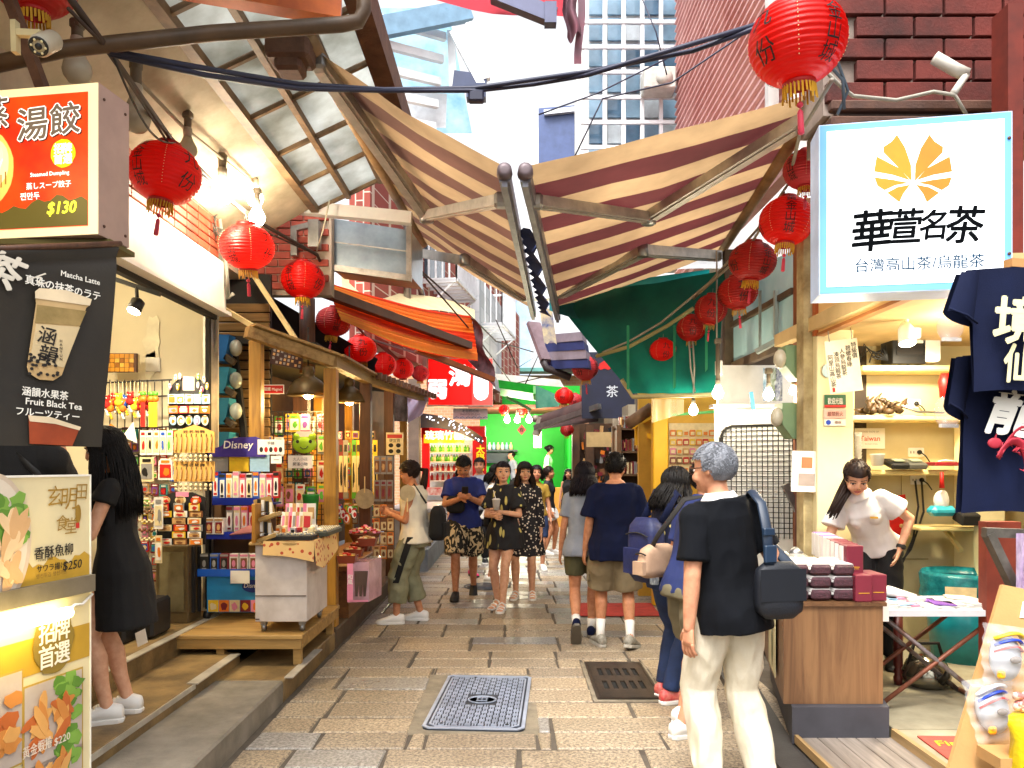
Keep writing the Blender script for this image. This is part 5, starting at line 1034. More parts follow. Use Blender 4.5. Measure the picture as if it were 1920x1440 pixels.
for i, (x, y, z) in enumerate(((-1.78, 5.66, 1.2), (-1.78, 5.63, 1.05))):
    t = thing('display_case', f'{["upper", "lower"][i]} open wooden case of small cards on the cart', 'display case', 'open wooden cases'); m = M(); m.box((x, y, z), (.14, .14, .03), R=Matrix.Rotation(-.35, 3, 'Y'), b=.003); m.box((x - .05, y + .02, z + .075), (.13, .02, .13), R=Matrix.Rotation(-.25, 3, 'Y')); m.build('case', mat('#a98a52', .5), t)
    m = M(); [m.box((x - .085 + .03 * q, y + .004, z + .09 - .008 * q), (.02, .012, .08), q % 2) for q in range(4)]; [m.box((x - .04 + .03 * q, y - .02, z + .024), (.018, .06, .016), (q + 1) % 2) for q in range(4)]; m.build('cards', [BLACK, cm('white')], t)
for i in range(14):
    c = ['white', 'cream', 'pink', 'white', 'tan'][i % 5]; x = -1.76 + .028 * (i % 7); y = 5.98 + .12 * (i // 7); p = Vector((x, y, 1.12 + .06 * (i // 7))); t = thing('card_packet', f'{c} clear wrapped packet {ORD[i % 7]} from the wooden upright in the {["front", "rear"][i // 7]} bunch', 'packet', 'clear wrapped packets on the cart')
    m = M(); Rm = Matrix.Rotation(-.3 + .02 * i, 3, 'X') @ Matrix.Rotation(.5, 3, 'Z'); m.box(p, (.075, .008, .19), R=Rm, b=.003); m.build('packet', mat(CN[c], .15, var=.05), t); m = M(); m.box(p + Vector((0, -.008, .02)), (.05, .006, .09), R=Rm); m.build('print', cm(['pink', 'tan', 'red', 'grey'][i % 4]), t)
t = thing('green_bucket', 'green bucket hanging on the wire grid behind the cart', 'bucket'); m = M(); p = P(583, 950, 6.95); m.lathe([(.055, -.11), (.075, .1), (.08, .11), (.07, .1)], p, 18); m.build('bucket', GREENM, t); m = M(); m.tube([p + Vector((-.07, 0, .1)), p + Vector((-.04, -.02, .16)), p + Vector((.04, -.02, .16)), p + Vector((.07, 0, .1))], .004, 5); m.build('handle', STEEL, t)
# second counter: baskets, bins, fans, packets
SC2 = thing('stall_counter', 'low timber counter of the souvenir stall past the second post', 'counter'); m = M(); m.box((-1.75, 8.2, .62), (.5, 2.2, .05), b=.004); m.box((-1.72, 8.2, .3), (.4, 2.1, .6)); m.build('counter', mat('#8a5a2a', .55, col2='#5f3c1a', kind='wood', vs=3, axis=1), SC2)
t = thing('sweet_basket', 'round brown basket heaped with pink sweets', 'basket'); p = P(684, 1010, 7.5); m = M(); m.lathe([(.1, -.05), (.155, .05), (.16, .06), (.14, .05), (.1, -.03)], p, 20); m.build('basket', mat('#7d3a1e', .6, col2='#54260f', vs=30, bump=.5), t); m = M()
for q in range(90): a, r = R_.uniform(0, 6.28), .14 * math.sqrt(R_.random()); m.box(p + Vector((r * math.cos(a), r * math.sin(a), .06 + .05 * (1 - r / .14) + R_.uniform(0, .02))), (.03, .02, .015), q % 3, R=Matrix.Rotation(R_.uniform(0, 3), 3, 'Z') @ Matrix.Rotation(R_.uniform(-.6, .6), 3, 'X'))
m.build('sweets', [cm('pink'), cm('cream'), cm('red')], t, kind='stuff')
for i, (px, py, Y) in enumerate(((664, 1036, 6.95), (676, 1026, 7.2), (690, 1016, 7.0), (652, 1048, 6.75))):
    t = thing('goods_bin', f'brown plastic bin of small goods, {ORD[i]} along the slanting stall edge', 'bin', 'brown bins'); p = P(px, py, Y); m = M()
    w, d, h = .17, .14, .07
    m.loft([[p + Vector((x * w * .4, y * d * .4, -h / 2)) for x, y in ((-1, -1), (1, -1), (1, 1), (-1, 1))], [p + Vector((x * w / 2, y * d / 2, h / 2)) for x, y in ((-1, -1), (1, -1), (1, 1), (-1, 1))], [p + Vector((x * w * .46, y * d * .46, h / 2)) for x, y in ((-1, -1), (1, -1), (1, 1), (-1, 1))], [p + Vector((x * w * .38, y * d * .38, -h * .3)) for x, y in ((-1, -1), (1, -1), (1, 1), (-1, 1))]], 0, False); m.build('bin', mat('#7a3520', .4), t)
    m = M(); [m.box(p + Vector((-.05 + .03 * (q % 4), -.03 + .03 * (q // 4), .025 + .01 * (q % 3))), (.026, .05, .02), (q + i) % 3, R=rotz(q * 23)) for q in range(8)]; m.build('goods', [cm('yellow' if i == 3 else 'cream'), cm('tan'), cm('red')], t)
t = thing('pink_goods_bag', 'clear pink edged bag with dark fans hanging low on the stall front', 'bag'); a, b = P(652, 1055, 6.7), P(690, 1130, 6.7); m = M(); m.loft([[(x, y, z) for x, y in ((a.x, 6.7), (b.x, 6.75), (b.x + .05, 7.1), (a.x, 7.0))] for z in (b.z, a.z)], 0, False); m.build('bag', mat('#d9a8b4', .12, var=.2, alpha=.75, spec=.7), t)
f = Frame(P(671, 1092, 6.69), (1, .05, 0), (0, 0, 1)); m = M(); m.rect(f, -.065, 0, .05, .33, .004, 0, .012); m.rect(f, 0, -.16, .18, .015, .004, 0, .012); m.build('pink_edge', PINK, t); m = M(); [m.plate(f, [(-.02 + .035 * q, -.12), (.0 + .035 * q, -.12), (.02 + .035 * q, .1), (-.03 + .035 * q, .1)], .004, 0, .012 + .002 * q) for q in range(3)]; m.build('contents', mat('#4a3328', .6), t); m = M(); m.text('和風', f, -.065, .05, .04, 0, .016, .01, vert=True); m.build('lettering', PAPER, t)
t = thing('clear_goods_bag', 'clear bag with yellow label beside the pink edged bag', 'bag'); m = M(); m.box(P(700, 1075, 7.1), (.11, .2, .3), b=.01); m.build('bag', mat('#cfcfc6', .1, alpha=.6, spec=.8), t); m = M(); m.box(P(692, 1060, 6.98), (.09, .01, .05)); m.build('label', YELL, t)
def paddle(px, py, Y, r, lbl, up=True, par=None, col='#b3a585'):
    t = thing('paddle_fan', lbl, 'fan'); f = Frame(P(px, py, Y), (1, 0, 0), (0, 0, 1)); k_ = Y / FPX; m = M(); m.disc(f, 0, 0, r * k_, r * 1.05 * k_, .005, n=26); m.build('paper_disc', mat(col, .7, var=.12, vs=14), t); m = M(); s = 1 if up else -1; m.bar(f(0, s * r * .6 * k_, .004), f(0, s * r * 2.3 * k_, .004), .012, .008); m.build('handle', mat('#d9c08a', .5), t); return t
paddle(684, 935, 8.2, 18, 'grey paper paddle fan hanging from its handle on a timber post'); paddle(764, 925, 7.55, 15, 'grey paper paddle fan held near the chest of the woman in the white top', False)
for i, (px, py, w_, h_) in enumerate(((719, 872, 34, 34), (719, 920, 36, 40))):
    for q in range(3): hang('doll_packet', f'dark packet with a dressed doll {ORD[q]} across in the {["upper", "lower"][i]} row beside the ponytailed woman', 'packet', 'doll packets', px - 12 + 12 * q, py, 8.15, 11, h_, [cm('grey'), cm('brown'), cm('maroon' if i else 'tan')])
for r in range(4):
    for q in range(3): hang('picture_card', f'{["tan", "orange", "brown"][(q + r) % 3]} picture card {ORD[q]} across in the {ORD[r]} row below the doll packets', 'card', 'picture cards below the dolls', 706 + 13 * q, 958 + 26 * r, 8.0, 12, 24, [cm(['tan', 'orange', 'brown'][(q + r) % 3]), cm('cream'), cm('brown')])
for i, (px, c) in enumerate(((639, 'maroon'), (648, 'grey'), (664, 'green'), (672, 'yellow'), (703, 'yellow'))):
    hang('long_banner', f'{c} printed strip banner {ORD[i]} from the second post inside the stall', 'banner', 'printed strip banners', px, 880, 8.9, 9, 110, [cm(c), cm('cream'), cm('black')])
for i in range(5):
    hang('plush_toy_pack', f'{["blue", "red", "orange", "green", "black"][i]} toy pack {ORD[i]} in the heap left of the sweets basket', 'toy pack', 'toy packs by the basket', 636 + 7 * i, 955 + 8 * (i % 3), 7.4, 13, 22, [cm(["blue", "red", "orange", "green", "black"][i]), cm('white'), cm('red')], 'oval')
m = M(); m.grid(lambda u, v: P(765 + 38 * u - 12 * v, 738 + 8 * u + (62 - 30 * u) * v, 10.8 + .08 * math.sin(6 * u + 4 * v)), 6, 6); m.build('plastic_sheet', mat('#b9b0d0', .25, trans=.4, var=.1), None, 'hanging pale plastic sheet at the far end of the stall', 'plastic sheet')
m = M(); m.grid(lambda u, v: P(738 + 26 * u, 728 + 62 * v, 10.4 + .05 * math.sin(7 * u)), 5, 5); m.build('dark_banner', mat('#6d5f5a', .6, col2='#2c2624', vs=8), None, 'dark printed cloth on the last stall post', 'banner')
# spotlight in the souvenir shop
t = thing('track_spotlight', 'black track spotlight under the souvenir shop ceiling', 'spotlight'); p = P(256, 572, 5.2); m = M(); m.bar(P(205, 520, 5.3), P(300, 552, 5.3), .035, .03); m.build('track', BLACK, t); m = M(); m.tube([P(256, 535, 5.3), P(257, 560, 5.25)], .012, 6); m.lathe([(.02, .05), (.045, .03), (.045, -.05), (.035, -.05)], p, 16, axis=(.15, .45, .85)); m.build('head', BLACK, t)
m = M(); m.lathe([(.042, -.0525), (.001, -.054)], p, 16, axis=(.15, .45, .85)); m.build('lens', mat('#fff4d8', .3, var=0, emit=25., ecol='#fff0cc'), t); spot(p + Vector((.0, -.04, -.08)), (-2.75, 5.9, 1.2), 140, '#ffedc8', 110)
lamp((-3.2, 5.0, 2.75), 40, '#ffedc8', .12)  # added fill light for the room, without a bulb
# the walls behind are crowded with small hanging goods
def wallgoods(grp, what, where, x0, dx, nx, z1, dz, nz, y, w, h, seed, skip=None):
    q = random.Random(seed); cs_ = list(CN)
    for r in range(nz):
        for i in range(nx):
            if skip and skip(i, r): continue
            c, c2 = q.choice(cs_), q.choice(cs_); f = Frame((x0 + dx * i + q.uniform(-.008, .008), y - q.uniform(0, .03), z1 - dz * r + q.uniform(-.01, .01)), (1, 0, q.uniform(-.06, .06)), (0, 0, 1)); ww, hh_ = w * q.uniform(.75, 1.05), h * q.uniform(.7, 1.05); m = M()
            m.rect(f, 0, 0, ww, hh_, .008, 0, 0, min(ww, hh_) * .12); m.rect(f, 0, -.06 * hh_, ww * .72, hh_ * .6, .002, 1, .002); m.disc(f, 0, -.08 * hh_, ww * .24, hh_ * .2, .002, 2, .004, 9, .25); m.rect(f, 0, .37 * hh_, ww * .6, hh_ * .1, .002, 3, .002)
            m.build('small_packet', [cm(c), cm(c2), cm(q.choice(cs_)), PAPER], None, f'{c} packet {where[1]}, {ORD[i]} from the {where[0]}, {ORD[r]} row down', 'packet', grp)
wallgoods('packets on the souvenir shop wall', 'packet', ('banner', 'on the souvenir shop wall'), -3.36, .078, 8, 1.85, .118, 11, 6.4, .066, .1, 5)
wallgoods('packets on the stall partition', 'packet', ('shutter', 'on the stall partition'), -2.6, .085, 9, 1.9, .13, 8, 7.25, .07, .11, 6)
wallgoods('packets at the back of the stall', 'packet', ('second post', 'in the stall rear'), -2.44, .1, 8, 1.95, .15, 8, 9.55, .085, .13, 7)
q_ = random.Random(4)
for i in range(16):
    c = q_.choice(['cream', 'white', 'tan', 'pink', 'grey', 'red']); x = -1.78 + .045 * (i % 8); y = 5.8 + .07 * (i // 8); t = thing('trinket_box', f'{c} little trinket box, {ORD[i % 8]} from the wooden upright, {["front", "rear"][i // 8]} line of the cart', 'trinket box', 'trinket boxes on the cart'); hgt = q_.uniform(.04, .1)
    m = M(); m.box((x, y, 1.022 + hgt / 2), (.038, .05, hgt), R=rotz(q_.uniform(-20, 20)), b=.003); m.build('box', cm(c), t); m = M(); m.box((x, y - .024, 1.022 + hgt * .55), (.026, .012, hgt * .5), R=rotz(0)); m.build('label', cm(q_.choice(['black', 'maroon', 'orange', 'cream'])), t)
# ================================================================ right side: tea shop lightbox
fr = Frame(P(1713, 384, 3.6), HZ(P(1882, 380, 3.53) - P(1545, 388, 3.67)), (0, 0, 1)); hw, hh = .42, .405
TS = thing('lightbox_sign', 'white glowing tea shop lightbox with an orange leaf fan emblem', 'lightbox sign')
m = M(); m.plate(fr, [(-hw, -hh), (hw, -hh), (hw, hh), (-hw, hh)], .2); m.build('case', mat('#b9cbe4', .35, .3, emit=.12), TS)
m = M(); m.rect(fr, 0, 0, 2 * hw - .01, 2 * hh - .01, .003, 0, .003); m.build('frame', lit('#5f9ae0', .3), TS)
m = M(); m.rect(fr, 0, 0, 2 * hw - .07, 2 * hh - .07, .002, 0, .006); m.build('face', lit('#f4f9ff', .62), TS)
t = M(); z2 = lambda q: (1180 + q[0] / 2.572, q[1] / 2.572)
pet = [[(1288, 652), (1262, 686), (1222, 712), (1224, 738), (1358, 876), (1356, 800), (1328, 716)], [(1190, 757), (1178, 830), (1268, 846), (1350, 872), (1300, 815)], [(1180, 858), (1194, 898), (1228, 920), (1280, 896), (1345, 884), (1270, 870)], [(1240, 932), (1300, 978), (1318, 938), (1352, 893), (1290, 905)]]
for q in pet:
    a = pol(fr, [z2(p) for p in q]); b = pol(fr, [z2((2732 - p[0], p[1])) for p in q]); t.plate(fr, a, .001, 0, .0085); t.plate(fr, b, .001, 1, .0085)
t.build('emblem', [lit('#d07400', .16, col2='#d88400', vs=6), lit('#c86400', .16, col2='#d07400', vs=6)], TS)
t = M()
for ch, px, py, s, r in (('華', 1634, 433, .175, .05), ('萱', 1696, 424, .15, .0), ('名', 1748, 422, .125, .0), ('茶', 1808, 422, .155, -.05)):
    x, y = fp(fr, px, py); t.text(ch, fr, x, y, s, 0, .009, .022, .92, .12, r)
x, y = fp(fr, 1722, 494); t.text('台灣高山茶/烏龍茶', fr, x, y, .058, 1, .009, .012, fit=.6)
t.build('lettering', [mat('#05070a', .9, var=0, spec=.05), mat('#073a56', .9, spec=.05)], TS)
m = M(); m.lathe([(.008, 0), (.008, .004), (.004, .006)], fr(hw - .015, .28, .004), 8, axis=fr.n); m.lathe([(.008, 0), (.008, .004), (.004, .006)], fr(hw - .015, -.25, .004), 8, axis=fr.n); m.build('screw', BROWN, TS)
m = M(); m.bar(fr(.2, hh - .05, -.19), fr(.2, hh - .05, -.75), .035); m.build('wall_bracket', STEEL, TS)
lamp(fr(0, -.3, .6), 3, '#e8f2ff', .2)  # point light in front of the tea sign, no bulb modelled
# ---------------------------------------------------------------- tea shop shell
TW = mat('#cbbf98', .7, col2='#b3a578', vs=1.3, bump=.06); TC = mat('#e2d6a8', .6, var=.08, vs=3)
TB = thing('tea_shop', 'small open tea shop room with cream walls and plank shelves behind the wood grain counter', 'shop')
m = M(); m.box((3.48, 6.46, 1.3), (1.95, .12, 2.7)); m.box((4.1, 4.8, 1.3), (.1, 3.6, 2.7)); m.build('interior_wall', TW, TB)
m = M(); m.box((3.18, 5.2, 2.62), (1.96, 2.5, .1)); m.build('ceiling', mat('#c9ad78', .7, var=.08), TB)
m = M(); m.box((2.37, 5.72, 1.3), (.27, .16, 2.6), b=.006); m.build('pillar', TC, TB)
m = M(); m.box((2.2, 5.78, 1.75), (.07, .14, 3.4)); m.build('old_post', mat('#c9b98a', .8, col2='#86734a', vs=6, bump=.3), TB)
m = M(); m.box((2.27, 4.86, 2.72), (.05, 1.58, .36), b=.004); m.build('fascia', mat('#ecc98a', .5, var=.05), TB); m = M(); m.box((2.262, 4.86, 2.535), (.06, 1.58, .022)); m.build('fascia_edge', mat('#a86a35', .5), TB)
m = M(); m.box((2.25, 5.66, 2.78), (.06, .05, .5)); m.build('orange_board', mat('#b05a26', .5), TB)
f = Frame((2.24, 5.2, 2.7), (0, -1, 0), (0, 0, 1)); m = M()
for s in (-1, 1): m.plate(f, [(s * .01, -.1), (s * .05, -.02), (s * .07, .08), (s * .03, .1), (s * .0, .02)][::s], .002, 0, .003)
m.build('emblem', mat('#e8a012', .4), TB)
SHB = mat('#e6d08e', .45, var=.06)
for x0, x1, py in ((1615, 1800, 690), (1592, 1800, 784), (1592, 1800, 886)):
    a, b = P(x0, py, 6.12), P(x1, py, 6.12); m = M(); m.box(((a.x + b.x) / 2 + .1, 6.26, a.z), (b.x - a.x + .2, .3, .045), b=.012); m.build('shelf', SHB, TB)
a = P(1787, 988, 5.9); m = M(); m.box((a.x, 6.1, a.z - .02), (.46, .34, .03), b=.008); m.bar((a.x - .1, 6.38, a.z - .2), (a.x - .1, 6.38, a.z - .03), .03); m.bar((a.x + .15, 6.05, a.z - .2), (a.x + .15, 6.3, a.z - .03), .03); m.build('low_shelf', SHB, TB)
m = M(); m.box((P(1840, 0, 6).x, 6.15, 1.0), (.08, .3, 1.8)); m.box((P(1870, 0, 5.8).x, 5.9, 1.0), (.2, .06, 1.9)); m.build('side_board', TC, TB)
m = M(); m.bar(P(1690, 870, 6.39), P(1690, 1100, 6.39), .004); m.box(P(1650, 1048, 6.39), (.8, .006, .006)); m.build('wall_joint', mat('#8b7a48', .8), TB)
# tea shop lights
for i, (px, py, Y, to) in enumerate(((1700, 632, 5.2, (2.5, 4.6, .8)), (1712, 620, 5.6, (3.2, 6.2, 1.4)))):
    t = thing('spotlight', f'white tea shop ceiling spotlight, {["front", "rear"][i]} one of the pair over the black printer', 'spotlight', 'tea shop spotlights'); p = P(px, py, Y); ax = (Vector(to) - p).normalized(); m = M(); m.lathe([(.03, -.1), (.05, -.06), (.055, .05), (.05, .05)], p, 16, axis=ax); m.tube([p - ax * .08, p - ax * .08 + Vector((0.02, 0, .1))], .012, 6); m.build('head', WHITE, t); m = M(); m.lathe([(.049, .051), (.001, .053)], p, 16, axis=ax); m.build('lens', mat('#fff4d8', .3, var=0, emit=25., ecol='#fff0cc'), t); spot(p + ax * .09, to, 150, '#fff0d0', 130)
lamp((3.0, 5.0, 2.35), 34, '#fff0d0', .12); lamp((2.1, 4.9, 2.3), 10, '#fff2d8', .15)  # added fill lights in and before the tea shop, without bulbs
# things on the shelves
def lbox(name, lbl, cat, px, py, Y, w, h, d, mt, b=.004, extra=None, rot=0):
    p = P(px, py, Y); k = Y / FPX; t = thing(name, lbl, cat); m = M(); m.box((p.x, p.y + d / 2, p.z), (w * k, d, h * k), b=b, R=rotz(rot)); m.build('body', mt, t)
    if extra: extra(t, p, w * k, h * k)
    return t
def pr(t, p, w, h): m = M(); m.box((p.x + .0, p.y - .004, p.z - h * .12), (w * .8, .008, h * .25)); m.build('paper_slot', DARK, t); m = M(); m.box((p.x + w * .3, p.y - .004, p.z + h * .2), (w * .22, .008, h * .2)); m.build('label', PAPER, t)
lbox('printer', 'black receipt printer on the top plank shelf', 'printer', 1705, 650, 6.1, 62, 64, .2, BLACK, extra=pr)
t = thing('paper_stand', 'rounded cream box standing beside the black printer', 'box'); f = Frame(P(1748, 655, 6.1), (1, 0, 0), (0, 0, 1)); m = M(); m.rect(f, 0, 0, .13, .2, .12, 0, 0, .03); m.build('body', WHITE, t)
cable('tangle of black cables on the top plank shelf', [[P(1612 + 6 * k, 680 - 10 * (k % 3), 6.2), P(1620 + 5 * k, 645 + 6 * k, 6.2), P(1640 + 4 * k, 672 - 5 * k, 6.18), P(1665, 676, 6.15)] for k in range(6)], .006, BLACK)
t = thing('root_carving', 'dark gnarled wood root carving on the middle plank shelf', 'carving'); m = M()
for q in range(14):
    a = P(R_.uniform(1622, 1690), 772, 6.15 + R_.uniform(-.04, .06)); pts = [a]
    for k in range(4): pts.append(pts[-1] + Vector((R_.uniform(-.06, .05), R_.uniform(-.02, .02), R_.uniform(.0, .055) * (1 if q < 10 else .2))))
    m.tube(pts, [R_.uniform(.018, .034), R_.uniform(.014, .03), .022, .016, .005], 7)
m.build('root', mat('#5b4222', .5, col2='#2e2011', vs=14, bump=.6, bs=40), t)
t = thing('stone_scoop', 'long pale scoop lying on the middle plank shelf', 'scoop'); m = M(); m.tube([P(1690, 760, 6.1), P(1720, 772, 6.1), P(1770, 774, 6.1)], [.012, .01, .008], 8); m.build('handle', STEEL, t)
def outlet(px, py, lbl):
    t = thing('wall_outlet', lbl, 'outlet'); f = Frame(P(px, py, 6.39), (1, 0, 0), (0, 0, 1)); m = M(); m.rect(f, 0, 0, .13, .075, .01, 0, 0, .01); m.build('plate', WHITE, t); m = M(); [m.rect(f, -.045 + .025 * q, 0, .006, .02, .001, 0, .001) for q in range(2)]; m.build('slots', INK, t); m = M(); m.ball(f(.02, 0, .015), .02, nu=8, nv=6); m.tube([f(.02, 0, .03), f(.05, -.03, .05), f(.09, -.08, .04)], .006, 6); m.build('plug', BLACK, t)
outlet(1712, 757, 'white wall outlet with a black plug behind the root carving'); outlet(1718, 848, 'white wall outlet above the card terminals'); outlet(1722, 900, 'lowest white wall outlet with two black plugs')
cable('pair of black cords hanging from the lowest outlet to the floor', [[P(1716, 902, 6.36), P(1722, 950, 6.3), P(1712, 1010, 6.3), P(1690, 1060, 6.3), P(1668, 1078, 6.3)], [P(1728, 902, 6.36), P(1732, 960, 6.3), P(1708, 1030, 6.3), P(1672, 1076, 6.28)]], .009, BLACK)
t = thing('poster', 'white poster with an orange Taiwan heading behind the cup stack', 'poster'); f = Frame(P(1631, 822, 6.38), (1, .0, 0), (-.04, 0, 1)); m = M(); m.rect(f, 0, 0, .25, .17, .003); m.build('sheet', PAPER, t); m = M(); m.text('Taiwan', f, 0, 0, .05, 0, .002, .015, fit=.19); m.text('GOOD TASTE OF', f, 0, .055, .016, 1, .002, fit=.15); m.text('the heart of tea', f, .01, -.045, .014, 1, .002); m.build('lettering', [mat('#d9602a', .6), mat('#9a8d80', .6)], t)
t = thing('cup_stack', 'tall stack of clear plastic cups on the lowest plank shelf', 'cups'); m = M()
for q in range(9): p = P(1609, 868, 6.08) + Vector((0, 0, .026 * q)); m.lathe([(.022, 0), (.029, .03), (.031, .032), (.029, .03)], p, 14)
m.build('cups', mat('#e9e6dc', .1, var=.05, alpha=.7, spec=.7), t)
t = thing('white_tub', 'white paper tub on the lowest plank shelf', 'tub'); p = P(1645, 863, 6.1); m = M(); m.lathe([(.042, -.045), (.055, .045), (.058, .047), (.055, .05), (.05, .045)], p, 20); m.build('tub', WHITE, t)
for px, w, lbl in ((1680, 34, 'black card terminal left of its pair on the lowest plank shelf'), (1712, 36, 'grey card terminal right of its pair on the lowest plank shelf')):
    t = thing('card_terminal', lbl, 'card terminal', 'card terminals'); p = P(px, 870, 6.08); m = M(); m.box(p, (w * 6.08 / FPX, .18, .05), R=Matrix.Rotation(.25, 3, 'X'), b=.012); m.build('body', BLACK if px < 1700 else mat('#5a5a52', .4), t); m = M(); m.box(p + Vector((0, -.03, .03)), (.08, .07, .008), R=Matrix.Rotation(.25, 3, 'X')); m.build('screen', mat('#9aa38a', .3), t)
t = thing('red_booklet', 'red tasselled booklet lying at the right end of the lowest shelf', 'booklet'); p = P(1770, 870, 6.05); m = M(); m.box(p, (.22, .15, .03), b=.004); m.build('cover', mat('#8c1622', .5), t); m = M(); m.tube([p + Vector((-.08, -.06, .02)), p + Vector((-.02, -.06, .03)), p + Vector((.06, -.07, .02))], .006, 6); m.build('cord', PAPER, t); m = M(); m.tube([P(1766, 885, 5.9), P(1766, 915, 5.9)], [.012, .02], 8); m.build('tassel', RED, t)
t = thing('red_folder', 'bright red folder hung tilted on the wall by a cord', 'folder'); f = Frame(P(1672, 968, 6.36), (.985, 0, .13), (-.13, 0, .985)); m = M(); m.rect(f, 0, 0, .27, .33, .012); m.build('cover', mat('#d4120e', .45), t); m = M(); m.tube([f(-.05, .165, .01), f(-.05, .24, 0), f(.02, .165, .01)], .005, 5); m.build('cord', BLACK, t)
t = thing('tissue_pack', 'turquoise tissue pack with white tissue pulled out on the low shelf', 'tissues'); p = P(1765, 958, 5.95); m = M(); m.box(p, (.2, .12, .08), b=.03, R=rotz(5)); m.build('pack', mat('#2fa6b8', .35, var=.15), t); m = M(); m.ball(p + Vector((0, 0, .08)), (.06, .04, .08)); m.ball(p + Vector((.02, 0, .11)), (.03, .03, .05)); m.build('tissue', WHITE, t)
t = thing('card_holder', 'dark plastic holder on the low shelf beside the tissues', 'holder'); m = M(); m.box(P(1812, 970, 5.9), (.14, .14, .09), R=Matrix.Rotation(.3, 3, 'X'), b=.01); m.build('body', DARK, t)
t = thing('red_ornament', 'red hanging ornament between the plank shelves beside the shirts', 'ornament'); m = M(); m.tube([P(1772, 700, 6), P(1772, 715, 6), P(1772, 745, 6)], [.03, .05, .04], 8); m.build('body', RED, t)
t = thing('paper_bag', 'white carrier bag with the tea shop name hung behind the counter', 'bag'); f = Frame(P(1558, 955, 5.75), (1, 0, 0), (0, 0, 1)); m = M(); m.rect(f, 0, 0, .25, .38, .03); m.build('bag', PAPER, t); m = M(); [m.disc(f, s * .022, .02, .018, .024, .002, 0, .003, 4) for s in (-1, 1)]; m.build('emblem', mat('#e8a012', .5), t); m = M(); m.text('華萱名茶', f, 0, -.05, .035, 0, .003, .01, fit=.16); m.build('lettering', INK, t)
t = thing('tea_price_sheet', 'clear hanging sheet with five brushed columns of tea names', 'notice'); f = Frame(P(1582, 686, 5.4), (.98, 0, .12), (-.04, 0, 1)); m = M(); m.rect(f, 0, 0, .23, .37, .004); m.build('sheet', mat('#e9dfc6', .3, var=.1, alpha=.92), t); m = M()
for i, s in enumerate(('特級價', '碧螺春綠', '人參烏龍茶', '凍頂烏龍茶', '阿里山高山茶')): m.text(s, f, .085 - .043 * i, .14 - .018 * i, .034, 0, .003, .01, vert=True)
m.build('lettering', INK, t); m = M(); m.rect(f, -.09, -.16, .018, .03, .001, 0, .003); m.build('seal', RED, t); m = M(); m.tube([f(-.08, .18), f(-.08, .26)], .003, 5); m.tube([f(.08, .18), f(.08, .26)], .003, 5); m.build('hook', STEEL, t)
for px, py, w, h, c, s, tx in ((1566, 752, 40, 24, '#1d5c34', 'green sticker with red foot on the cream pillar', '歡迎光臨'), (1566, 776, 42, 18, '#e3b0a0', 'pink sticker under the green one on the pillar', '嚴禁菸火'), (1566, 792, 40, 12, '#dfe6d8', 'pale sticker with a blue disc lowest on the pillar', '環保')):
    t = thing('sticker', s, 'sticker', 'stickers on the pillar'); f = Frame(P(px, py, 5.63), (1, 0, 0), (0, 0, 1)); k = 5.63 / FPX; m = M(); m.rect(f, 0, 0, w * k, h * k, .003); m.build('sheet', mat(c, .5), t); m = M(); m.text(tx, f, .02 if h < 15 else 0, 0, h * k * .45, 0, .002, .01, fit=w * k * .7)
    if h < 15: m.disc(f, -.05, 0, .018, .018, .001, 1, .002)
    if h > 20: m.rect(f, 0, -h * k * .4, w * k, h * k * .2, .001, 2, .001)
    m.build('print', [PAPER if h > 20 else mat('#8a4a3a', .5), BLUE, RED], t)
m = M(); m.disc(Frame(P(1552, 695, 5.63), (1, 0, 0), (0, 0, 1)), 0, 0, .04, .05, .003); m.build('round_sticker', mat('#7fbcd6', .4, col2='#e9efe8', vs=12), None, 'round blue and white sticker behind the tea name sheet', 'sticker')
# ---------------------------------------------------------------- counter and goods
CO = thing('tea_counter', 'wood grain tea counter with a dark plinth facing the lane', 'counter'); CWD = mat('#83603f', .42, col2='#5b3d26', kind='wood', vs=2.6)
fp4 = [(1.5, 4.25), (2.05, 4.25), (2.42, 5.5), (1.8, 5.5)]
m = M(); foot(m, fp4, .26, .8); m.build('body', CWD, CO); m = M(); foot(m, [(1.485, 4.235), (2.065, 4.235), (2.435, 5.52), (1.785, 5.52)], .802, .82); m.build('top', mat('#6d4c30', .4, col2='#4a321f', kind='wood', vs=3, axis=1), CO)
m = M(); foot(m, [(1.53, 4.2), (2.06, 4.2), (2.42, 5.48), (1.84, 5.48)], .055, .258); m.build('plinth', mat('#3b3a40', .6, var=.15), CO)
f = Frame((1.62, 4.75, .55), (-.235, -.97, 0) if 0 else (.235, -.97, 0), (0, 0, 1)); f = Frame((1.612, 4.85, .52), (.0, -1, 0), (0, 0, 1)); f = Frame((1.6, 4.72, .54), (-.234, -.972, 0), (0, 0, 1)); m = M(); m.rect(f, 0, 0, .42, .42, .003, 0, .006); m.build('poster', mat('#d9cf9e', .6, var=.1), CO); m = M(); m.disc(f, .04, -.06, .05, .11, .001, 0, .008, 16, .2); m.rect(f, -.1, .1, .12, .02, .001, 1, .008); m.build('poster_print', [mat('#6b6a42', .6), INK], CO)
WRP = mat('#e9e6e2', .3, var=.05); CAKE = mat('#5a2f3a', .6, col2='#2f1a20', vs=60, bump=.8, bs=150)
ci = 0
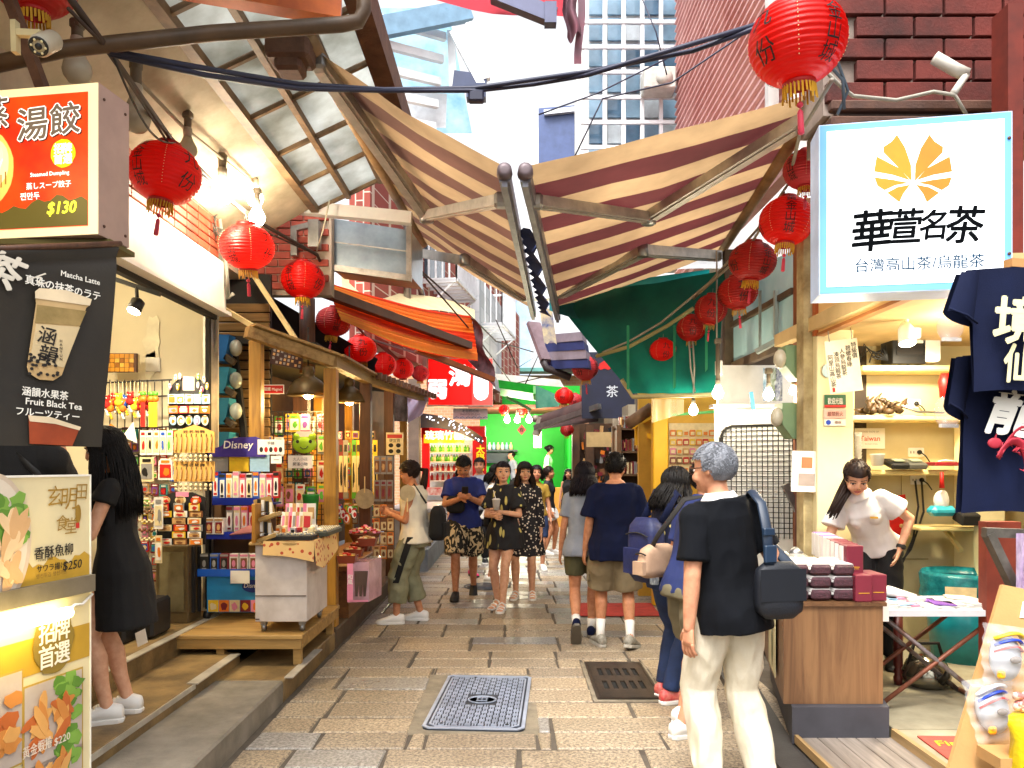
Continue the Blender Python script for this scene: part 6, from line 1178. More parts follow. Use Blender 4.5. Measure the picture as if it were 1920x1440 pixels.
for r in range(4):
    for c in range(3):
        for h in range(3 if r < 2 else 2):
            x = 1.6 + c * .128 + r * .03; y = 4.36 + r * .17; z = .82 + .034 + h * .07
            t = thing('tea_cake', f'wrapped dark tea brick, {["bottom", "middle", "top"][h]} of the {ORD[c]} stack from the lane, {ORD[r]} row back', 'tea brick', 'wrapped tea bricks'); m = M()
            m.box((x, y, z), (.112, .15, .06), b=.014); m.build('brick', CAKE if r < 3 else mat('#5a2aa0', .4), t)
            m = M(); m.loft([[(x - .06, y - .06, z), (x - .05, y - .06, z + .034), (x + .05, y - .06, z + .034), (x + .06, y - .06, z), (x + .05, y - .06, z + .03), (x - .05, y - .06, z + .03)], [(x - .06, y + .07, z), (x - .05, y + .07, z + .036), (x + .05, y + .07, z + .036), (x + .06, y + .07, z), (x + .05, y + .07, z + .03), (x - .05, y + .07, z + .03)]], 0, False); m.build('wrapper', WRP, t)
MRN = mat('#7a2636', .4, var=.06); VIO = mat('#7a2a90', .4)
for i in range(8):
    x = 1.99 - .006 * i + .03 * i; y = 4.42 + .12 * i; c = MRN if i < 4 else (VIO if i % 2 else mat('#cfc3c6', .4)); lb = 'maroon' if i < 4 else ('violet' if i % 2 else 'silvery')
    t = thing('tea_box', f'tall {lb} tea box, {ORD[i]} back in the upright row on the counter', 'tea box', 'tall tea boxes'); m = M(); m.box((x - .04, y, .82 + .15 + .071), (.095, .1, .16), b=.004); m.build('carton', c, t); m = M(); m.box((x - .089, y + .02, .82 + .15 + .07), (.004, .05, .15)); m.build('side_band', PAPER, t)
    m = M(); m.box((x - .04, y - .0515, 1.0), (.05, .002, .004)); m.box((x - .04, y - .0515, .99), (.04, .002, .003)); m.build('gold_line', GOLD, t)
for i, x in enumerate((1.95, 2.045)):
    t = thing('tea_box', f'low maroon tea box at the counter front corner, {["left", "right"][i]} one', 'tea box', 'tall tea boxes'); m = M(); m.box((x, 4.36 + .03 * i, .82 + .075), (.094, .2, .148), b=.004); m.build('carton', MRN, t); m = M(); m.box((x, 4.259 + .03 * i, .87), (.06, .002, .004)); m.build('gold_line', GOLD, t)
for i, (px, Y, s) in enumerate(((1492, 5.1, 1.0), (1470, 5.3, .8))):
    t = thing('glass_kettle', f'{["large round", "smaller"][i]} glass and steel tea kettle at the back of the counter', 'kettle', 'glass tea kettles'); p = P(px, 1045, Y); p.z = .822; GL = mat('#e9e4d2', .04, var=0, alpha=.35, spec=.9); m = M(); m.lathe([(.07 * s, 0), (.1 * s, .03 * s), (.1 * s, .1 * s), (.075 * s, .16 * s), (.05 * s, .175 * s)], p, 24, cap=False); m.build('glass_body', GL, t); m = M(); m.lathe([(.045 * s, .01), (.045 * s, .15 * s), (.05 * s, .18 * s), (.03 * s, .2 * s), (.012 * s, .215 * s)], p, 18); m.build('infuser_lid', STEEL, t); m = M(); m.tube([p + Vector((.1 * s, 0, .13 * s)), p + Vector((.16 * s, 0, .14 * s)), p + Vector((.17 * s, 0, .07 * s)), p + Vector((.11 * s, 0, .04 * s))], .01 * s, 8); m.build('handle', mat('#8a7a4a', .3, .5), t); m = M(); m.lathe([(.085 * s, .012), (.09 * s, .05 * s)], p, 20); m.build('tea', mat('#c98a2a', .1, alpha=.8), t)
for i, px in enumerate((1478, 1487)):
    t = thing('orange_packet', f'{["nearer", "farther"][i]} orange tea packet lying before the glass kettles', 'packet', 'orange tea packets'); m = M(); p = P(px, 1052, 4.95 + .15 * i); m.box((p.x, p.y, .84), (.1, .08, .03), b=.008); m.build('packet', ORANGE, t)
# folding table with papers
FT = thing('folding_table', 'white topped folding table with rusty crossed legs beside the counter', 'table'); z = .735
m = M(); f = Frame((2.52, 4.72, z), (1, 0, 0), (0, 1, 0)); m.rect(f, 0, 0, .86, .5, .035, 0, 0, .04); m.build('table_top', mat('#cfcfd2', .4, var=.05), FT)
for y in (4.55, 4.92):
    for (xa, za, xb, zb) in ((2.15, .14, 2.86, .68), (2.86, .14, 2.2, .68)): m = M(); m.tube([(xa, y, za), (xb, y, zb)], .014, 8); m.build('leg', mat('#8a4f38' if xa < 2.5 else '#8d8f92', .5, .4, col2='#5e3a2a', vs=12), FT)
for x in (2.15, 2.86): m = M(); m.tube([(x, 4.48, .145), (x, 5.0, .145)], .015, 8); m.build('foot_bar', mat('#8a5a48', .5, .4), FT)
pk = 0
for i in range(16):
    x = 2.2 + (i % 8) * .088 + R_.uniform(-.02, .02); y = 4.58 + .16 * (i // 8) + R_.uniform(-.02, .02); n = R_.randrange(2, 5); c = ['white', 'white', 'white', 'pale blue', 'purple', 'white', 'pink', 'white'][(i * 3) % 8]
    t = thing('paper_stack', f'{c} leaflets, {ORD[i % 8]} stack from the tea boxes, {["front", "back"][i // 8]} row of the folding table', 'leaflets', 'leaflets on the folding table')
    for q in range(n): m = M(); m.box((x + R_.uniform(-.008, .008), y, z + .004 + .009 * q), (.12, .13, .006), R=rotz(R_.uniform(-20, 20))); m.build('leaflet', cm(c) if q == n - 1 else PAPER, t)
t = thing('paper_roll', 'crumpled white paper bag lying on the folding table', 'paper bag'); m = M(); m.tube([(2.2, 4.85, z + .06), (2.35, 4.78, z + .055), (2.48, 4.72, z + .03)], [.05, .055, .03], 10, ratio=.7); m.build('bag', WHITE, t)
m = M(); m.box((2.13, 4.45, .74), (.1, .004, .13)); m.build('paper_slip', PAPER, None, 'white slip of paper hanging over the counter corner', 'paper')
t = thing('wooden_stool', 'dark red stool with turned legs under the folding table', 'stool'); m = M(); m.box((2.35, 5.2, .62), (.5, .3, .04), b=.008); m.build('seat', mat('#5a1f18', .4), t)
for dx in (-.22, .2): m = M(); x = 2.35 + dx; m.lathe([(.024, .13), (.03, .18), (.022, .2), (.03, .22), (.02, .24), (.03, .26), (.03, .6)], (x, 5.08, 0), 10); m.build('leg', mat('#5a1f18', .4), t)
t = thing('waste_bin', 'tall bin lined with a turquoise plastic bag behind the folding table', 'waste bin'); bx, by = 3.36, 5.75; m = M(); m.lathe([(.2, .13), (.26, .75), (.25, .74), (.19, .2)], (bx, by, 0), 24); m.build('bin', mat('#1c8f98', .3, var=.2), t)
m = M()
for k in range(3): m.lathe([(.262 + .01 * math.sin(q * 2 + k), .78 - .06 * q) for q in range(3)], (bx, by, .0), 24, cap=False)
m.lathe([(.24, .74), (.265, .79), (.285, .76), (.275, .66), (.285, .6)], (bx, by, 0), 26, cap=False); m.build('bag_lining', mat('#2a9aa0', .22, col2='#125f6a', vs=14, trans=.3, bump=.9, bs=18), t); m = M(); m.rect(Frame((bx - .15, by - .25, .64), (.9, -.3, 0), (0, 0, 1)), 0, 0, .2, .13, .003); m.build('label', cm('cream'), t)
t = thing('kettle', 'big round steel kettle on the floor under the folding table', 'kettle'); p = Vector((2.72, 5.05, .13)); m = M(); m.lathe([(.1, 0), (.14, .03), (.15, .08), (.12, .16), (.06, .2), (.03, .21)], p, 26); m.build('pot', mat('#8d8878', .15, .9, var=.1), t); m = M(); m.tube([p + Vector((-.12, 0, .14)), p + Vector((-.08, 0, .28)), p + Vector((.08, 0, .28)), p + Vector((.12, 0, .14))], .012, 8); m.build('handle', DARK, t); m = M(); m.tube([p + Vector((.02, -.14, .07)), p + Vector((.03, -.19, .12)), p + Vector((.03, -.2, .17))], [.03, .02, .012], 8); m.build('spout', mat('#4a463e', .3, .7), t)
t = thing('orange_bag', 'orange plastic bag on the floor by the turquoise bin', 'bag'); m = M(); m.ball((3.2, 4.95, .36), (.1, .09, .08)); m.build('bag', mat('#d9801a', .3, bump=.8, bs=20), t)
t = thing('blue_bag', 'dark blue bag under the stool beside the counter', 'bag'); m = M(); m.ball((2.28, 5.35, .35), (.14, .12, .2)); m.build('bag', mat('#1d2f6a', .3, bump=.8, bs=20), t)
t = thing('door_mat', 'red door mat with yellow lettering at the tea shop threshold', 'mat'); m = M(); foot(m, [(2.13, 3.5), (2.62, 3.42), (2.7, 4.08), (2.16, 4.1)], .13, .138); m.build('mat', mat('#b5483a', .85, var=.1, vs=12, bump=.4), t); f = Frame((2.38, 3.85, .14), (1, 0, 0), (0, 1, 0)); m = M(); m.text('Find', f, -.1, .13, .09, 0, .001, .015, None, .2); m.text('Good', f, .02, -.1, .16, 0, .001, .01, None, .2); m.build('lettering', YELL, t)
# mesh door panel etc
MP = thing('mesh_panel', 'white board with a rounded black wire mesh panel facing the lane', 'panel'); f = Frame(P(1416, 890, 7.0), P(1490, 890, 6.85) - P(1338, 890, 7.15), (0, 0, 1)); k = 7 / FPX
m = M(); m.rect(f, 0, -.3, 150 * k, 1.85, .04, 0, 0); m.build('board', WHITE, MP); m = M(); x0, x1, y0, y1 = -62 * k, 70 * k, -118 * k, 92 * k; c = []
pts = [(x0, y0), (x0, y1 - .1), (x0 + .03, y1 - .03), (x0 + .1, y1), (x1, y1), (x1, y0)]
for a, b in zip(pts[:-1], pts[1:]): m.bar(f(*a, .012), f(*b, .012), .035, .02)
m.build('rim', DARK, MP); m = M(); m.rect(f, (x0 + x1) / 2, (y0 + y1) / 2, x1 - x0 - .03, y1 - y0 - .03, .002, 0, .003); m.build('mesh_back', mat('#f2f2f0', .4, var=0), MP); m = M()
for i in range(1, 14): m.bar(f(x0 + (x1 - x0) * i / 14, y0, .016), f(x0 + (x1 - x0) * i / 14, y1, .016), .007)
for j in range(1, 22): m.bar(f(x0, y0 + (y1 - y0) * j / 22, .022), f(x1, y0 + (y1 - y0) * j / 22, .022), .007)
m.build('wire_mesh', BLACK, MP)
m = M(); m.box(P(1414, 762, 6.95), (.78, .14, .03)); m.box(P(1360, 765, 6.9), (.14, .1, .04)); m.build('ledge', WHITE, MP)
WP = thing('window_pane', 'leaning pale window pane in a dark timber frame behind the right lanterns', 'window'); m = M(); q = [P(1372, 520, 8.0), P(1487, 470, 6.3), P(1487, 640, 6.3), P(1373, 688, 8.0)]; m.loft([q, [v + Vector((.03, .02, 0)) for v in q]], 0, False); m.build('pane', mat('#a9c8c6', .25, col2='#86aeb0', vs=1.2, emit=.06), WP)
m = M(); m.bar(P(1366, 470, 8.0), P(1366, 770, 8.0), .1); m.bar(q[3], q[2], .06, .08); m.bar(P(1372, 610, 7.9), P(1487, 545, 6.28), .04, .05); m.build('frame', mat('#5d4a34', .7, col2='#3a2c1e', vs=5), WP)
m = M(); m.bar(P(1455, 545, 6.6), P(1455, 640, 6.6), .035); m.bar(P(1425, 545, 6.7), P(1425, 650, 6.7), .02); m.bar(P(1418, 660, 6.6), P(1462, 636, 6.5), .07, .04); m.build('light_fitting', mat('#8f9a94', .5), WP)
m = M(); m.box((P(1430, 0, 7.3).x, 7.5, 1.9), (.75, .06, 1.3)); m.build('white_wall', WHITE, None, 'white boarded wall under the leaning window pane', 'wall')
m = M(); m.box((P(1500, 0, 6.2).x, 6.2, 1.9), (.075, .1, 3.6)); m.box((P(1514, 0, 6.1).x, 6.15, 1.9), (.05, .1, 3.6)); m.build('timber_post', mat('#8a4e28', .6, col2='#5c3218', kind='wood', vs=4), None, 'brown timber post beside the grey green meter boxes', 'post')
m = M(); m.box((P(1540, 0, 5.95).x, 6.0, 1.0), (.35, .06, 2.0)); m.build('brick_pillar', mat('#6a3a30', .8, col2='#4a2822', vs=6), None, 'dark brick panel behind the carrier bag', 'panel')
for i, (px, py, h) in enumerate(((1484, 682, 62), (1478, 790, 66))):
    t = thing('meter_box', f'grey green electricity meter box, {["upper", "lower"][i]} one on the brown timber post', 'meter box', 'grey green meter boxes'); p = P(px, py, 6.0); kk = 6 / FPX; q = h * kk / 2; m = M()
    m.loft([[p + Vector((-.08, -.1, q)), p + Vector((.08, -.1, q)), p + Vector((.08, -.1, -q)), p + Vector((.0, -.1, -q)), p + Vector((-.08, -.1, -q * .2))], [p + Vector((-.08, .08, q)), p + Vector((.08, .08, q)), p + Vector((.08, .08, -q)), p + Vector((.0, .08, -q)), p + Vector((-.08, .08, -q * .2))]], 0, False); m.build('housing', mat('#7d9a72', .5, var=.08), t); m = M(); m.ball(p + Vector((-.11, -.06, .03)), (.05, .06, .075)); m.build('glass_dome', mat('#cfcab4', .08, var=.2, spec=.8), t); m = M(); m.box(p + Vector((-.1, -.02, .03)), (.05, .06, .09)); m.build('dial', mat('#d9d3b8', .5), t)
for i, px in enumerate((1438, 1448, 1460)): m = M(); m.grid(lambda u, v: P(px - 7 + 14 * u, 690 + 62 * v, 6.9 + .04 * math.sin(9 * u + 7 * v)), 5, 8); m.build('hanging_bag', mat(['#5a8fb0', '#6a7a3a', '#3a3d6a'][i], .2, col2='#c9d0d8', vs=30), None, f'{["blue", "green", "dark"][i]} shiny folded bag hung above the mesh panel', 'bag', 'folded bags hung above the mesh panel')
m = M(); m.bar(P(1408, 735, 6.85), P(1413, 768, 6.85), .03, .02); m.build('clothes_peg', mat('#2f9ad0', .4), None, 'bright blue peg on the ledge above the mesh panel', 'peg')
t = thing('picture_card', 'white card with two small pictures hung beside the mesh panel', 'card'); f = Frame(P(1510, 884, 5.66), (1, 0, -.03), (.03, 0, 1)); m = M(); m.rect(f, 0, 0, .2, .3, .006); m.build('card', PAPER, t); m = M(); m.rect(f, .01, .065, .08, .08, .001, 0, .002); m.rect(f, .01, -.06, .12, .09, .001, 1, .002); m.build('picture', [mat('#d9714a', .6), mat('#9a8d86', .6)], t)
m = M(); m.bar(P(1471, 908, 6.2), P(1496, 958, 6.2), .05, .05); m.build('handle_bar', STEEL, None, 'grey metal handle sticking out beside the picture card', 'handle')
m = M(); [m.tube([P(1508, 800, 5.95), P(1502 + 5 * q, 828, 5.95), P(1500 + 7 * q, 850, 5.95)], .007, 5) for q in range(4)]; m.build('cord_bunch', mat('#c04a2a', .7), None, 'bunch of red cord tied to the brown timber post', 'cord')
bulb(1346, 738, 6.9, True, 'lit bulb under the corner of the green tarp', 1.0, .35, 12); bulb(1441, 741, 6.4, True, 'lit bulb in front of the hanging folded bags', .85, .1, 8); bulb(1487, 733, 6.2, True, 'small lit bulb under the upper grey green meter box', .6, .1, 4); bulb(1300, 770, 7.6, True, 'lit bulb hanging over the packet board stall', .9, .2, 26)
# green tarp
GTm = mat('#117866', .55, col2='#0a5450', vs=1.6, trans=.5, bump=.15, bs=6)
GT = thing('green_tarp', 'large sagging green tarpaulin hung over the packet stall', 'tarpaulin')
A, B, C, D = P(1030, 548, 8.8), P(1362, 505, 8.0), P(1346, 738, 7.3), P(1186, 738, 7.7)
def tg(u, v):
    p = A.lerp(B, u).lerp(D.lerp(C, u), v); p.y += .12 * math.sin(math.pi * v) * math.sin(2.2 * u + .4) + .02 * math.sin(22 * u + 3 * v); p.z -= .05 * math.sin(math.pi * u) * (1 - v) ; return p
m = M(); m.grid(tg, 20, 16); m.build('sheet', GTm, GT)
m = M(); m.grid(lambda u, v: P(1030 + 300 * u, 545 - 40 * u + (18 + 62 * math.sin(math.pi * (u * .8 + .1))) * v, 8.5 + .12 * math.sin(math.pi * v)), 14, 6); m.build('upper_fold', mat('#1a9088', .5, col2='#0f6570', vs=2, trans=.5), GT)
m = M(); m.tube([P(1166, 712, 7.7), P(1186, 744, 7.65), P(1346, 740, 7.25)], .022, 8); m.build('bottom_pipe', mat('#b5a878', .5, .2), GT)
for px in (1175, 1262, 1322): m = M(); m.grid(lambda u, v: P(px + 5 * u, 610 + 120 * v, 7.62 - .1 * (px - 1175) / 150), 1, 4); m.build('light_strip', mat('#2fa070', .4, trans=.5), GT)
m = M(); m.tube([P(1118, 668, 8.0), P(1180, 650, 7.8), P(1250, 612, 7.6), P(1300, 578, 7.4)], .02, 8); m.build('stay_rope', mat('#8f8a5a', .7), GT)
cable('two pale cords hanging down the green tarp', [[P(1292, 640, 7.3), P(1295, 690, 7.3), P(1303, 735, 7.3)], [P(1299, 640, 7.3), P(1302, 690, 7.3), P(1300, 740, 7.3)], [P(1344, 470, 7.2), P(1344, 640, 7.1), P(1346, 700, 7.0)]], .008, CBG)
m = M(); m.box(P(1348, 690, 7.0), (.06, .06, .14), b=.01); m.build('cord_switch', WHITE, None, 'white cord switch hanging above the tarp corner bulb', 'switch')
m = M(); m.grid(lambda u, v: P(1135 + 225 * u, 480 + 28 * v - 6 * u, 8.9 + .4 * v), 6, 2); m.build('white_awning_strip', mat('#dfe4ea', .5, trans=.4), None, 'white awning strip lit between the maroon awning and the green tarp', 'awning strip')
# ---------------------------------------------------------------- shirts, masks, stand at the right edge
NAVY = mat('#0c1636', .85, col2='#080f28', vs=5, bump=.12, bs=260, spec=.2)
def shirt(lbl, L_, S_, ybot, Y, deco):
    "a hanging T-shirt: draped front and back cloth between the side edge L_ and a hidden far side, plus a sleeve S_"
    t = thing('hanging_shirt', lbl, 't-shirt', 'navy souvenir shirts hung at the edge'); f = Frame(P(1880, 700, Y), (1, .25, 0), (0, 0, 1)); lp = pol(f, L_); yt, yb = lp[0][1], lp[-1][1]; xr = fp(f, 2060, 700)[0]; sd = Y * 10
    def edge(v):
        k = v * (len(lp) - 1); i = min(int(k), len(lp) - 2); return lp[i][0] + (lp[i + 1][0] - lp[i][0]) * (k - i), lp[i][1] + (lp[i + 1][1] - lp[i][1]) * (k - i)
    def cl(sg):
        def fn(u, v):
            xl, y = edge(v); x = xl + (xr - xl) * u; y += (.035 * u * (1 - v) * 1.2 if u < .55 else .035 * .66 * (1 - v)) * 1.; n_ = noise.noise(Vector((x * 9 + sd, y * 3.2, sg))) + .5 * noise.noise(Vector((x * 21, y * 7 + sd, sg)))
            return f(x, y + .006 * math.sin(7 * u) * v, sg * (.03 * math.sin(math.pi * min(1, u * 1.6 + .04)) ** .6) + .011 * n_ * (.2 + v))
        return fn
    m = M(); m.grid(cl(1), 22, 30); m.grid(cl(-1), 10, 12); q = pol(f, S_)
    for sg in (1, -1): m.grid(lambda u, v: f(q[0][0] * (1 - u) * (1 - v) + q[1][0] * u * (1 - v) + q[2][0] * u * v + q[3][0] * (1 - u) * v, q[0][1] * (1 - u) * (1 - v) + q[1][1] * u * (1 - v) + q[2][1] * u * v + q[3][1] * (1 - u) * v, sg * .025 * math.sin(math.pi * (.12 + .8 * u)) - .004), 8, 8)
    m.build('cloth', NAVY, t); m = M(); a, b_ = q[3], q[2]; m.tube([f(a[0], a[1] + .006, .012), f((a[0] + b_[0]) / 2, (a[1] + b_[1]) / 2 + .006, .027), f(b_[0], b_[1] + .006, .016)], .0035, 5); m.build('cuff_seam', NAVY, t); deco(t, f); return t
def d1(t, f):
    m = M(); x, y = fp(f, 1858, 606); m.text('境', f, x + .03, y, .12, 0, .06, .04, 1.2, .1); x, y = fp(f, 1862, 684); m.text('仙', f, x + .04, y, .1, 0, .05, .03, None, .1); m.build('lettering', mat('#e9e3b0', .6), t)
    m = M(); q = fp(f, 1905, 496); m.rect(f, q[0] + .03, q[1], .13, .025, .03, 0, .02); m.build('wooden_hanger', mat('#c08a52', .5), t)
def d2(t, f):
    m = M(); x, y = fp(f, 1850, 772); m.text('龍', f, x + .05, y, .14, 0, .066, .035, 1.3, .35, -.1); m.build('lettering', PAPER, t)
    m = M(); c = fp(f, 1856, 838)
    pts = [f(c[0] + .02 + .06 * math.cos(a) * (1 - .1 * a / 6), c[1] + .035 * math.sin(a * 1.6) - .01 * a + .03, .064) for a in [q * .35 for q in range(22)]]; m.tube(pts, [.004 + .012 * math.sin(math.pi * q / 21) for q in range(22)], 6, ratio=.2)
    for q in range(24): a = R_.uniform(0, 6.28); r = R_.uniform(.02, .075); p0 = f(c[0] + .01 + r * math.cos(a), c[1] + r * .7 * math.sin(a), .064); m.tube([p0, p0 + f.x * R_.uniform(-.025, .025) + f.y * R_.uniform(-.02, .02)], [.006, .0015], 5, ratio=.3)
    m.ball(f(c[0] - .05, c[1] + .01, .066), (.022, .004, .016)); m.build('dragon_print', mat('#b8283c', .6), t)
    m = M(); q = fp(f, 1890, 742); m.rect(f, q[0] + .02, q[1], .07, .012, .005, 0, .02); m.build('hanger_slot', mat('#b9b39a', .5), t)
shirt('lower navy shirt with a white brushed word over a red dragon', [(1800, 668), (1806, 700), (1803, 780), (1800, 870), (1796, 962)], [(1790, 670), (1830, 668), (1806, 788), (1775, 760)], 962, 2.38, d2)
shirt('upper navy shirt with pale brushed lettering on a wooden hanger', [(1806, 508), (1818, 560), (1822, 610), (1824, 670), (1825, 735)], [(1799, 512), (1842, 506), (1824, 612), (1774, 584)], 735, 2.26, d1)
for i, (px, py) in enumerate(((1782, 610), (1777, 772))):
    t = thing('plastic_hood', f'clear rounded plastic cover sticking out behind the {["upper", "lower"][i]} shirt sleeve', 'plastic cover', 'clear plastic covers'); m = M(); m.ball(P(px, py, 2.6), (.04, .05, .055), nu=14, nv=10); m.build('cover', mat('#e4d5dc', .08, var=0, alpha=.18, spec=.9), t); m = M(); m.bar(P(px - 14, py + 26, 2.58), P(px + 18, py + 27, 2.6), .012); m.build('rim', mat('#d9d2c8', .3), t)
KB = thing('mask_board', 'brown cardboard display board leaning at the lower right edge', 'display board'); f = Frame(P(1860, 1280, 2.12), (1, .1, 0), (0, .22, 1)); a = pol(f, [(1880, 1096), (2000, 1120), (2000, 1500), (1762, 1500)]); m = M(); m.plate(f, a, .012); m.build('cardboard', CARD, KB); m = M(); m.plate(f, pol(f, [(1917, 1128), (1990, 1135), (1990, 1165), (1911, 1158)]), .002, 0, .003); m.build('price_paper', PAPER, KB)
m = M(); m.box(P(1900, 1420, 2.0), (.13, .1, .03)); m.build('ledge', CARD, KB)
for i, (px, py, ro) in enumerate(((1884, 1232, -.15), (1860, 1330, .12))):
    t = thing('toy_mask', f'{["upper", "lower"][i]} silver toy mask with colour stripes wrapped in clear plastic', 'mask', 'wrapped toy masks'); o = P(px, py, 2.09); x = Vector((math.cos(ro), .1, math.sin(ro))); mf_ = Frame(o, x, (-math.sin(ro), .2, math.cos(ro)))
    m = M(); rings = []
    for q in range(7):
        s = 1 - (q / 6) ** 2.2 * .98; rings.append([mf_(.048 * s * math.cos(b), .064 * s * math.sin(b), .028 * q / 6) for b in [2 * math.pi * w / 20 for w in range(20)]])
    m.loft(rings); m.build('face', mat('#b9bcc4', .3, .5), t)
    def band(cols):
        m = M()
        for j, (yy, c, w) in enumerate(cols): m.tube([mf_(-.042 + .084 * s, yy + .02 * math.sin(2.6 * s), .012 + .022 * math.sin(math.pi * s)) for s in [w_ / 8 for w_ in range(9)]], w, 6, mi=j, ratio=.6)
        return m
    band([(.045, 0, .009), (.028, 0, .007), (.01, 0, .005)]).build('stripes', [YELL if i == 0 else mat('#e9e9ee', .4), mat('#1c3fb0', .35), RED], t)
    m = M(); m.ball(mf_(.008, -.005, .03), (.016, .006, .01)); m.build('eye_hole', mat('#5c4a3a', .6), t); m = M(); m.box(mf_(-.028, -.048, .022), (.022, .012, .022), b=.005); m.build('chin_piece', mat('#f0c812', .4, col2='#e8501a', vs=40), t)
    m = M(); m.grid(lambda u, v: mf_(-.072 + .144 * u, -.085 + .17 * v, .034 * math.sin(math.pi * u) * math.sin(math.pi * v) + .007 + .005 * math.sin(17 * u + 9 * v) + .004 * math.sin(31 * v)), 18, 20); m.build('plastic_wrap', mat('#ffffff', .05, var=0, alpha=.16, spec=1.), t)
t = thing('yellow_bag', 'yellow bag with pinkish packets at the lower right edge', 'bag'); m = M(); p = P(1946, 1440, 1.95); m.loft([[p + Vector((w_ * math.cos(a) * (1 + .12 * math.sin(5 * a + z * 40)), w_ * math.sin(a) * .8, z)) for a in [2 * math.pi * k / 24 for k in range(24)]] for z, w_ in ((-.08, .045), (0, .066), (.07, .062), (.11, .07), (.13, .064))]); m.build('bag', mat('#e2c81c', .3, bump=.5, bs=20), t); m = M(); [m.ball(P(1905 + R_.uniform(0, 20), 1318 + R_.uniform(-14, 18), 1.98), .011, q % 2, nu=6, nv=4) for q in range(26)]; m.build('packets', [mat('#b5706a', .5), mat('#d9b0a0', .5)], t)
t = thing('metal_stand', 'grey folding metal stand with a lilac cloth at the right edge', 'stand'); m = M(); m.bar(P(1852, 1000, 2.9), P(1905, 1110, 2.9), .045, .03); m.bar(P(1845, 998, 2.9), P(1960, 1002, 2.9), .035, .035); m.bar(P(1905, 1110, 2.9), P(1940, 1330, 2.9), .045, .03); m.build('frame', mat('#7d786f', .45, .6, col2='#55504a', vs=14), t); m = M(); m.grid(lambda u, v: P(1905 + 40 * u, 1000 + 110 * v, 2.86 + .02 * math.sin(14 * u + 5 * v)), 8, 6); m.build('lilac_cloth', mat('#b59ac0', .7, col2='#d9c4dc', vs=30), t)
m = M(); m.box((P(1895, 0, 4.4).x, 4.5, .7), (.2, .08, 1.1)); m.build('brick_pier', mat('#8c3a24', .7, col2='#6a2a1a', vs=4), None, 'red brick pier behind the metal stand', 'pier')
# ================================================================ stalls deeper in the lane, right
PY_ = mat('#e8b21a', .6, var=.06)
YS = thing('packet_stall', 'yellow lit stall with a board of small packets under the green tarp', 'stall')
m = M(); m.box((2.1, 9.3, 1.25), (1.15, .08, 2.5)); m.build('back_wall', mat('#d9a83a', .6, var=.1), YS); m = M(); m.box((P(1240, 0, 8.6).x, 8.7, 1.25), (.17, .14, 2.5), b=.01); m.build('pillar', PY_, YS)
m = M(); m.bar(P(1258, 778, 8.5), P(1340, 772, 8.4), .02, .03); m.build('green_bar', GREENM, YS); m = M(); m.box(P(1298, 850, 9.2), (.56, .03, .72)); m.build('packet_board', cm('cream'), YS)
m = M(); m.grid(lambda u, v: P(1222 + 60 * u, 748 + 45 * v * (1 - .4 * u), 8.2 + .05 * math.sin(9 * u)), 8, 4); m.build('plastic_curtain', mat('#e9dfc0', .1, var=0, alpha=.35, spec=.8), YS)
for r in range(6):
    for i in range(7):
        c = [('orange', 'yellow', 'cream'), ('yellow', 'orange', 'red'), ('pink', 'cream', 'tan'), ('maroon', 'brown', 'red'), ('red', 'orange', 'cream'), ('tan', 'yellow', 'orange')][r][i % 3]; x = 1262 + 12.2 * i; y = 812 + 17 * r; f = Frame(P(x, y, 9.12), (1, 0, 0), (0, 0, 1)); m = M(); m.rect(f, 0, 0, .068, .075, .015, 0, 0, .01); m.rect(f, 0, -.005, .045, .04, .003, 1, .003)
        m.build('small_packet', [cm(c), cm('cream' if c != 'cream' else 'orange')], None, f'{c} packet {ORD[i]} from the yellow pillar in the {ORD[r]} row of the stall board', 'packet', 'packets on the yellow stall board')
TSf = thing('trinket_shelf', 'tall dark shelf of trinkets beside the yellow pillar', 'shelf'); m = M(); x0, x1 = P(1160, 0, 10).x, P(1222, 0, 10).x
m.box(((x0 + x1) / 2, 10.3, 1.0), (x1 - x0 + .1, .05, 2.2)); [m.box(((x0 + x1) / 2, 10.15, .25 + .3 * q), (x1 - x0 + .06, .3, .025)) for q in range(7)]; m.box((x0, 10.1, 1.0), (.06, .3, 2.2)); m.build('shelf_frame', mat('#6d4c2c', .6, col2='#43301c', vs=5), TSf); m = M()
for q in range(7):
    for i in range(18):
        for e in range(2): m.box((x0 + .04 + (x1 - x0 - .06) * i / 17, 10.05 + .12 * e, .3 + .3 * q + .04), (.03, .04, R_.uniform(.06, .18)), R_.randrange(5))
m.build('trinkets', [cm('brown'), cm('cream'), cm('maroon'), cm('grey'), cm('tan')], TSf, kind='stuff')
m = M(); m.box((1.62, 11.2, 1.2), (.1, 1.6, 2.4)); m.build('grey_pillar', mat('#9a917c', .7), TSf)
YA = thing('yellow_bracket', 'yellow painted awning bracket left of the yellow pillar', 'bracket'); m = M(); m.bar(P(1195, 800, 9.4), P(1195, 835, 9.4), .06); m.bar(P(1188, 800, 9.4), P(1222, 782, 9.2), .06); m.bar(P(1200, 805, 9.4), P(1226, 822, 9.2), .05); m.build('bracket', PY_, YA); m = M(); m.tube([P(1178, 795, 9.2), P(1222, 765, 9)], .07, 10); m.build('rolled_canvas', mat('#8a6f58', .8, col2='#5f4a3a', vs=6), YA)
TG_ = thing('tea_sign_board', 'dark navy sign board with a single pale tea character', 'sign'); f = Frame(P(1140, 722, 11), (1, -.1, 0), (0, 0, 1)); m = M(); m.rect(f, 0, .0, .75, .95, .06); m.build('board', mat('#141a34', .6, var=.2), TG_); m = M(); m.text('茶', f, .06, -.09, .15, 0, .004, .01); m.build('lettering', mat('#c9d0d8', .5), TG_); m = M(); m.disc(f, -.05, .28, .09, .06, .003, 0, .004, 12, .3); m.build('red_motif', RED, TG_)
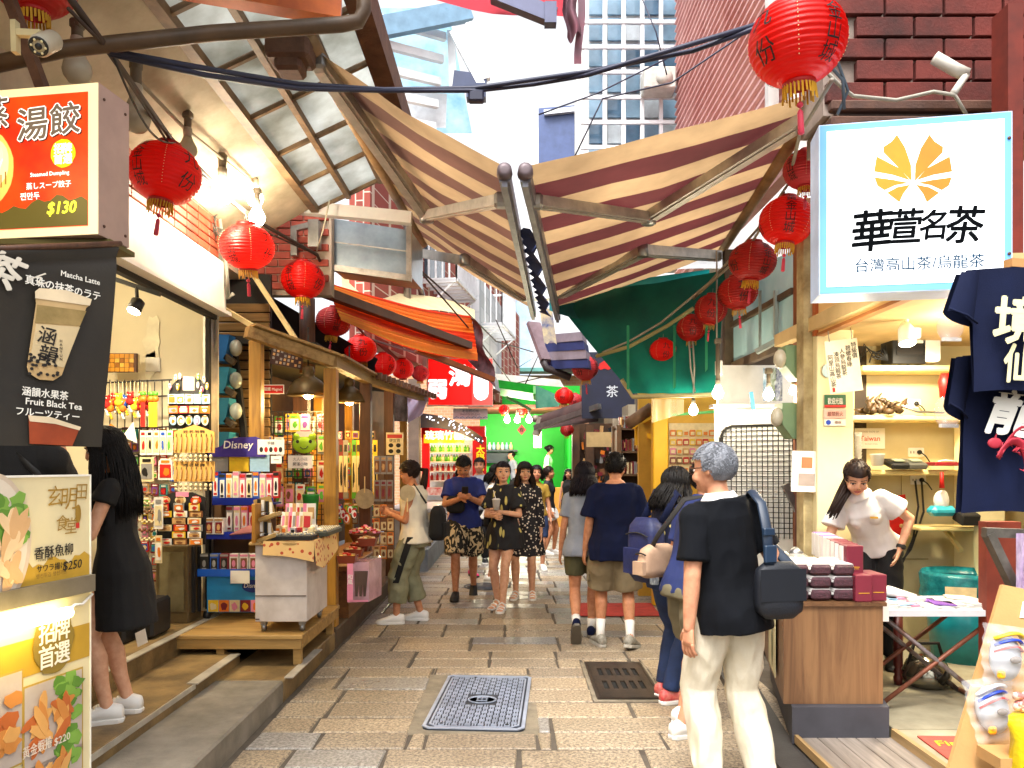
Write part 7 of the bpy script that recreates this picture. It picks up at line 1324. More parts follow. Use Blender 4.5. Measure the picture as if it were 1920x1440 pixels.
DA = thing('brown_awning', 'small folded brown awning with grey rails past the green tarp', 'awning'); m = M(); m.grid(lambda u, v: Vector(P(1002, 782, 12.5)).lerp(P(1122, 742, 11.2), u).lerp(Vector(P(1008, 806, 12.2)).lerp(P(1122, 790, 11), u), v) + Vector((0, -.05 * math.sin(6 * v), 0)), 8, 6); m.build('canvas', mat('#4a3430', .8, col2='#2c1f20', vs=5), DA); m = M(); m.bar(P(1004, 802, 12.1), P(1124, 762, 10.9), .07, .08); m.build('rail', STEEL, DA); m = M(); m.ball(P(1004, 785, 12.4), .06); m.box(P(1010, 800, 12.3), (.12, .1, .3), R=Matrix.Rotation(.3, 3, 'Y')); m.build('end_bracket', mat('#8d8478', .5, .4), DA)
SA = thing('striped_side_awning', 'grey valance box striped with painted blue glare below the awning bars', 'awning'); m = M()
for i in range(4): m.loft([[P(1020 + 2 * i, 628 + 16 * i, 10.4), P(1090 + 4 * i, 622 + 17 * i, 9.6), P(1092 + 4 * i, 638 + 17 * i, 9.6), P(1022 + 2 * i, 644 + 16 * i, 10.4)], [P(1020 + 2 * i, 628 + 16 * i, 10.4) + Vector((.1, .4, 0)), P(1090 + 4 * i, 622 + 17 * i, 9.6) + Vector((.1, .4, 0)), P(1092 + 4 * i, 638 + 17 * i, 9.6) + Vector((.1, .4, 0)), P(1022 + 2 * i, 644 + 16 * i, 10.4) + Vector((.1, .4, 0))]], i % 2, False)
m.build('valance', [mat('#8d8494', .7), mat('#27356e', .7)], SA); m = M(); m.bar(P(1000, 606, 10.6), P(1026, 676, 10.3), .2, .06); m.build('side_plate', mat('#7d6a70', .6, col2='#5c4a50', vs=6), SA); m = M(); m.tube([P(1018, 676, 10.3), P(1024, 690, 10.3), P(1070, 708, 10.3)], .05, 8); m.build('down_pipe', mat('#3a3236', .6), SA); m = M(); m.grid(lambda u, v: P(1012 + 24 * u + 8 * v, 580 + 62 * v + 4 * math.sin(8 * u), 9.9), 4, 6); m.build('loose_canvas', mat('#cdbb8a', .8, col2='#3a4a7a', vs=7), SA)  # blue fringing glare put into the darker valance stripes
m = M(); m.rect(Frame(P(1123, 824, 13), (1, 0, 0), (0, 0, 1)), 0, 0, .42, .25, .02); m.build('cloth_sign', mat('#a58a5a', .7, var=.15, vs=6), None, 'tan cloth hung low over the far right stalls', 'cloth')
m = M(); m.rect(Frame(P(1166, 860, 13.2), (1, 0, 0), (0, 0, 1)), 0, 0, .2, .9, .05); m.build('pale_wall', mat('#e9d27a', .6), None, 'bright cream wall strip behind the balding man', 'wall')  # plain pale wall colour
FRS = thing('goods_stall', 'far dark brown stall of hanging crafts at the bend of the lane', 'stall'); m = M(); m.box((1.95, 15.2, 1.2), (1.3, .1, 2.4)); m.box((2.1, 13.2, .45), (.5, 3, .9)); m.box((1.24, 15.0, 1.2), (.14, .2, 2.4)); m.box((1.5, 14.9, 1.25), (.16, .14, 2.2)); m.build('frame', mat('#5a3a1c', .6, col2='#2c1c0e', vs=4), FRS); m = M()
for i in range(150):
    m.box((1.36 + 1.1 * R_.random(), 15.08 - R_.random() * .1, .3 + 1.95 * R_.random()), (R_.uniform(.03, .1), .04, R_.uniform(.04, .22)), R_.randrange(6), R=Matrix.Rotation(R_.uniform(-.4, .4), 3, 'Y'))
m.build('crafts', [cm('tan'), cm('brown'), cm('maroon'), cm('orange'), cm('grey'), BLACK], FRS, kind='stuff')
# green painted shop at the bend
GS = thing('green_shop', 'bright green painted shop closing the bend of the lane', 'shop'); m = M(); m.box((.5, 21.6, 1.9), (2.8, .1, 3.8)); m.box((1.5, 20.3, 1.5), (.1, 2.2, 3.0)); m.build('wall', mat('#12b42c', .55, var=.06), GS); m = M(); m.box((.4, 20.4, 3.05), (3, 2.4, .08)); m.build('ceiling', mat('#7a4030', .7), GS)
m = M(); m.box((.7, 19.8, .5), (1.4, .5, 1.0)); m.build('counter', mat('#c98a3a', .5, var=.1), GS); m = M(); m.box(P(940, 845, 21.3), (.9, .3, .05)); m.box(P(930, 858, 21.4), (.7, .2, .3)); m.build('shelf', mat('#20343a', .5), GS)
m = M(); [m.lathe([(.05, 0), (.05, .12), (.02, .16), (.02, .2)], P(918 + 8 * q, 843, 21.2), 8, q % 3) for q in range(6)]; m.build('bottles', [cm('white'), cm('pale blue'), cm('cream')], GS, kind='stuff')
f = Frame(P(978, 806, 21.5), (1, 0, 0), (0, 0, 1)); t = thing('red_diamond', 'red diamond paper with one character on the green wall', 'paper sign'); m = M(); m.plate(f, [(0, -.15), (.13, 0), (0, .15), (-.13, 0)], .01); m.build('sheet', RED, t); m = M(); m.text('春', f, 0, 0, .12, 0, .004, .02); m.build('lettering', INK, t)
m = M(); m.rect(Frame(P(1008, 824, 19.5), (1, 0, 0), (0, 0, 1)), 0, 0, .2, .42, .02); m.build('menu_sheet', mat('#d9d3a8', .6), None, 'pale menu sheet hung in front of the green wall', 'menu')
for q, px in enumerate((951, 970, 992)): bulb(px, 787, 19.0, True, f'bare shop bulb {ORD[q]} from the red stall in front of the green wall', 1.5, .05, 110)
GA = thing('green_awning', 'bright green awning with a pale side panel over the far stalls', 'awning'); m = M(); m.loft([[P(934, 712, 15), P(1004, 722, 15.5), P(1006, 738, 15.5), P(936, 728, 15)], [P(934, 712, 15.2), P(1004, 722, 15.7), P(1006, 738, 15.7), P(936, 728, 15.2)]], 0, False); m.grid(lambda u, v: P(938 + 66 * u, 728 + 10 * u + 14 * v, 15.2 + 1.2 * v), 3, 3); m.build('canvas', mat('#12b024', .5, trans=.3), GA); m = M(); m.grid(lambda u, v: P(1004 + 44 * u, 722 + 20 * u + (44 - 24 * u) * v, 15.5 - .5 * u), 3, 3); m.build('side_panel', mat('#6fae98', .6, trans=.3, col2='#3f8a78', vs=3), GA); m = M(); m.bar(P(950, 745, 15.5), P(995, 768, 15.8), .05); m.bar(P(1002, 724, 15.4), P(1002, 750, 15.4), .05); m.build('frame', mat('#8fd08a', .5), GA)
m = M(); m.loft([[P(x, y, Y) for x, y in ((925, 700), (1050, 712), (1058, 726), (935, 716))] for Y in (17, 17.3)], 0, False); m.build('white_awning', mat('#e4e0d8', .6), None, 'dirty white folded awning against the far brick building', 'awning')
# ================================================================ far left: lit red sign and red stall
RSg = thing('shop_sign', 'big lit red sign with two white characters over the left of the lane', 'sign'); f = Frame(P(862, 716, 13.2), (1, 0, 0), (0, 0, 1)); k = 13.2 / FPX; m = M(); m.rect(f, 0, 0, 124 * k, 92 * k, .16); m.build('case', ALU, RSg); m = M(); m.rect(f, -18 * k, 0, 82 * k, 86 * k, .003, 0, .004); m.rect(f, 42 * k, 0, 38 * k, 86 * k, .003, 1, .004); m.build('face', [lit('#d00606', .3), lit('#e0504a', .32)], RSg)
m = M(); m.rect(f, 40 * k, -3 * k, 28 * k, 64 * k, .003, 0, .008, 13.9 * k)
for ch, px, py, s in (('弱', 820, 730, .3), ('鴻', 862, 704, .32)): x, y = fp(f, px, py); m.text(ch, f, x, y, s, 0, .009, .05)
m.build('lettering', lit('#ffffff', .55), RSg); lamp(P(862, 716, 12.6), 12, '#ff6a60', .3)  # reddish point light before the sign, no bulb modelled
m = M(); f = Frame(P(882, 776, 13.4), (1, 0, 0), (0, 0, 1)); t = thing('notice_board', 'small white notice board with blue waves under the red sign', 'notice board'); m.rect(f, 0, 0, .6, .19, .02); m.build('board', mat('#cfd9e4', .5), t); m = M(); m.text('老街照相館', f, 0, .05, .05, 0, .003); m.text('PHOTO STUDIO', f, 0, -.01, .04, 0, .003, fit=.4); [m.tube([f(-.28 + .1 * q, -.07, .004), f(-.24 + .1 * q, -.05, .004), f(-.2 + .1 * q, -.07, .004)], .006, 5, mi=1) for q in range(6)]; m.build('lettering', [mat('#35588a', .5), mat('#3f8ac0', .5)], t)
NC = thing('navy_canopy', 'navy canopy dotted with white fairy lights over the red stall', 'canopy'); m = M(); m.grid(lambda u, v: P(785 + 120 * u, 775 + 45 * u * u + (28 - 14 * u) * v, 15.5 + .4 * v), 10, 4); m.build('cloth', mat('#141c48', .7, var=.2), NC); m = M()
for q in range(46): u = R_.random(); m.ball(P(800 + 105 * u, 778 + 45 * u * u + R_.uniform(0, 14), 15.4), .015, nu=5, nv=3)
m.build('fairy_lights', mat('#f0f4ff', .3, var=0, emit=1.2, ecol='#e0e8ff'), NC)
RK2 = thing('red_stall', 'red framed snack stall with glowing yellow sign lamps', 'stall'); f = Frame(P(855, 870, 16), (1, 0, 0), (0, 0, 1)); k = 16 / FPX; m = M()
m.rect(f, -57 * k, 5 * k, 14 * k, 140 * k, .12); m.rect(f, -5 * k, 60 * k, 120 * k, 22 * k, .12); m.rect(f, 44 * k, -5 * k, 26 * k, 112 * k, .1); m.build('frame', lit('#c00e0e', .05), RK2)
m = M(); m.rect(f, -10 * k, 0, 96 * k, 130 * k, .02, 0, -.6); m.build('back_panel', mat('#e9e4d8', .5), RK2)
m = M(); m.rect(f, -22 * k, 47 * k, 76 * k, 16 * k, .05, 0, .05); m.build('lamp_panel', lit('#f59a12', .4), RK2); m = M(); m.text('琉璃竹器', f, -22 * k, 54 * k, 15 * k, 0, .06, .05, fit=74 * k); m.text('冰糖葫蘆', f, 26 * k, 50 * k, 10 * k, 0, .06, .03, fit=34 * k); m.text('太陽餅', f, 46 * k, 27 * k, 14 * k, 1, .006, .03, vert=True); m.build('lettering', [lit('#fff3c0', .6), lit('#f4c41a', .3)], RK2)
m = M()
for r in range(4):
    m.box(f(-12 * k, (22 - 18 * r) * k, -.3), (80 * k, .3, .02))
m.build('shelf', mat('#cfcabc', .5), RK2); m = M()
for r in range(4):
    for q in range(14):
        p = f((-48 + 5.3 * q) * k, (22 - 18 * r) * k, -.3); m.lathe([(.035, 0), (.04, .09), (.015, .13), (.015, .16)], p, 8, (q + r) % 3 if r < 2 else 3 + (q % 2))
m.build('bottles', [mat('#3f9a2a', .2), mat('#6fb84a', .2), cm('cream'), cm('red'), cm('white')], RK2, kind='stuff')
m = M(); m.box(f(-15 * k, -62 * k, .1), (90 * k, .6, .1)); m.box(f(-15 * k, -105 * k, .1), (86 * k, .5, .8)); m.build('counter', mat('#b5b3b0', .4, .2), RK2); m = M(); m.rect(f, -12 * k, -52 * k, 80 * k, 16 * k, .3, 0, .2); m.build('goods_tray', mat('#d9c8b8', .3, col2='#c0302a', vs=14), RK2)
for x in (-30, 5): lamp(f(x * k, 36 * k, .1), 14, '#ffd080', .1)
WCt = thing('white_counter', 'white topped counter on the concrete ledge behind the woman with the fan', 'counter'); m = M(); m.box((-1.55, 12.6, .9), (.7, 2.2, .06), b=.01); m.box((-1.6, 12.6, .6), (.6, 2.1, .54)); m.build('counter', mat('#b9b6b2', .4), WCt)
m = M(); m.box((-1.85, 14.6, 1.7), (.2, .3, 3.0)); m.build('stone_post', mat('#7d6a5c', .7, var=.15), None, 'stone post between the timber stall and the red stall', 'post')
# ================================================================ people
def remesh(m, voxel, sm=3, fac=.5):
    me = m.mesh('tmp', WHITE); o = bpy.data.objects.new('tmp', me); a = o.modifiers.new('r', 'REMESH'); a.mode = 'VOXEL'; a.voxel_size = voxel
    if sm: b = o.modifiers.new('s', 'SMOOTH'); b.iterations = sm; b.factor = fac
    ev = _eval(o); q = ev.to_mesh(); n = len(q.vertices); v = np.empty(n * 3); q.vertices.foreach_get('co', v); nr = np.empty(n * 3); q.vertex_normals.foreach_get('vector', nr)
    f = [tuple(p.vertices) for p in q.polygons]; ev.to_mesh_clear(); bpy.data.objects.remove(o); bpy.data.meshes.remove(me)
    return v.reshape(-1, 3), nr.reshape(-1, 3), f
def folds(v, nr, amp, seed, sx=9., sz=5.):
    out = v.copy()
    for i, p in enumerate(v):
        q = Vector((p[0] * sx + seed, p[1] * sx, p[2] * sz)); a = noise.noise(q); b = noise.noise(q * 2.3 + Vector((5, 1, 9)))
        w = (1 - abs(a) * 2.2) * .7 + .35 * b; out[i] = p + nr[i] * (amp * (w - .2))
    return out
def ik(a, t, l1, l2, pole):
    a, t = Vector(a), Vector(t); d = t - a; L = d.length
    if L > (l1 + l2) * .995: t = a + d * ((l1 + l2) * .995 / L); d = t - a; L = d.length
    u = d / L; x = (l1 * l1 - l2 * l2 + L * L) / (2 * L); hgt = math.sqrt(max(0, l1 * l1 - x * x)); pl = Vector(pole); pl = (pl - u * pl.dot(u)).normalized()
    return a + u * x + pl * hgt, t
TORM = [(.80, .150, .11, -.01), (.88, .163, .118, -.012), (.97, .152, .11, -.005), (1.07, .143, .102, 0), (1.2, .158, .112, .0), (1.3, .166, .112, -.004), (1.36, .142, .094, -.01), (1.405, .098, .076, -.014), (1.455, .062, .058, -.01)]
TORF = [(.80, .155, .115, -.015), (.88, .168, .122, -.018), (.97, .14, .102, -.005), (1.07, .121, .09, 0), (1.2, .135, .098, .004), (1.28, .14, .104, .006), (1.345, .122, .082, -.008), (1.39, .084, .064, -.012), (1.44, .053, .05, -.012)]
HEADR = [(.0, .2, .11, .10), (.06, .2, .17, .16), (.14, .13, .24, .26), (.26, .07, .292, .335), (.4, .03, .325, .385), (.55, -.005, .342, .42), (.68, -.02, .345, .43), (.8, -.03, .325, .405), (.9, -.035, .26, .325), (.97, -.035, .15, .19), (1.0, -.035, .05, .06)]
SK = [mat(c, .55, col2=d, vs=26, spec=.3, bump=.06, bs=300) for c, d in (('#d39a78', '#bd7f61'), ('#c98d68', '#b07350'), ('#dfae8e', '#cc9474'))]
EYEW = mat('#e6dfd6', .3, var=0); IRIS = mat('#1c110c', .2, var=0); LIP = mat('#b05a50', .45, var=0); BROW = mat('#2a1c14', .8, var=0)
HBLK = mat('#14100e', .55, col2='#080606', vs=60, spec=.2); HGREY = mat('#83868d', .6, col2='#6a6d74', vs=160, spec=.25); HBRN = mat('#2c1b14', .5, col2='#130b08', vs=60, spec=.2)
def person(label, loc, yaw, h=1.65, fem=True, girth=1., lean=(0, 0), feet=None, hands=None, poles=None, hdir=None, head=(0, 0), skin=0, hair='short', hmat=None, hlen=.3, top=None, bottom=None, shoes=None, vox=.009, knees=None, drop=0., curl=.35, extra=None, cap=None, hair_n=1., ftoe=None, shw=1.):
    s = h / 1.7; loc = Vector(loc); T = thing('person', label, 'person', 'people in the lane', loc, yaw); sd = R_.uniform(0, 90); TR = TORF if fem else TORM
    pel = Vector((0, 0, (.92 - drop) * s)); Rl = Matrix.Rotation(math.radians(lean[1]), 3, 'Y') @ Matrix.Rotation(math.radians(-lean[0]), 3, 'X')
    def sp(x, y, z): return pel + Rl @ (Vector((x, y, z)) * s - Vector((0, 0, .92 * s)))
    def tor(z):
        for a, b in zip(TR[:-1], TR[1:]):
            if z <= b[0]: t = max(0, (z - a[0]) / (b[0] - a[0])); return [p + (q - p) * t for p, q in zip(a[1:], b[1:])]
        return TR[-1][1:]
    def ring(z, rx, ry, yc, n=20): return [sp(rx * math.cos(2 * math.pi * k / n), yc + ry * math.sin(2 * math.pi * k / n), z) for k in range(n)]
    shx = (.142 if fem else .168) * shw; zs0 = 1.338 if fem else 1.346; SH = [sp(-shx, -.012, zs0), sp(shx, -.012, zs0)]; HP = [pel + Vector((sx * .085 * s, 0, -.03 * s)) for sx in (-1, 1)]
    feet = feet or [(-.09, 0, 0), (.09, .0, 0)]; ftoe = ftoe or [(8, 0), (-8, 0)]   # toe yaw, heel lift
    AN, KN = [], []
    for i in range(2):
        f = Vector(feet[i]); a = f + Vector((0, 0, .085 * s)); k, a = ik(HP[i], a, .42 * s, .415 * s, (knees or [(-.08, 1, 0), (.08, 1, 0)])[i]); AN.append(a); KN.append(k)
    hands = hands or [(-.23, .03, .80), (.23, .03, .80)]; EL, WR = [], []
    for i in range(2):
        sx = -1 if i == 0 else 1; k, a = ik(SH[i], Vector(hands[i]) * s, .275 * s, .24 * s, (poles or [(-.5, -1, -.2), (.5, -1, -.2)])[i]); EL.append(k); WR.append(a)
    # ---- body
    m = M(); m.loft([ring(z, rx * girth, ry * girth, yc) for z, rx, ry, yc in TR])
    for i in range(2):
        m.ball(SH[i], .056 * s if not fem else .047 * s); g_ = girth
        m.tube([HP[i] + Vector((0, 0, .05 * s)), HP[i].lerp(KN[i], .35), KN[i]], [.088 * s * g_, .078 * s * g_, .052 * s], 14)
        k, a = KN[i], AN[i]; off = Vector((0, -.012 * s, 0)); m.tube([k, k.lerp(a, .3) + off, k.lerp(a, .65), a], [.052 * s, .056 * s, .042 * s, .034 * s], 14); m.ball(k, .051 * s); m.ball(a, .036 * s)
        r = .9 if fem else 1.05; m.tube([SH[i], EL[i]], [.048 * s * r, .039 * s * r], 12); m.ball(EL[i], .039 * s * r); m.tube([EL[i], EL[i].lerp(WR[i], .3), WR[i]], [.038 * s * r, .038 * s * r, .026 * s * r], 12); m.ball(WR[i], .026 * s * r)
    H = .228 * s; piv = sp(0, .012, 1.462) + Vector((0, 0, 0)); Rh = Matrix.Rotation(math.radians(head[0]), 3, 'Z') @ Matrix.Rotation(math.radians(-head[1]), 3, 'X')
    def hd(x, y, z): return piv + Rh @ (Vector((x, y, z)) * H)
    m.tube([sp(0, -.012, 1.39), hd(0, -.02, .22)], [.056 * s, .05 * s] if not fem else [.047 * s, .042 * s], 14)
    m.loft([[hd(rx * math.cos(2 * math.pi * k / 22), yc + ry * math.sin(2 * math.pi * k / 22), z) for k in range(22)] for z, yc, rx, ry in HEADR])
    m.tube([hd(0, .405, .56), hd(0, .455, .42), hd(0, .44, .34)], [.03 * H, .055 * H, .06 * H], 8); m.ball(hd(0, .45, .37), (.055 * H, .06 * H, .05 * H)); m.ball(hd(0, .33, .12), (.13 * H, .09 * H, .09 * H))
    for sx in (-1, 1): m.ball(hd(sx * .345, -.04, .45), .09 * H, R=Matrix.Diagonal((.35, .8, 1.3)), nu=10); m.ball(hd(sx * .19, .3, .34), .12 * H)
    v, nr, f = remesh(m, vox, 2); B = M(); B.add(v, f, 0, True)
    # face details
    for sx in (-1, 1):
        B.ball(hd(sx * .155, .372, .5), .05 * H, 1, R=Rh @ Matrix.Diagonal((1.25, .5, .55)), nu=10, nv=6); B.ball(hd(sx * .155, .39, .5), .03 * H, 2, R=Rh @ Matrix.Diagonal((1, .5, 1)), nu=8, nv=6)
        B.tube([hd(sx * .07, .405, .525), hd(sx * .155, .402, .54), hd(sx * .235, .365, .52)], .012 * H, 5, 2); B.tube([hd(sx * .07, .415, .62), hd(sx * .16, .41, .645), hd(sx * .25, .36, .62)], .018 * H, 5, 4, ratio=.6)
        B.ball(hd(sx * .03, .475, .335), .012 * H, 2, nu=6, nv=4)
    B.tube([hd(-.11, .375, .2), hd(-.05, .4, .21), hd(0, .402, .203), hd(.05, .4, .21), hd(.11, .375, .2)], [.01 * H, .024 * H, .022 * H, .024 * H, .01 * H], 6, 3); B.tube([hd(-.08, .38, .175), hd(0, .4, .165), hd(.08, .38, .175)], [.01 * H, .028 * H, .01 * H], 6, 3)
    # hands
    for i in range(2):
        sx = -1 if i == 0 else 1; d = (WR[i] - EL[i]).normalized(); pn = Vector((-sx, .2, 0))
        if hdir and hdir[i]: d = Vector(hdir[i][0]).normalized(); pn = Vector(hdir[i][1])
        pn = (pn - d * pn.dot(d)).normalized(); u = d.cross(pn); z_ = s * (.93 if fem else 1.0)
        if u.dot(Vector((0, 1, 0))) < 0 and not (hdir and hdir[i]): u = -u
        w = WR[i]; rg = []
        for t, hw_, ht in ((-.01, .024, .019), (.02, .03, .017), (.06, .039, .015), (.085, .036, .012)): rg.append([w + d * (t * z_) + u * (hw_ * z_ * math.cos(a)) + pn * (ht * z_ * math.sin(a)) for a in [2 * math.pi * k / 12 for k in range(12)]])
        B.loft(rg, 0)
        for q, (o, ln) in enumerate(((-.029, .058), (-.01, .075), (.01, .08), (.029, .072))):
            p = w + d * (.078 * z_) + u * (o * z_); dd = (d + u * o * 2.5).normalized(); c = curl * (1.15 - .1 * q); pts = [p - d * .01 * z_, p]
            for sg, e in ((.42, .7), (.33, 1.5), (.25, 2.1)): dd = (dd + pn * (c * e * .55)).normalized(); p = p + dd * (ln * sg * z_); pts.append(p)
            B.tube(pts, [.0095 * z_, .0095 * z_, .0088 * z_, .008 * z_, .0055 * z_], 8, 0)
        p = w + d * .025 * z_ + u * .026 * z_; dd = (d * .75 + u * .75 + pn * .35).normalized(); q1 = p + dd * .042 * z_; q2 = q1 + (dd + d * .5 + pn * .3).normalized() * .03 * z_; B.tube([p - dd * .012 * z_, p, q1, q2], [.014 * z_, .0135 * z_, .011 * z_, .007 * z_], 8, 0)
    # bare feet inside the shoes
    SF = []
    for i in range(2):
        ty, lift = ftoe[i]; Rf = Matrix.Rotation(math.radians(ty), 3, 'Z') @ Matrix.Rotation(math.radians(-lift), 3, 'X'); SF.append((AN[i], Rf))
        fo = lambda x, y, z, A=AN[i], Rf=Rf: A + Rf @ (Vector((x, y, z - .085)) * s)
        B.loft([[fo(hw_ * math.cos(a), y, max(.022, zc + hz * math.sin(a))) for a in [2 * math.pi * k / 12 for k in range(12)]] for y, hw_, zc, hz in ((-.055, .02, .045, .02), (-.035, .032, .05, .035), (.02, .034, .055, .04), (.08, .04, .038, .025), (.13, .042, .03, .015), (.17, .03, .027, .009))], 0)
    bo = B.build('body', [SK[skin], EYEW, IRIS, LIP, BROW], T)
    # ---- clothes
    def cloth(m, name, mt, amp, vx=None, sm=3, par=T, sx=9, sz=5):
        v, nr, f = remesh(m, vx or vox, sm)
        if amp: v = folds(v, nr, amp, sd, sx, sz)
        return M().add(v, f, 0, True).build(name, mt, par)
    if bottom:
        m = M(); e = bottom.get('ease', .015); end = bottom.get('end', 1.); zt = bottom.get('waist', 1.0); fl = bottom.get('flare', 0.)
        m.loft([ring(z, tor(z)[0] * girth + e, tor(z)[1] * girth + e, tor(z)[2]) for z in (.8, .86)] + [ring(z, tor(z)[0] * girth + e * .25, tor(z)[1] * girth + e * .25, tor(z)[2]) for z in (.93, zt)])
        for i in range(2):
            hp = HP[i] + Vector((0, 0, .04 * s)); pts = [hp, hp.lerp(KN[i], .5), KN[i]]; rr_ = [.086 * s * girth + e * .3, .084 * s * girth + e + fl * .4, .06 * s + e + fl * .7]
            if end <= .5: k = end / .5; pts = [hp, hp.lerp(KN[i], k * .5), hp.lerp(KN[i], k)]; rr_ = [.086 * s * girth + e * .3, .088 * s * girth + e + fl * .5, (.088 - .03 * k) * s * girth + e + fl]
            else:
                k = (end - .5) / .5; a = AN[i] + Vector((0, 0, .01 * s)); pts += [KN[i].lerp(a, k * .5) + Vector((0, -.008, 0)), KN[i].lerp(a, k)]; rr_ += [.056 * s + e + fl, .05 * s + e * .9 + fl]
            m.tube(pts, rr_, 16)
        BO = cloth(m, bottom.get('name', 'trousers'), bottom['mat'], bottom.get('amp', .012), sx=bottom.get('sx', 8), sz=bottom.get('sz', 6)); 
        if bottom.get('belt'): M().loft([ring(z, tor(zt)[0] * girth + e + .004, tor(zt)[1] * girth + e + .004, tor(zt)[2]) for z in (zt - .035, zt - .002)], 0, True).build('belt', DARK, T)
        if bottom.get('pocket'):
            for i in range(2):
                sx = -1 if i == 0 else 1; k = HP[i].lerp(KN[i], .62); mm = M(); mm.box(k + Vector((sx * (.08 * s + e + fl * .6), 0, 0)), (.025, .12, .15), b=.012); mm.build('cargo_pocket', bottom['mat'], BO)
    if top:
        e = top.get('ease', .018); hem = top.get('hem', .9); fl = top.get('flare', 0.); m = M(); zs = [hem] + [z for z in (.62, .72, .8, .86, .93, 1.0, 1.07, 1.14, 1.2, 1.28, 1.34) if z > hem + .03] + ([1.375, 1.405, 1.43] if not top.get('low') else [1.36]); rg = []
        for z in zs:
            rx, ry, yc = tor(max(z, .84)); k_ = min(1, max(0, (1.02 - z) / .12)); rx += k_ * (.016 if fem else .022); ry += k_ * .014; lo = top.get('loose', .0); rx = max(rx, (.14 if fem else .15) * lo + rx * (1 - lo)); ry = max(ry, .105 * lo + ry * (1 - lo)); g2 = fl * max(0, (1.05 - z) / .4)
            ee = e * (1. if z < 1.36 else .6 if z < 1.4 else .35); rg.append(ring(z, rx * girth + ee + g2, ry * girth + ee + g2, yc))
        m.loft(rg)
        if fem and not top.get('flat'):
            for sx in (-1, 1): m.ball(sp(sx * .062, .075, 1.235), (.058 * s, .052 * s, .055 * s))
        sl = top.get('sleeve', .6); sr = top.get('sleeve_r', .014)
        for i in range(2):
            if sl <= 0: continue
            m.ball(SH[i], (.058 if not fem else .049) * s + e * .6)
            if sl <= 1: m.tube([SH[i], SH[i].lerp(EL[i], sl * .6), SH[i].lerp(EL[i], sl)], [(.055 if not fem else .047) * s + e * .6, .048 * s + sr, .046 * s + sr * 1.35], 14)
            else: m.tube([SH[i], EL[i], EL[i].lerp(WR[i], sl - 1)], [.053 * s + e * .5, .043 * s + sr, .033 * s + sr], 14)
        TP = cloth(m, top.get('name', 't_shirt'), top['mat'], top.get('amp', .01), sx=top.get('sx', 7), sz=top.get('sz', 4.5))
        if top.get('collar'):
            mm = M(); mm.loft([ring(z, a, b, -.012) for z, a, b in ((1.408, .092 if not fem else .078, .082), (1.432, .076 if not fem else .064, .07), (1.462, .068 if not fem else .058, .064))], 0, True, False); mm.loft([ring(z, a, b, -.014) for z, a, b in ((1.463, .069 if not fem else .058, .065), (1.42, .1 if not fem else .085, .088), (1.398, .118 if not fem else .1, .094))], 0, True, False); mm.build('collar', top['collar'], TP)
    # ---- shoes
    if shoes:
        for i in range(2):
            A, Rf = SF[i]; fo = lambda x, y, z: A + Rf @ (Vector((x, y, z - .085)) * s)
            kind = shoes.get('kind', 'sneaker'); mu = M(); n = 14
            if kind == 'sneaker':
                mu.loft([[fo(hw_ * math.cos(a), y, max(.018, zc + hz * math.sin(a))) for a in [2 * math.pi * k / n for k in range(n)]] for y, hw_, zc, hz in ((-.085, .02, .05, .03), (-.075, .036, .055, .045), (-.03, .042, .06, .052), (.03, .044, .06, .045), (.09, .05, .045, .032), (.15, .05, .036, .022), (.19, .036, .03, .014), (.205, .012, .028, .006))], 0)
                so = mu.build('shoe', shoes['mat'], T); ms = M(); pts = [(-.02, -.088), (.02, -.088), (.038, -.06), (.042, .02), (.052, .1), (.05, .16), (.034, .2), (.0, .213), (-.034, .2), (-.05, .16), (-.052, .1), (-.042, .02), (-.038, -.06)]
                ms.loft([[fo(x * k, y * k + (1 - k) * .06, z) for x, y in pts] for z, k in ((0, .97), (.006, 1.0), (.022, 1.01), (.028, .97))], 0, False); ms.build('sole', shoes.get('sole', WHITE), so)
                ml = M(); [ml.tube([fo(-.022, .055 + .022 * q, .088 - .012 * q), fo(0, .06 + .022 * q, .096 - .012 * q), fo(.022, .055 + .022 * q, .088 - .012 * q)], .004 * s, 5) for q in range(3)]; ml.build('laces', shoes.get('lace', shoes.get('sole', WHITE)), so)
                if shoes.get('sock'): ms = M(); k, a = KN[i], AN[i]; ms.tube([a + Vector((0, 0, -.03)), a.lerp(k, .12), a.lerp(k, shoes['sock'])], [.04 * s, .038 * s, .043 * s], 14); ms.build('sock', WHITE, T)
            else:
                pts = [(-.025, -.075), (.025, -.075), (.036, -.04), (.034, .04), (.048, .1), (.046, .16), (.02, .192), (-.02, .192), (-.046, .16), (-.048, .1), (-.034, .04), (-.036, -.04)]
                mu.loft([[fo(x, y, z) for x, y in pts] for z in (0, .024)], 0, False); so = mu.build('sandal', shoes['mat'], T); ms = M()
                for y0, zt in ((.03, .1), (.085, .068), (.135, .05)): ms.tube([fo(-.044, y0, .02), fo(-.036, y0, zt * .75), fo(0, y0 + .006, zt), fo(.036, y0, zt * .75), fo(.044, y0, .02)], .011 * s, 6, ratio=.5)
                ms.tube([fo(-.036, .02, .02), fo(-.036, -.02, .07), fo(0, -.062, .085), fo(.036, -.02, .07), fo(.036, .02, .02)], .007 * s, 6); ms.build('strap', shoes['mat'], so)
    # ---- hair
    hm = hmat or HBLK; m = M(); C = (0, -.035, .6); RX = (.405, .492, .468)
    def scalp(az, el, k=1.):
        return (C[0] + RX[0] * k * math.cos(el) * math.sin(az), C[1] - RX[1] * k * math.cos(el) * math.cos(az), C[2] + RX[2] * k * math.sin(el))
    line = {'short': (.74, .3), 'bald': (.98, .3)}.get(hair, (.76, .2))
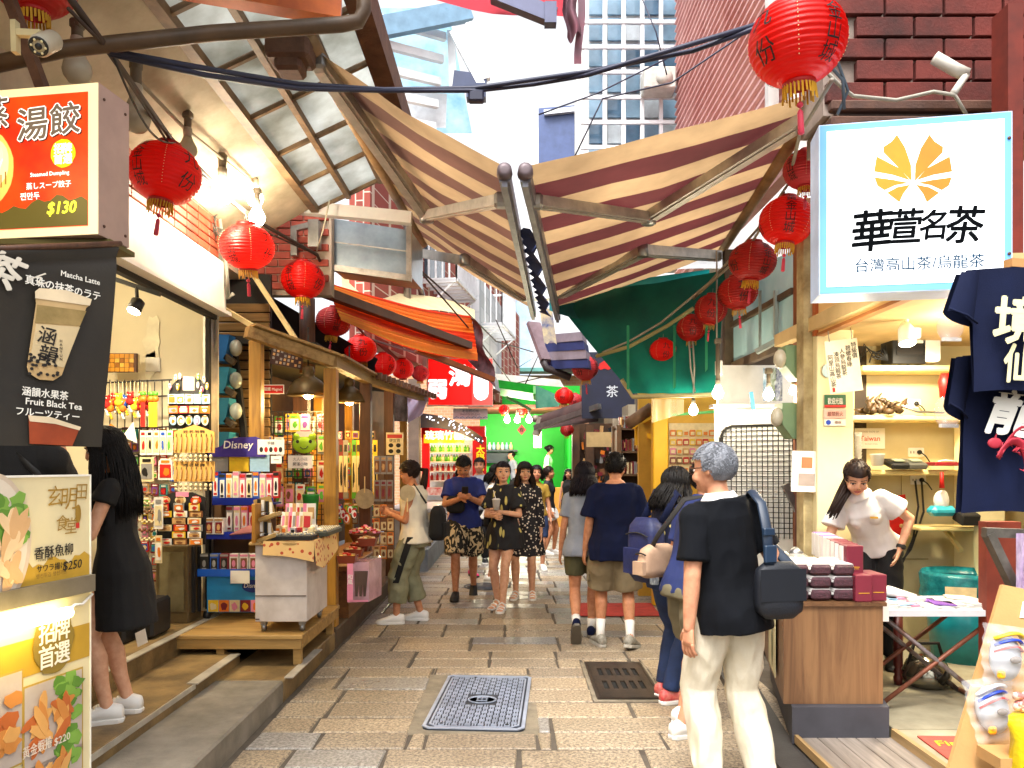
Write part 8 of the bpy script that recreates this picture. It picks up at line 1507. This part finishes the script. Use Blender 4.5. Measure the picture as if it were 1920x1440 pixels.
    def okp(p): return not (p[1] > .09 and p[2] < line[0] + .12 * abs(p[0]) * 0) and not (p[2] < line[1] and p[1] > -.1) and not (abs(p[0]) > .24 and p[1] > -.1 and p[2] < (.48 if hair in ('short', 'bald') else .3))
    na, ne = 28, 14; vs_ = [scalp(2 * math.pi * a / na, math.pi * (-.42 + .92 * e_ / ne), 1.0 + .03 * math.sin(a * 5 + e_)) for e_ in range(ne + 1) for a in range(na)]; fs_ = []
    for e_ in range(ne):
        for a in range(na):
            q = [e_ * na + a, e_ * na + (a + 1) % na, (e_ + 1) * na + (a + 1) % na, (e_ + 1) * na + a]; c = [sum(vs_[j][d] for j in q) / 4 for d in range(3)]
            if okp(c) and c[2] > (.16 if hair != 'short' and hair != 'bald' else .24): fs_.append(tuple(q))
    m.add([hd(*p) for p in vs_], fs_, 0, True)
    nS = int({'short': 700, 'bald': 120}.get(hair, 270) * hair_n)
    rq = random.Random(int(sd * 100)); tk = max(.42, 1 / math.sqrt(hair_n))
    for q in range(nS):
        az = rq.uniform(-math.pi, math.pi); el = math.asin(rq.uniform(-.55, 1)); p = scalp(az, el)
        if hair in ('short', 'bald'):
            if not okp(p): continue
            L = rq.uniform(.1, .2); t = scalp(az + rq.uniform(-.15, .15), el - L * .9, 1.0); up = scalp(az, el, 1.02); e_ = [t[d] * .55 + up[d] * .45 for d in range(3)]
            m.tube([hd(*scalp(az, el, .98)), hd(*scalp(az, el - L * .4, 1.03)), hd(*e_)], [.012 * H * tk, .013 * H * tk, .003 * H], 4)
        else:
            el = abs(el) if rq.random() < .8 else el * .3; pts = []; el1 = -.25; fr_ = abs(abs(az) - math.pi) < .75   # front sector
            if fr_: az_ = az; 
            for st in range(5):
                e2 = el + (el1 - el) * st / 4; a2 = az
                if fr_:   # comb away from the face
                    sg = 1 if az > 0 else -1; a2 = sg * (abs(az) - (abs(az) - 2.25) * min(1, st / 3.))
                    if el < .75: a2 = sg * 2.2
                pts.append(scalp(a2, e2, 1.02 + .03 * rq.random()))
            if hair in ('ponytail', 'bun'):
                tie = (0, -.53, .5); pts = [pts[0], [pts[1][d] * .6 + tie[d] * .4 * 1 for d in range(3)], tie] if pts[0][2] > .3 else None
                if not pts: continue
                mid = [(pts[0][d] + tie[d]) / 2 for d in range(3)]; dl = math.sqrt(sum(((mid[d] - C[d]) / RX[d]) ** 2 for d in range(3))); mid = [C[d] + (mid[d] - C[d]) / dl * 1.03 for d in range(3)]; m.tube([hd(*pts[0]), hd(*mid), hd(*tie)], [.014 * H, .022 * H, .016 * H], 5); continue
            last = pts[-1]; W_ = [hd(*p_) for p_ in pts]; L = hlen * s * rq.uniform(.82, 1.05); bk = 1 if last[1] < -.05 else .25; base = W_[-1]
            out = Vector((last[0] * .10, -.08 * bk, 0)) 
            for st in range(1, 5): t = st / 4; W_.append(base + Vector((0, 0, -L * t)) + out * math.sin(t * 1.6) * s + Vector((.012 * math.sin(t * 5 + q), .012 * math.cos(t * 4 + q), 0)) * (1 if hlen > .12 else .4))
            m.tube(W_, [.018 * H * tk] + [.034 * H * tk] * (len(W_) - 2) + [.004 * H], 4, ratio=.7)
    if hair not in ('short', 'bald', 'ponytail', 'bun'):
        z0 = hd(0, -.3, .35); m.tube([hd(0, -.22, .55), hd(0, -.3, .2), z0 + Vector((0, -.06 * s, -hlen * s * .55)), z0 + Vector((0, -.05 * s, -hlen * s * .9))], [.28 * H, .34 * H, .34 * H, .16 * H], 14, ratio=.45)
    if hair in ('ponytail',):
        for q in range(34):
            a = rq.uniform(0, 6.28); r = rq.uniform(0, .07); t0 = hd(.0 + r * math.cos(a), -.52, .5 + r * math.sin(a)); sw = Vector((rq.uniform(-.03, .03), -.05 + rq.uniform(-.025, .025), 0)) * s; pt = Vector(extra.get('tail', (0, 0, 0)) if extra else (0, 0, 0))
            m.tube([t0, t0 + Rh @ Vector((0, -.04 * s, -.015 * s)) + sw * .4, t0 + sw + pt * .5 + Vector((0, .01, -hlen * s * .5)), t0 + sw * .8 + pt + Vector((0, .03, -hlen * s * rq.uniform(.85, 1.05)))], [.03 * H, .075 * H, .06 * H, .012 * H], 5)
    if hair == 'bun': m.ball(hd(0, -.55, .62), .2 * H)
    m.build('hair', hm, T)
    if cap:
        m = M(); m.loft([[hd(.4 * k * math.cos(a), -.03 + .48 * k * math.sin(a), z) for a in [2 * math.pi * q / 20 for q in range(20)]] for z, k in ((.68, 1.0), (.8, .98), (.93, .82), (1.02, .5), (1.05, .1))]); m.loft([[hd(.33 * math.cos(a), .3 + (.34 + .0) * math.sin(a) * (1 if math.sin(a) > 0 else .2), z) for a in [2 * math.pi * q / 16 for q in range(16)]] for z in (.69, .72)]); m.build('cap', cap, T)
    Rz = Matrix.Rotation(math.radians(yaw), 3, 'Z')
    W = lambda p: loc + Rz @ Vector(p)
    return dict(T=T, s=s, sp=sp, hd=hd, WR=WR, EL=EL, SH=SH, W=W, HP=HP, KN=KN, AN=AN, Rz=Rz, H=H)
def bagbox(name, lbl, cat, pr, c, size, mt, tilt=0, yaw=0, flap=None, straps=(), sm=WHITE, strap_w=.03):
    "a soft bag in the wearer's own frame"
    t = thing(name, lbl, cat); m = M(); R0 = pr['Rz'] @ rotz(yaw) @ Matrix.Rotation(math.radians(tilt), 3, 'X'); c = pr['W'](c); mm = M(); sx, sy, sz = [q / 2 for q in size]; rg = []
    for k in range(9):
        z = -1 + 2 * k / 8; f = max(.5, (1 - abs(z) ** 6)) ** .3 if abs(z) < 1 else .6; rg.append([c + R0 @ Vector((sx * f * math.copysign(abs(math.cos(a)) ** .55, math.cos(a)), sy * f * math.copysign(abs(math.sin(a)) ** .55, math.sin(a)) * (1.1 - .2 * z), sz * z)) for a in [2 * math.pi * q / 20 for q in range(20)]])
    mm.loft(rg); mm.build('bag_body', mt, t)
    mm = M(); pk = [c + R0 @ Vector((x * sx * .8, -sy * 1.05, z * sz)) for x, z in ((-1, -.75), (1, -.75), (1, .05), (-1, .05))]; mm.loft([pk, [q - R0 @ Vector((0, .03, 0)) for q in pk]], 0, False); mm.build('pocket', mt, t); mm = M(); mm.tube([c + R0 @ Vector((x * sx * .85, -sy * 1.08, sz * (.45 + .1 * (1 - x * x)))) for x in (-1, -.5, 0, .5, 1)], .005, 5); mm.build('zip', DARK, t)
    if flap:
        mm = M(); mm.loft([[c + R0 @ Vector((x, y, z)) for x, y, z in ((-sx * .98, sy * 1.06, sz * .75), (sx * .98, sy * 1.06, sz * .75), (sx * .98, sy * 1.12, -sz * .35), (-sx * .98, sy * 1.12, -sz * .35))], [c + R0 @ Vector((x, y, z)) for x, y, z in ((-sx * .98, sy * 1.14, sz * .78), (sx * .98, sy * 1.14, sz * .78), (sx * .98, sy * 1.22, -sz * .35), (-sx * .98, sy * 1.22, -sz * .35))]], 0, False); mm.build('flap', flap, t)
    for pts in straps: mm = M(); W = [pr['W'](p) for p in pts]; mm.tube(W, strap_w / 2, 8, ratio=.3, up=(0, 1, 0)); mm.build('strap', sm, t)
    return t
def L(px, Y, z=0.): q = P(px, 0, Y); return (q.x, Y, z)
JEAN = mat('#1f3560', .8, col2='#152444', vs=9, bump=.2, bs=220); KHA = mat('#8a7a5c', .8, col2='#6f6046', vs=7, bump=.2, bs=200); CRM = mat('#dcd4c0', .8, col2='#c4baa2', vs=6, bump=.25, bs=120); OLV = mat('#8f8d70', .8, col2='#716f52', vs=7, bump=.2, bs=200)
BLKC = mat('#080708', .85, var=.2, vs=7, bump=.2, bs=150); NVY = mat('#0b1434', .9, col2='#080e26', vs=6, bump=.15, bs=200, spec=.2); BLU = mat('#14287a', .8, col2='#0f1e5c', vs=6, bump=.15, bs=200); WSH = mat('#e4e1dc', .75, var=.05, vs=8, bump=.1, bs=200); GRYT = mat('#8f95a0', .85, col2='#7b818c', vs=8, bump=.1, bs=200); TANK = mat('#e0d8c4', .75, var=.06, vs=8, bump=.1, bs=200)
WSHOE = mat('#e9e7e2', .5, var=.05); GSHOE = mat('#6b675e', .6, col2='#a9a598', vs=40)
# girl in black dress, left foreground
p1 = person('long haired girl in a black dress and white flats browsing at the souvenir shop', (-2.12, 4.15, .22), 100, 1.57, True, .86, (3, 0), [(-.09, .03, 0), (.08, -.02, 0)], [(-.1, .3, 1.12), (.12, .3, 1.15)], hair='long', hlen=.42, skin=2, head=(10, 18),
    top=dict(name='dress', mat=BLKC, hem=.54, flare=.028, sleeve=.3, ease=.022, amp=.012), shoes=dict(mat=WSHOE, sole=WSHOE), vox=.008, hair_n=3.2)
# person in black behind the menu board
p2 = person('person in a black T-shirt with a raised elbow between the banner and the menu board', (-2.16, 3.3, .2), 0, 1.77, False, 1.05, (3, 0), None, [(-.2, .25, .98), (.06, .24, 1.42)], poles=[(-1, 0, -.4), (.55, -.35, -1.5)], hair='short', top=dict(mat=BLKC, hem=.86, sleeve=.62, loose=.6), bottom=dict(mat=mat('#4a1820', .8), ease=.02), shoes=dict(mat=mat('#3a5568', .6)), vox=.01, head=(30, 0))
bagbox('shoulder_bag', 'dark blue shoulder bag at the hip of the person in black', 'bag', p2, (.26, -.02, 1.08), (.08, .2, .24), mat('#1c2448', .6, col2='#11142a', vs=9), straps=[[(.24, .0, 1.15), (.18, -.1, 1.35), (.05, -.08, 1.45)]], sm=BLACK)
# woman in white sleeveless top
p3 = person('ponytailed woman in a cream sleeveless top and cropped olive trousers holding a fan', L(778, 7.75), 84, 1.63, True, 1.05, (2, 0), [(-.12, .16, 0), (.09, -.04, 0)], [(-.04, .26, 1.14), (.05, .28, 1.16)], poles=[(-.5, -.6, -1), (.5, -.6, -1)], hair='ponytail', hlen=.3, hmat=HBRN, head=(8, 14), skin=1,
    top=dict(name='sleeveless_top', mat=TANK, hem=.84, sleeve=0, ease=.03, flare=.03, loose=.8, amp=.014), bottom=dict(mat=OLV, end=.84, ease=.025, flare=.02, amp=.018), shoes=dict(mat=WSHOE), curl=.9)
m = M(); q = p3; a, b = q['HP'][0] + Vector((-.128, 0, .02)), q['KN'][0] + Vector((-.1, .0, -.06)); m.loft([[p + Vector((0, y, 0)) for y in (-.03, .03)] + [p + Vector((.03, y, 0)) for y in (.03, -.03)] for p in (a, a.lerp(b, .5) + Vector((-.008, 0, 0)), b)], 0, False); m.build('lace_stripe', BLKC, q['T'])
bagbox('drawstring_bag', 'black drawstring bag on the back of the woman in the cream top', 'bag', p3, (-.02, -.24, 1.0), (.26, .14, .34), BLKC, straps=[[(-.1, -.14, 1.2), (-.13, -.02, 1.39), (-.12, .08, 1.3), (-.13, .02, 1.1), (-.12, -.12, .92)]], sm=BLACK, strap_w=.02)
# man in blue with phone
p4 = person('man in a royal blue T-shirt and leaf print shorts looking down at his phone', L(870, 9.15), 184, 1.71, False, 1.06, (4, 0), [(-.12, -.28, .02), (.1, .1, 0)], [(-.05, .3, 1.2), (.04, .3, 1.19)], poles=[(-1, -.3, -1), (1, -.3, -1)], hair='short', head=(-6, 34), skin=1, ftoe=[(-4, 25), (-6, 0)],
    top=dict(mat=BLU, hem=.84, sleeve=.66, loose=.8, sleeve_r=.02, amp=.012), bottom=dict(name='shorts', mat=mat('#12110f', .8, col2='#cdb891', kind='blotch', vs=9), end=.46, ease=.03, flare=.035), shoes=dict(mat=BLACK, sole=BLACK), curl=.8)
def held(pr, lbl, p, sz, mt, name, cat): 
    t = thing(name, lbl, cat); m = M(); m.box(pr['W'](p), sz, 0, R=pr['Rz'] @ Matrix.Rotation(-.7, 3, 'X'), b=.006); m.build('body', mt, t); m = M(); c = pr['W'](Vector(p) + Vector((0, -.006, .004))); m.box(c, (sz[0] * .88, sz[1], sz[2] * .86), 0, R=pr['Rz'] @ Matrix.Rotation(-.7, 3, 'X')); m.build('screen', mat('#223044', .1, var=0), t); return t
held(p4, 'black phone held up by the man in blue', (-.01, .36, 1.28), (.075, .01, .15), BLACK, 'phone', 'phone')
bagbox('sling_bag', 'black sling bag across the chest of the man in blue', 'bag', p4, (.1, .16, 1.12), (.22, .1, .2), BLKC, straps=[[(.1, .16, 1.2), (.0, .15, 1.32), (-.14, .05, 1.43), (-.12, -.1, 1.36)]], sm=BLACK, strap_w=.035)
# woman in feather print
FEA = mat('#0d0e16', .8, col2='#c9bd6a', kind='leaf', vs=11, tp=.5)
p5 = person('short haired woman in a black feather print playsuit carrying an iced drink', L(945, 8.5), 158, 1.62, True, .98, (2, 0), [(-.05, .16, 0), (.09, -.03, 0)], [(-.06, .26, 1.13), (.0, .27, 1.08)], poles=[(-1, -.4, -1), (1, -.4, -1)], hair='short', hlen=.012, hmat=mat('#1c1420', .5, col2='#0d090f', vs=40, spec=.3), head=(28, -2), skin=2, ftoe=[(10, 0), (-8, 6)],
    top=dict(name='playsuit', mat=FEA, hem=.7, sleeve=.75, sleeve_r=.035, flare=.06, ease=.02, loose=.6, amp=.018), shoes=dict(kind='sandal', mat=WSHOE), curl=.7, hair_n=1.2)
t = thing('drink_cup', 'clear cup of pale iced drink with a straw in her hand', 'cup'); c = p5['W']((-.04, .31, 1.16)); m = M(); m.lathe([(.032, -.06), (.043, .05), (.046, .052), (.044, .056), (.03, .066)], c, 18); m.build('cup', mat('#dcd9d6', .15, var=.1), t); m = M(); m.tube([c + Vector((0, 0, .03)), c + Vector((-.03, .01, .15))], .004, 6); m.build('straw', WHITE, t)
bagbox('shoulder_bag', 'small black bag hanging behind the feather print woman', 'bag', p5, (.2, -.08, .98), (.1, .2, .2), BLKC, straps=[[(.2, -.06, 1.1), (.16, -.03, 1.3), (.08, -.02, 1.42)]], sm=BLACK, strap_w=.02)
# woman in polka dots with cap
POL = mat('#15131c', .8, col2='#e6d9c8', kind='dots', vs=27, tp=.9)
p6 = person('woman in a black cap and a polka dot long sleeved dress', L(984, 9.15), 172, 1.62, True, 1., (0, 0), [(-.09, .02, 0), (.1, .05, 0)], [(-.21, .06, .82), (.1, .2, 1.0)], hair='long', hlen=.3, hmat=HBRN, head=(14, 2), skin=2, top=dict(name='dress', mat=POL, hem=.54, sleeve=1.75, sleeve_r=.016, flare=.045, ease=.022, loose=.6, amp=.016), shoes=dict(kind='sandal', mat=WSHOE), cap=BLKC)
# half hidden walkers
person('woman in white half hidden behind the man in blue and the feather print woman', L(921, 10.4), 258, 1.6, True, 1., (6, 0), hair='long', hlen=.16, top=dict(mat=WSH, hem=.9, sleeve=.6), bottom=dict(name='shorts', mat=NVY, end=.4), shoes=dict(mat=WSHOE), vox=.013, head=(0, 12), hair_n=.6)
person('walker with bright pink shoes hidden behind the man in blue', L(866, 11.0), 200, 1.55, True, 1., hair='bob', hlen=.1, top=dict(mat=GRYT, hem=.9, sleeve=.6), bottom=dict(name='shorts', mat=KHA, end=.4), shoes=dict(mat=mat('#d8246a', .5), sole=BLACK), vox=.014, hair_n=.6, feet=[(-.12, .1, 0), (.1, -.05, 0)])
person('woman in a mustard top walking behind the polka dot dress', L(1006, 11.6), 182, 1.58, True, 1., hair='bob', hlen=.1, top=dict(mat=mat('#a8862e', .8), hem=.88, sleeve=.6), bottom=dict(name='shorts', mat=JEAN, end=.45), shoes=dict(mat=WSHOE), vox=.015, hair_n=.5)
person('man in a grey shirt farther back between the blue and feather print pair', L(899, 12.4), 176, 1.7, False, 1., hair='short', top=dict(mat=GRYT, hem=.85, sleeve=.65), bottom=dict(mat=BLKC), shoes=dict(mat=BLACK), vox=.016, hair_n=.5)
p9 = person('woman in a black lace top and white shorts further down the lane', L(1028, 13.6), 255, 1.56, True, 1., (0, 0), [(-.08, .08, 0), (.08, -.05, 0)], [(-.2, .02, .82), (.2, .1, .84)], hair='ponytail', hlen=.16, hmat=HBRN, skin=1, top=dict(name='lace_top', mat=mat('#12121a', .7, var=.25, vs=30), hem=.9, sleeve=.7), bottom=dict(name='shorts', mat=WSH, end=.3, ease=.025, flare=.02), shoes=dict(mat=WSHOE), vox=.012)
person('shop worker in a white shirt standing up in the green shop', L(1026, 19.9, .5), 262, 1.6, True, 1., (5, 0), hair='bun', hlen=.1, top=dict(name='shirt', mat=WSH, hem=.85, sleeve=.8), bottom=dict(mat=BLKC), vox=.016, head=(0, 10), hair_n=.5)
person('worker in a dark cap bending behind the green shop counter', L(966, 20.9, .42), 110, 1.55, False, 1., (12, 0), hair='short', top=dict(mat=GRYT, hem=.85, sleeve=.7), bottom=dict(mat=BLKC), vox=.016, hair_n=.5)
person('far woman in a black sleeveless top facing the camera by the craft stall', L(1066, 17.0), 170, 1.5, True, 1., hair='long', hlen=.2, top=dict(mat=BLKC, hem=.88, sleeve=0), bottom=dict(name='skirt', mat=NVY, end=.4), shoes=dict(mat=BLACK), vox=.014, hair_n=.5)
# woman in grey walking away
p13 = person('woman in a pale grey T-shirt and olive shorts walking away beside the balding man', L(1096, 7.0), -6, 1.61, True, 1.02, (3, 0), [(-.07, -.26, .1), (.06, .1, 0)], [(-.24, .06, .78), (.2, .12, .85)], hair='long', hlen=.2, hmat=mat('#1c161c', .6, col2='#0e0a10', vs=60, spec=.15), head=(-18, 4), skin=1, ftoe=[(4, 52), (-4, 0)], top=dict(mat=GRYT, hem=.8, sleeve=.62, loose=.9, ease=.025, amp=.014), bottom=dict(name='shorts', mat=mat('#4d4a2e', .8, var=.1), end=.34, ease=.02), shoes=dict(mat=NVY, sole=mat('#6b6458', .7), sock=.22), hair_n=2.4)
# man in navy walking away
p14 = person('balding man in a navy T-shirt and khaki cargo shorts walking away', L(1154, 6.7), -4, 1.69, False, 1.12, (2, 0), [(-.13, .02, 0), (.12, -.1, .015)], [(-.27, .06, .80), (.29, .03, .80)], hair='short', head=(-14, 6), skin=1, ftoe=[(16, 0), (-24, 12)], top=dict(mat=NVY, hem=.76, sleeve=.8, loose=1., ease=.035, sleeve_r=.035, amp=.014), bottom=dict(name='cargo_shorts', mat=KHA, end=.47, ease=.03, flare=.035, pocket=True), shoes=dict(mat=GSHOE, sole=mat('#b9b5aa', .6), sock=.36), hair_n=.9, vox=.0085)
# floral woman with backpack
FLR = mat('#141a38', .8, col2='#e2cf7c', kind='dots', vs=15, tp=1.)
p15 = person('woman with long black hair in a dark floral blouse and jeans at the tea counter', L(1256, 5.2), -62, 1.57, True, 1.05, (4, 0), [(-.08, .02, 0), (.08, -.06, 0)], [(-.16, .24, 1.0), (.18, .2, .95)], hair='long', hlen=.2, head=(6, 6), skin=1, top=dict(name='blouse', mat=FLR, hem=.86, sleeve=.7, loose=.7), bottom=dict(name='jeans', mat=JEAN, ease=.012, amp=.01), shoes=dict(mat=mat('#c8323a', .5, col2='#d98a7a', vs=26), sole=WSHOE), hair_n=1.3)
bp = bagbox('backpack', 'navy backpack with a clear bottle worn by the woman in the floral blouse', 'backpack', p15, (0, -.2, 1.02), (.27, .15, .42), mat('#131f52', .6, col2='#0c1436', vs=9, bump=.4, bs=30), straps=[[(sx * .1, -.15, 1.2), (sx * .11, -.03, 1.4), (sx * .11, .09, 1.3), (sx * .14, .04, 1.05), (sx * .12, -.14, .88)] for sx in (-1, 1)], sm=NVY, strap_w=.05)
t = thing('water_bottle', 'clear water bottle in the side pocket of the navy backpack', 'bottle'); c = p15['W']((.135, -.24, .93)); m = M(); m.lathe([(.03, -.12), (.032, -.05), (.028, 0), (.032, .05), (.03, .1), (.014, .125), (.014, .14)], c, 14); m.build('bottle', mat('#b9c4d0', .06, var=0, alpha=.5, spec=.9), t); m = M(); m.lathe([(.015, .14), (.015, .155)], c, 12); m.build('lid', WHITE, t)
# man in blue polo and shorts
p16 = person('man in a blue polo shirt and white trainers hidden behind the grey haired man', L(1294, 4.62), -66, 1.63, False, 1., (13, 0), [(-.1, .02, 0), (.11, -.14, 0)], [(-.2, .16, .86), (.2, .2, .95)], hair='short', skin=0, top=dict(name='polo_shirt', mat=mat('#1a2a62', .8, col2='#12204c', vs=7, bump=.15, bs=200), hem=.82, sleeve=.7, loose=.8, collar=mat('#1a2a62', .8)), bottom=dict(name='shorts', mat=mat('#6f674f', .8, var=.1), end=.42, ease=.03, flare=.02), shoes=dict(mat=WSHOE), vox=.009, ftoe=[(14, 0), (0, 0)])
wb = bagbox('waist_bag', 'tan crossbody waist bag with a leather patch behind the man in the blue polo', 'bag', p16, (-.2, -.09, .99), (.1, .3, .2), mat('#b59478', .75, col2='#9a7a60', vs=9, bump=.15, bs=200), yaw=14, straps=[[(-.18, .05, 1.06), (-.08, .14, 1.22), (.1, .06, 1.4), (.08, -.1, 1.38), (-.12, -.15, 1.15), (-.19, -.16, 1.05)]], sm=DARK, strap_w=.035)
m = M(); c0 = p16['W']((-.256, -.115, .97)); f = Frame(c0, p16['Rz'] @ rotz(14) @ Vector((0, -1, 0)), (0, 0, 1)); m.plate(f, [(0, -.035), (.035, 0), (0, .035), (-.035, 0)], .004); o = m.build('leather_patch', mat('#a06a2c', .6), wb); m = M(); m.bar(f(-.13, .05), f(.13, .06), .006, .006); m.build('zip', BROWN, wb)
# grey haired man
p17 = person('grey haired man in a black polo with white collar and loose cream trousers', L(1370, 3.72), 20, 1.69, False, .86, (3, -6), [(-.09, .05, 0), (.12, -.08, 0)], [(-.25, -.02, .80), (.26, .06, .9)], hair='short', hmat=HGREY, head=(28, 6), shw=.9, skin=0, poles=[(-.6, -1, -.2), (.6, -1, 0)], curl=.55,
    top=dict(name='polo_shirt', mat=mat('#080b12', .9, col2='#05070c', vs=7, bump=.15, bs=260, spec=.2), hem=.79, sleeve=.72, loose=.9, ease=.03, flare=.012, sleeve_r=.022, collar=WSH, amp=.013), bottom=dict(mat=CRM, ease=.024, flare=.002, amp=.014, sx=13, sz=5), shoes=dict(mat=BROWN), vox=.0075, hair_n=4.5)
m = M(); q = p17['hd']; 
for sx in (-1, 1): m.tube([q(sx * .36, -.05, .52), q(sx * .37, .2, .54), q(sx * .3, .42, .54)], .003, 5); m.tube([q(sx * (.16 + .1 * math.cos(a)), .44, .5 + .08 * math.sin(a)) for a in [2 * math.pi * k / 12 for k in range(13)]], .0025, 5)
o = m.build('glasses', BROWN, p17['T'])
mb = bagbox('messenger_bag', 'black flap messenger bag hanging from the shoulder of the grey haired man', 'bag', p17, (.12, -.2, 1.0), (.23, .08, .26), mat('#0d1420', .6, col2='#080c14', vs=9, bump=.25, bs=120), yaw=170, flap=mat('#0b111b', .5), straps=[[(.06, -.21, 1.12), (.07, -.18, 1.28), (.08, -.13, 1.4), (.085, -.05, 1.455), (.12, .07, 1.38), (.25, .04, 1.2), (.23, -.15, 1.1)]], sm=mat('#1c2c40', .5), strap_w=.05)
m = M(); c = p17['W']((.072, -.19, 1.27)); m.box(c, (.06, .02, .035), R=p17['Rz'], b=.004); m.box(p17['W']((.065, -.21, 1.17)), (.065, .02, .08), R=p17['Rz'], b=.004); m.build('buckle', mat('#26384e', .3), mb)
# clerk
p18 = person('shop clerk in a white puff sleeved blouse leaning over the tea counter', (2.63, 5.55, .13), 150, 1.6, True, 1.0, (32, 15), [(-.09, -.05, 0), (.1, 0, 0)], [(-.17, .16, .92), (.24, .5, .9)], poles=[(-1, -.7, .25), (.6, -.4, -1)], hair='ponytail', hlen=.3, hmat=HBRN, head=(14, 34), skin=2, extra={'tail': (.12, .24, -.05)},
    top=dict(name='blouse', mat=WSH, hem=.9, sleeve=.62, sleeve_r=.03, ease=.016, collar=WSH, amp=.011), bottom=dict(mat=BLKC, ease=.012), shoes=dict(mat=BLACK, sole=BLACK), vox=.0085, hdir=[((.3, .3, -1), (1, .1, 0)), None], curl=.3)
t = thing('wristwatch', 'dark wristwatch on the arm of the shop clerk', 'watch'); w = p18['W'](p18['WR'][0]); e = p18['W'](p18['EL'][0]); ax = (w - e).normalized(); m = M(); m.lathe([(.029, -.012), (.031, 0), (.029, .012)], w - ax * .02, 16, axis=ax, cap=False); m.build('strap', BLACK, t); m = M(); m.lathe([(.018, 0), (.018, .008), (.014, .01)], w - ax * .02 + Vector((0, -.031, 0)), 14, axis=(.1, -1, .1)); m.build('dial', DARK, t)
m = M(); f = Frame(p18['sp'](-.07, .135, 1.27), (-1, 0, 0), (0, 0, 1)); m.rect(f, 0, 0, .05, .014, .004); m.build('name_badge', GOLD, p18['T'])
# ---------------------------------------------------------------- finish
for o in [q for q in COL.objects if q.parent is not None and q.name.split('.')[0] in ('glasses', 'name_badge', 'leather_patch', 'zip', 'buckle')]:
    o.matrix_parent_inverse = Matrix.Identity(4)
rebase()
bpy.data.scenes.remove(TMP)
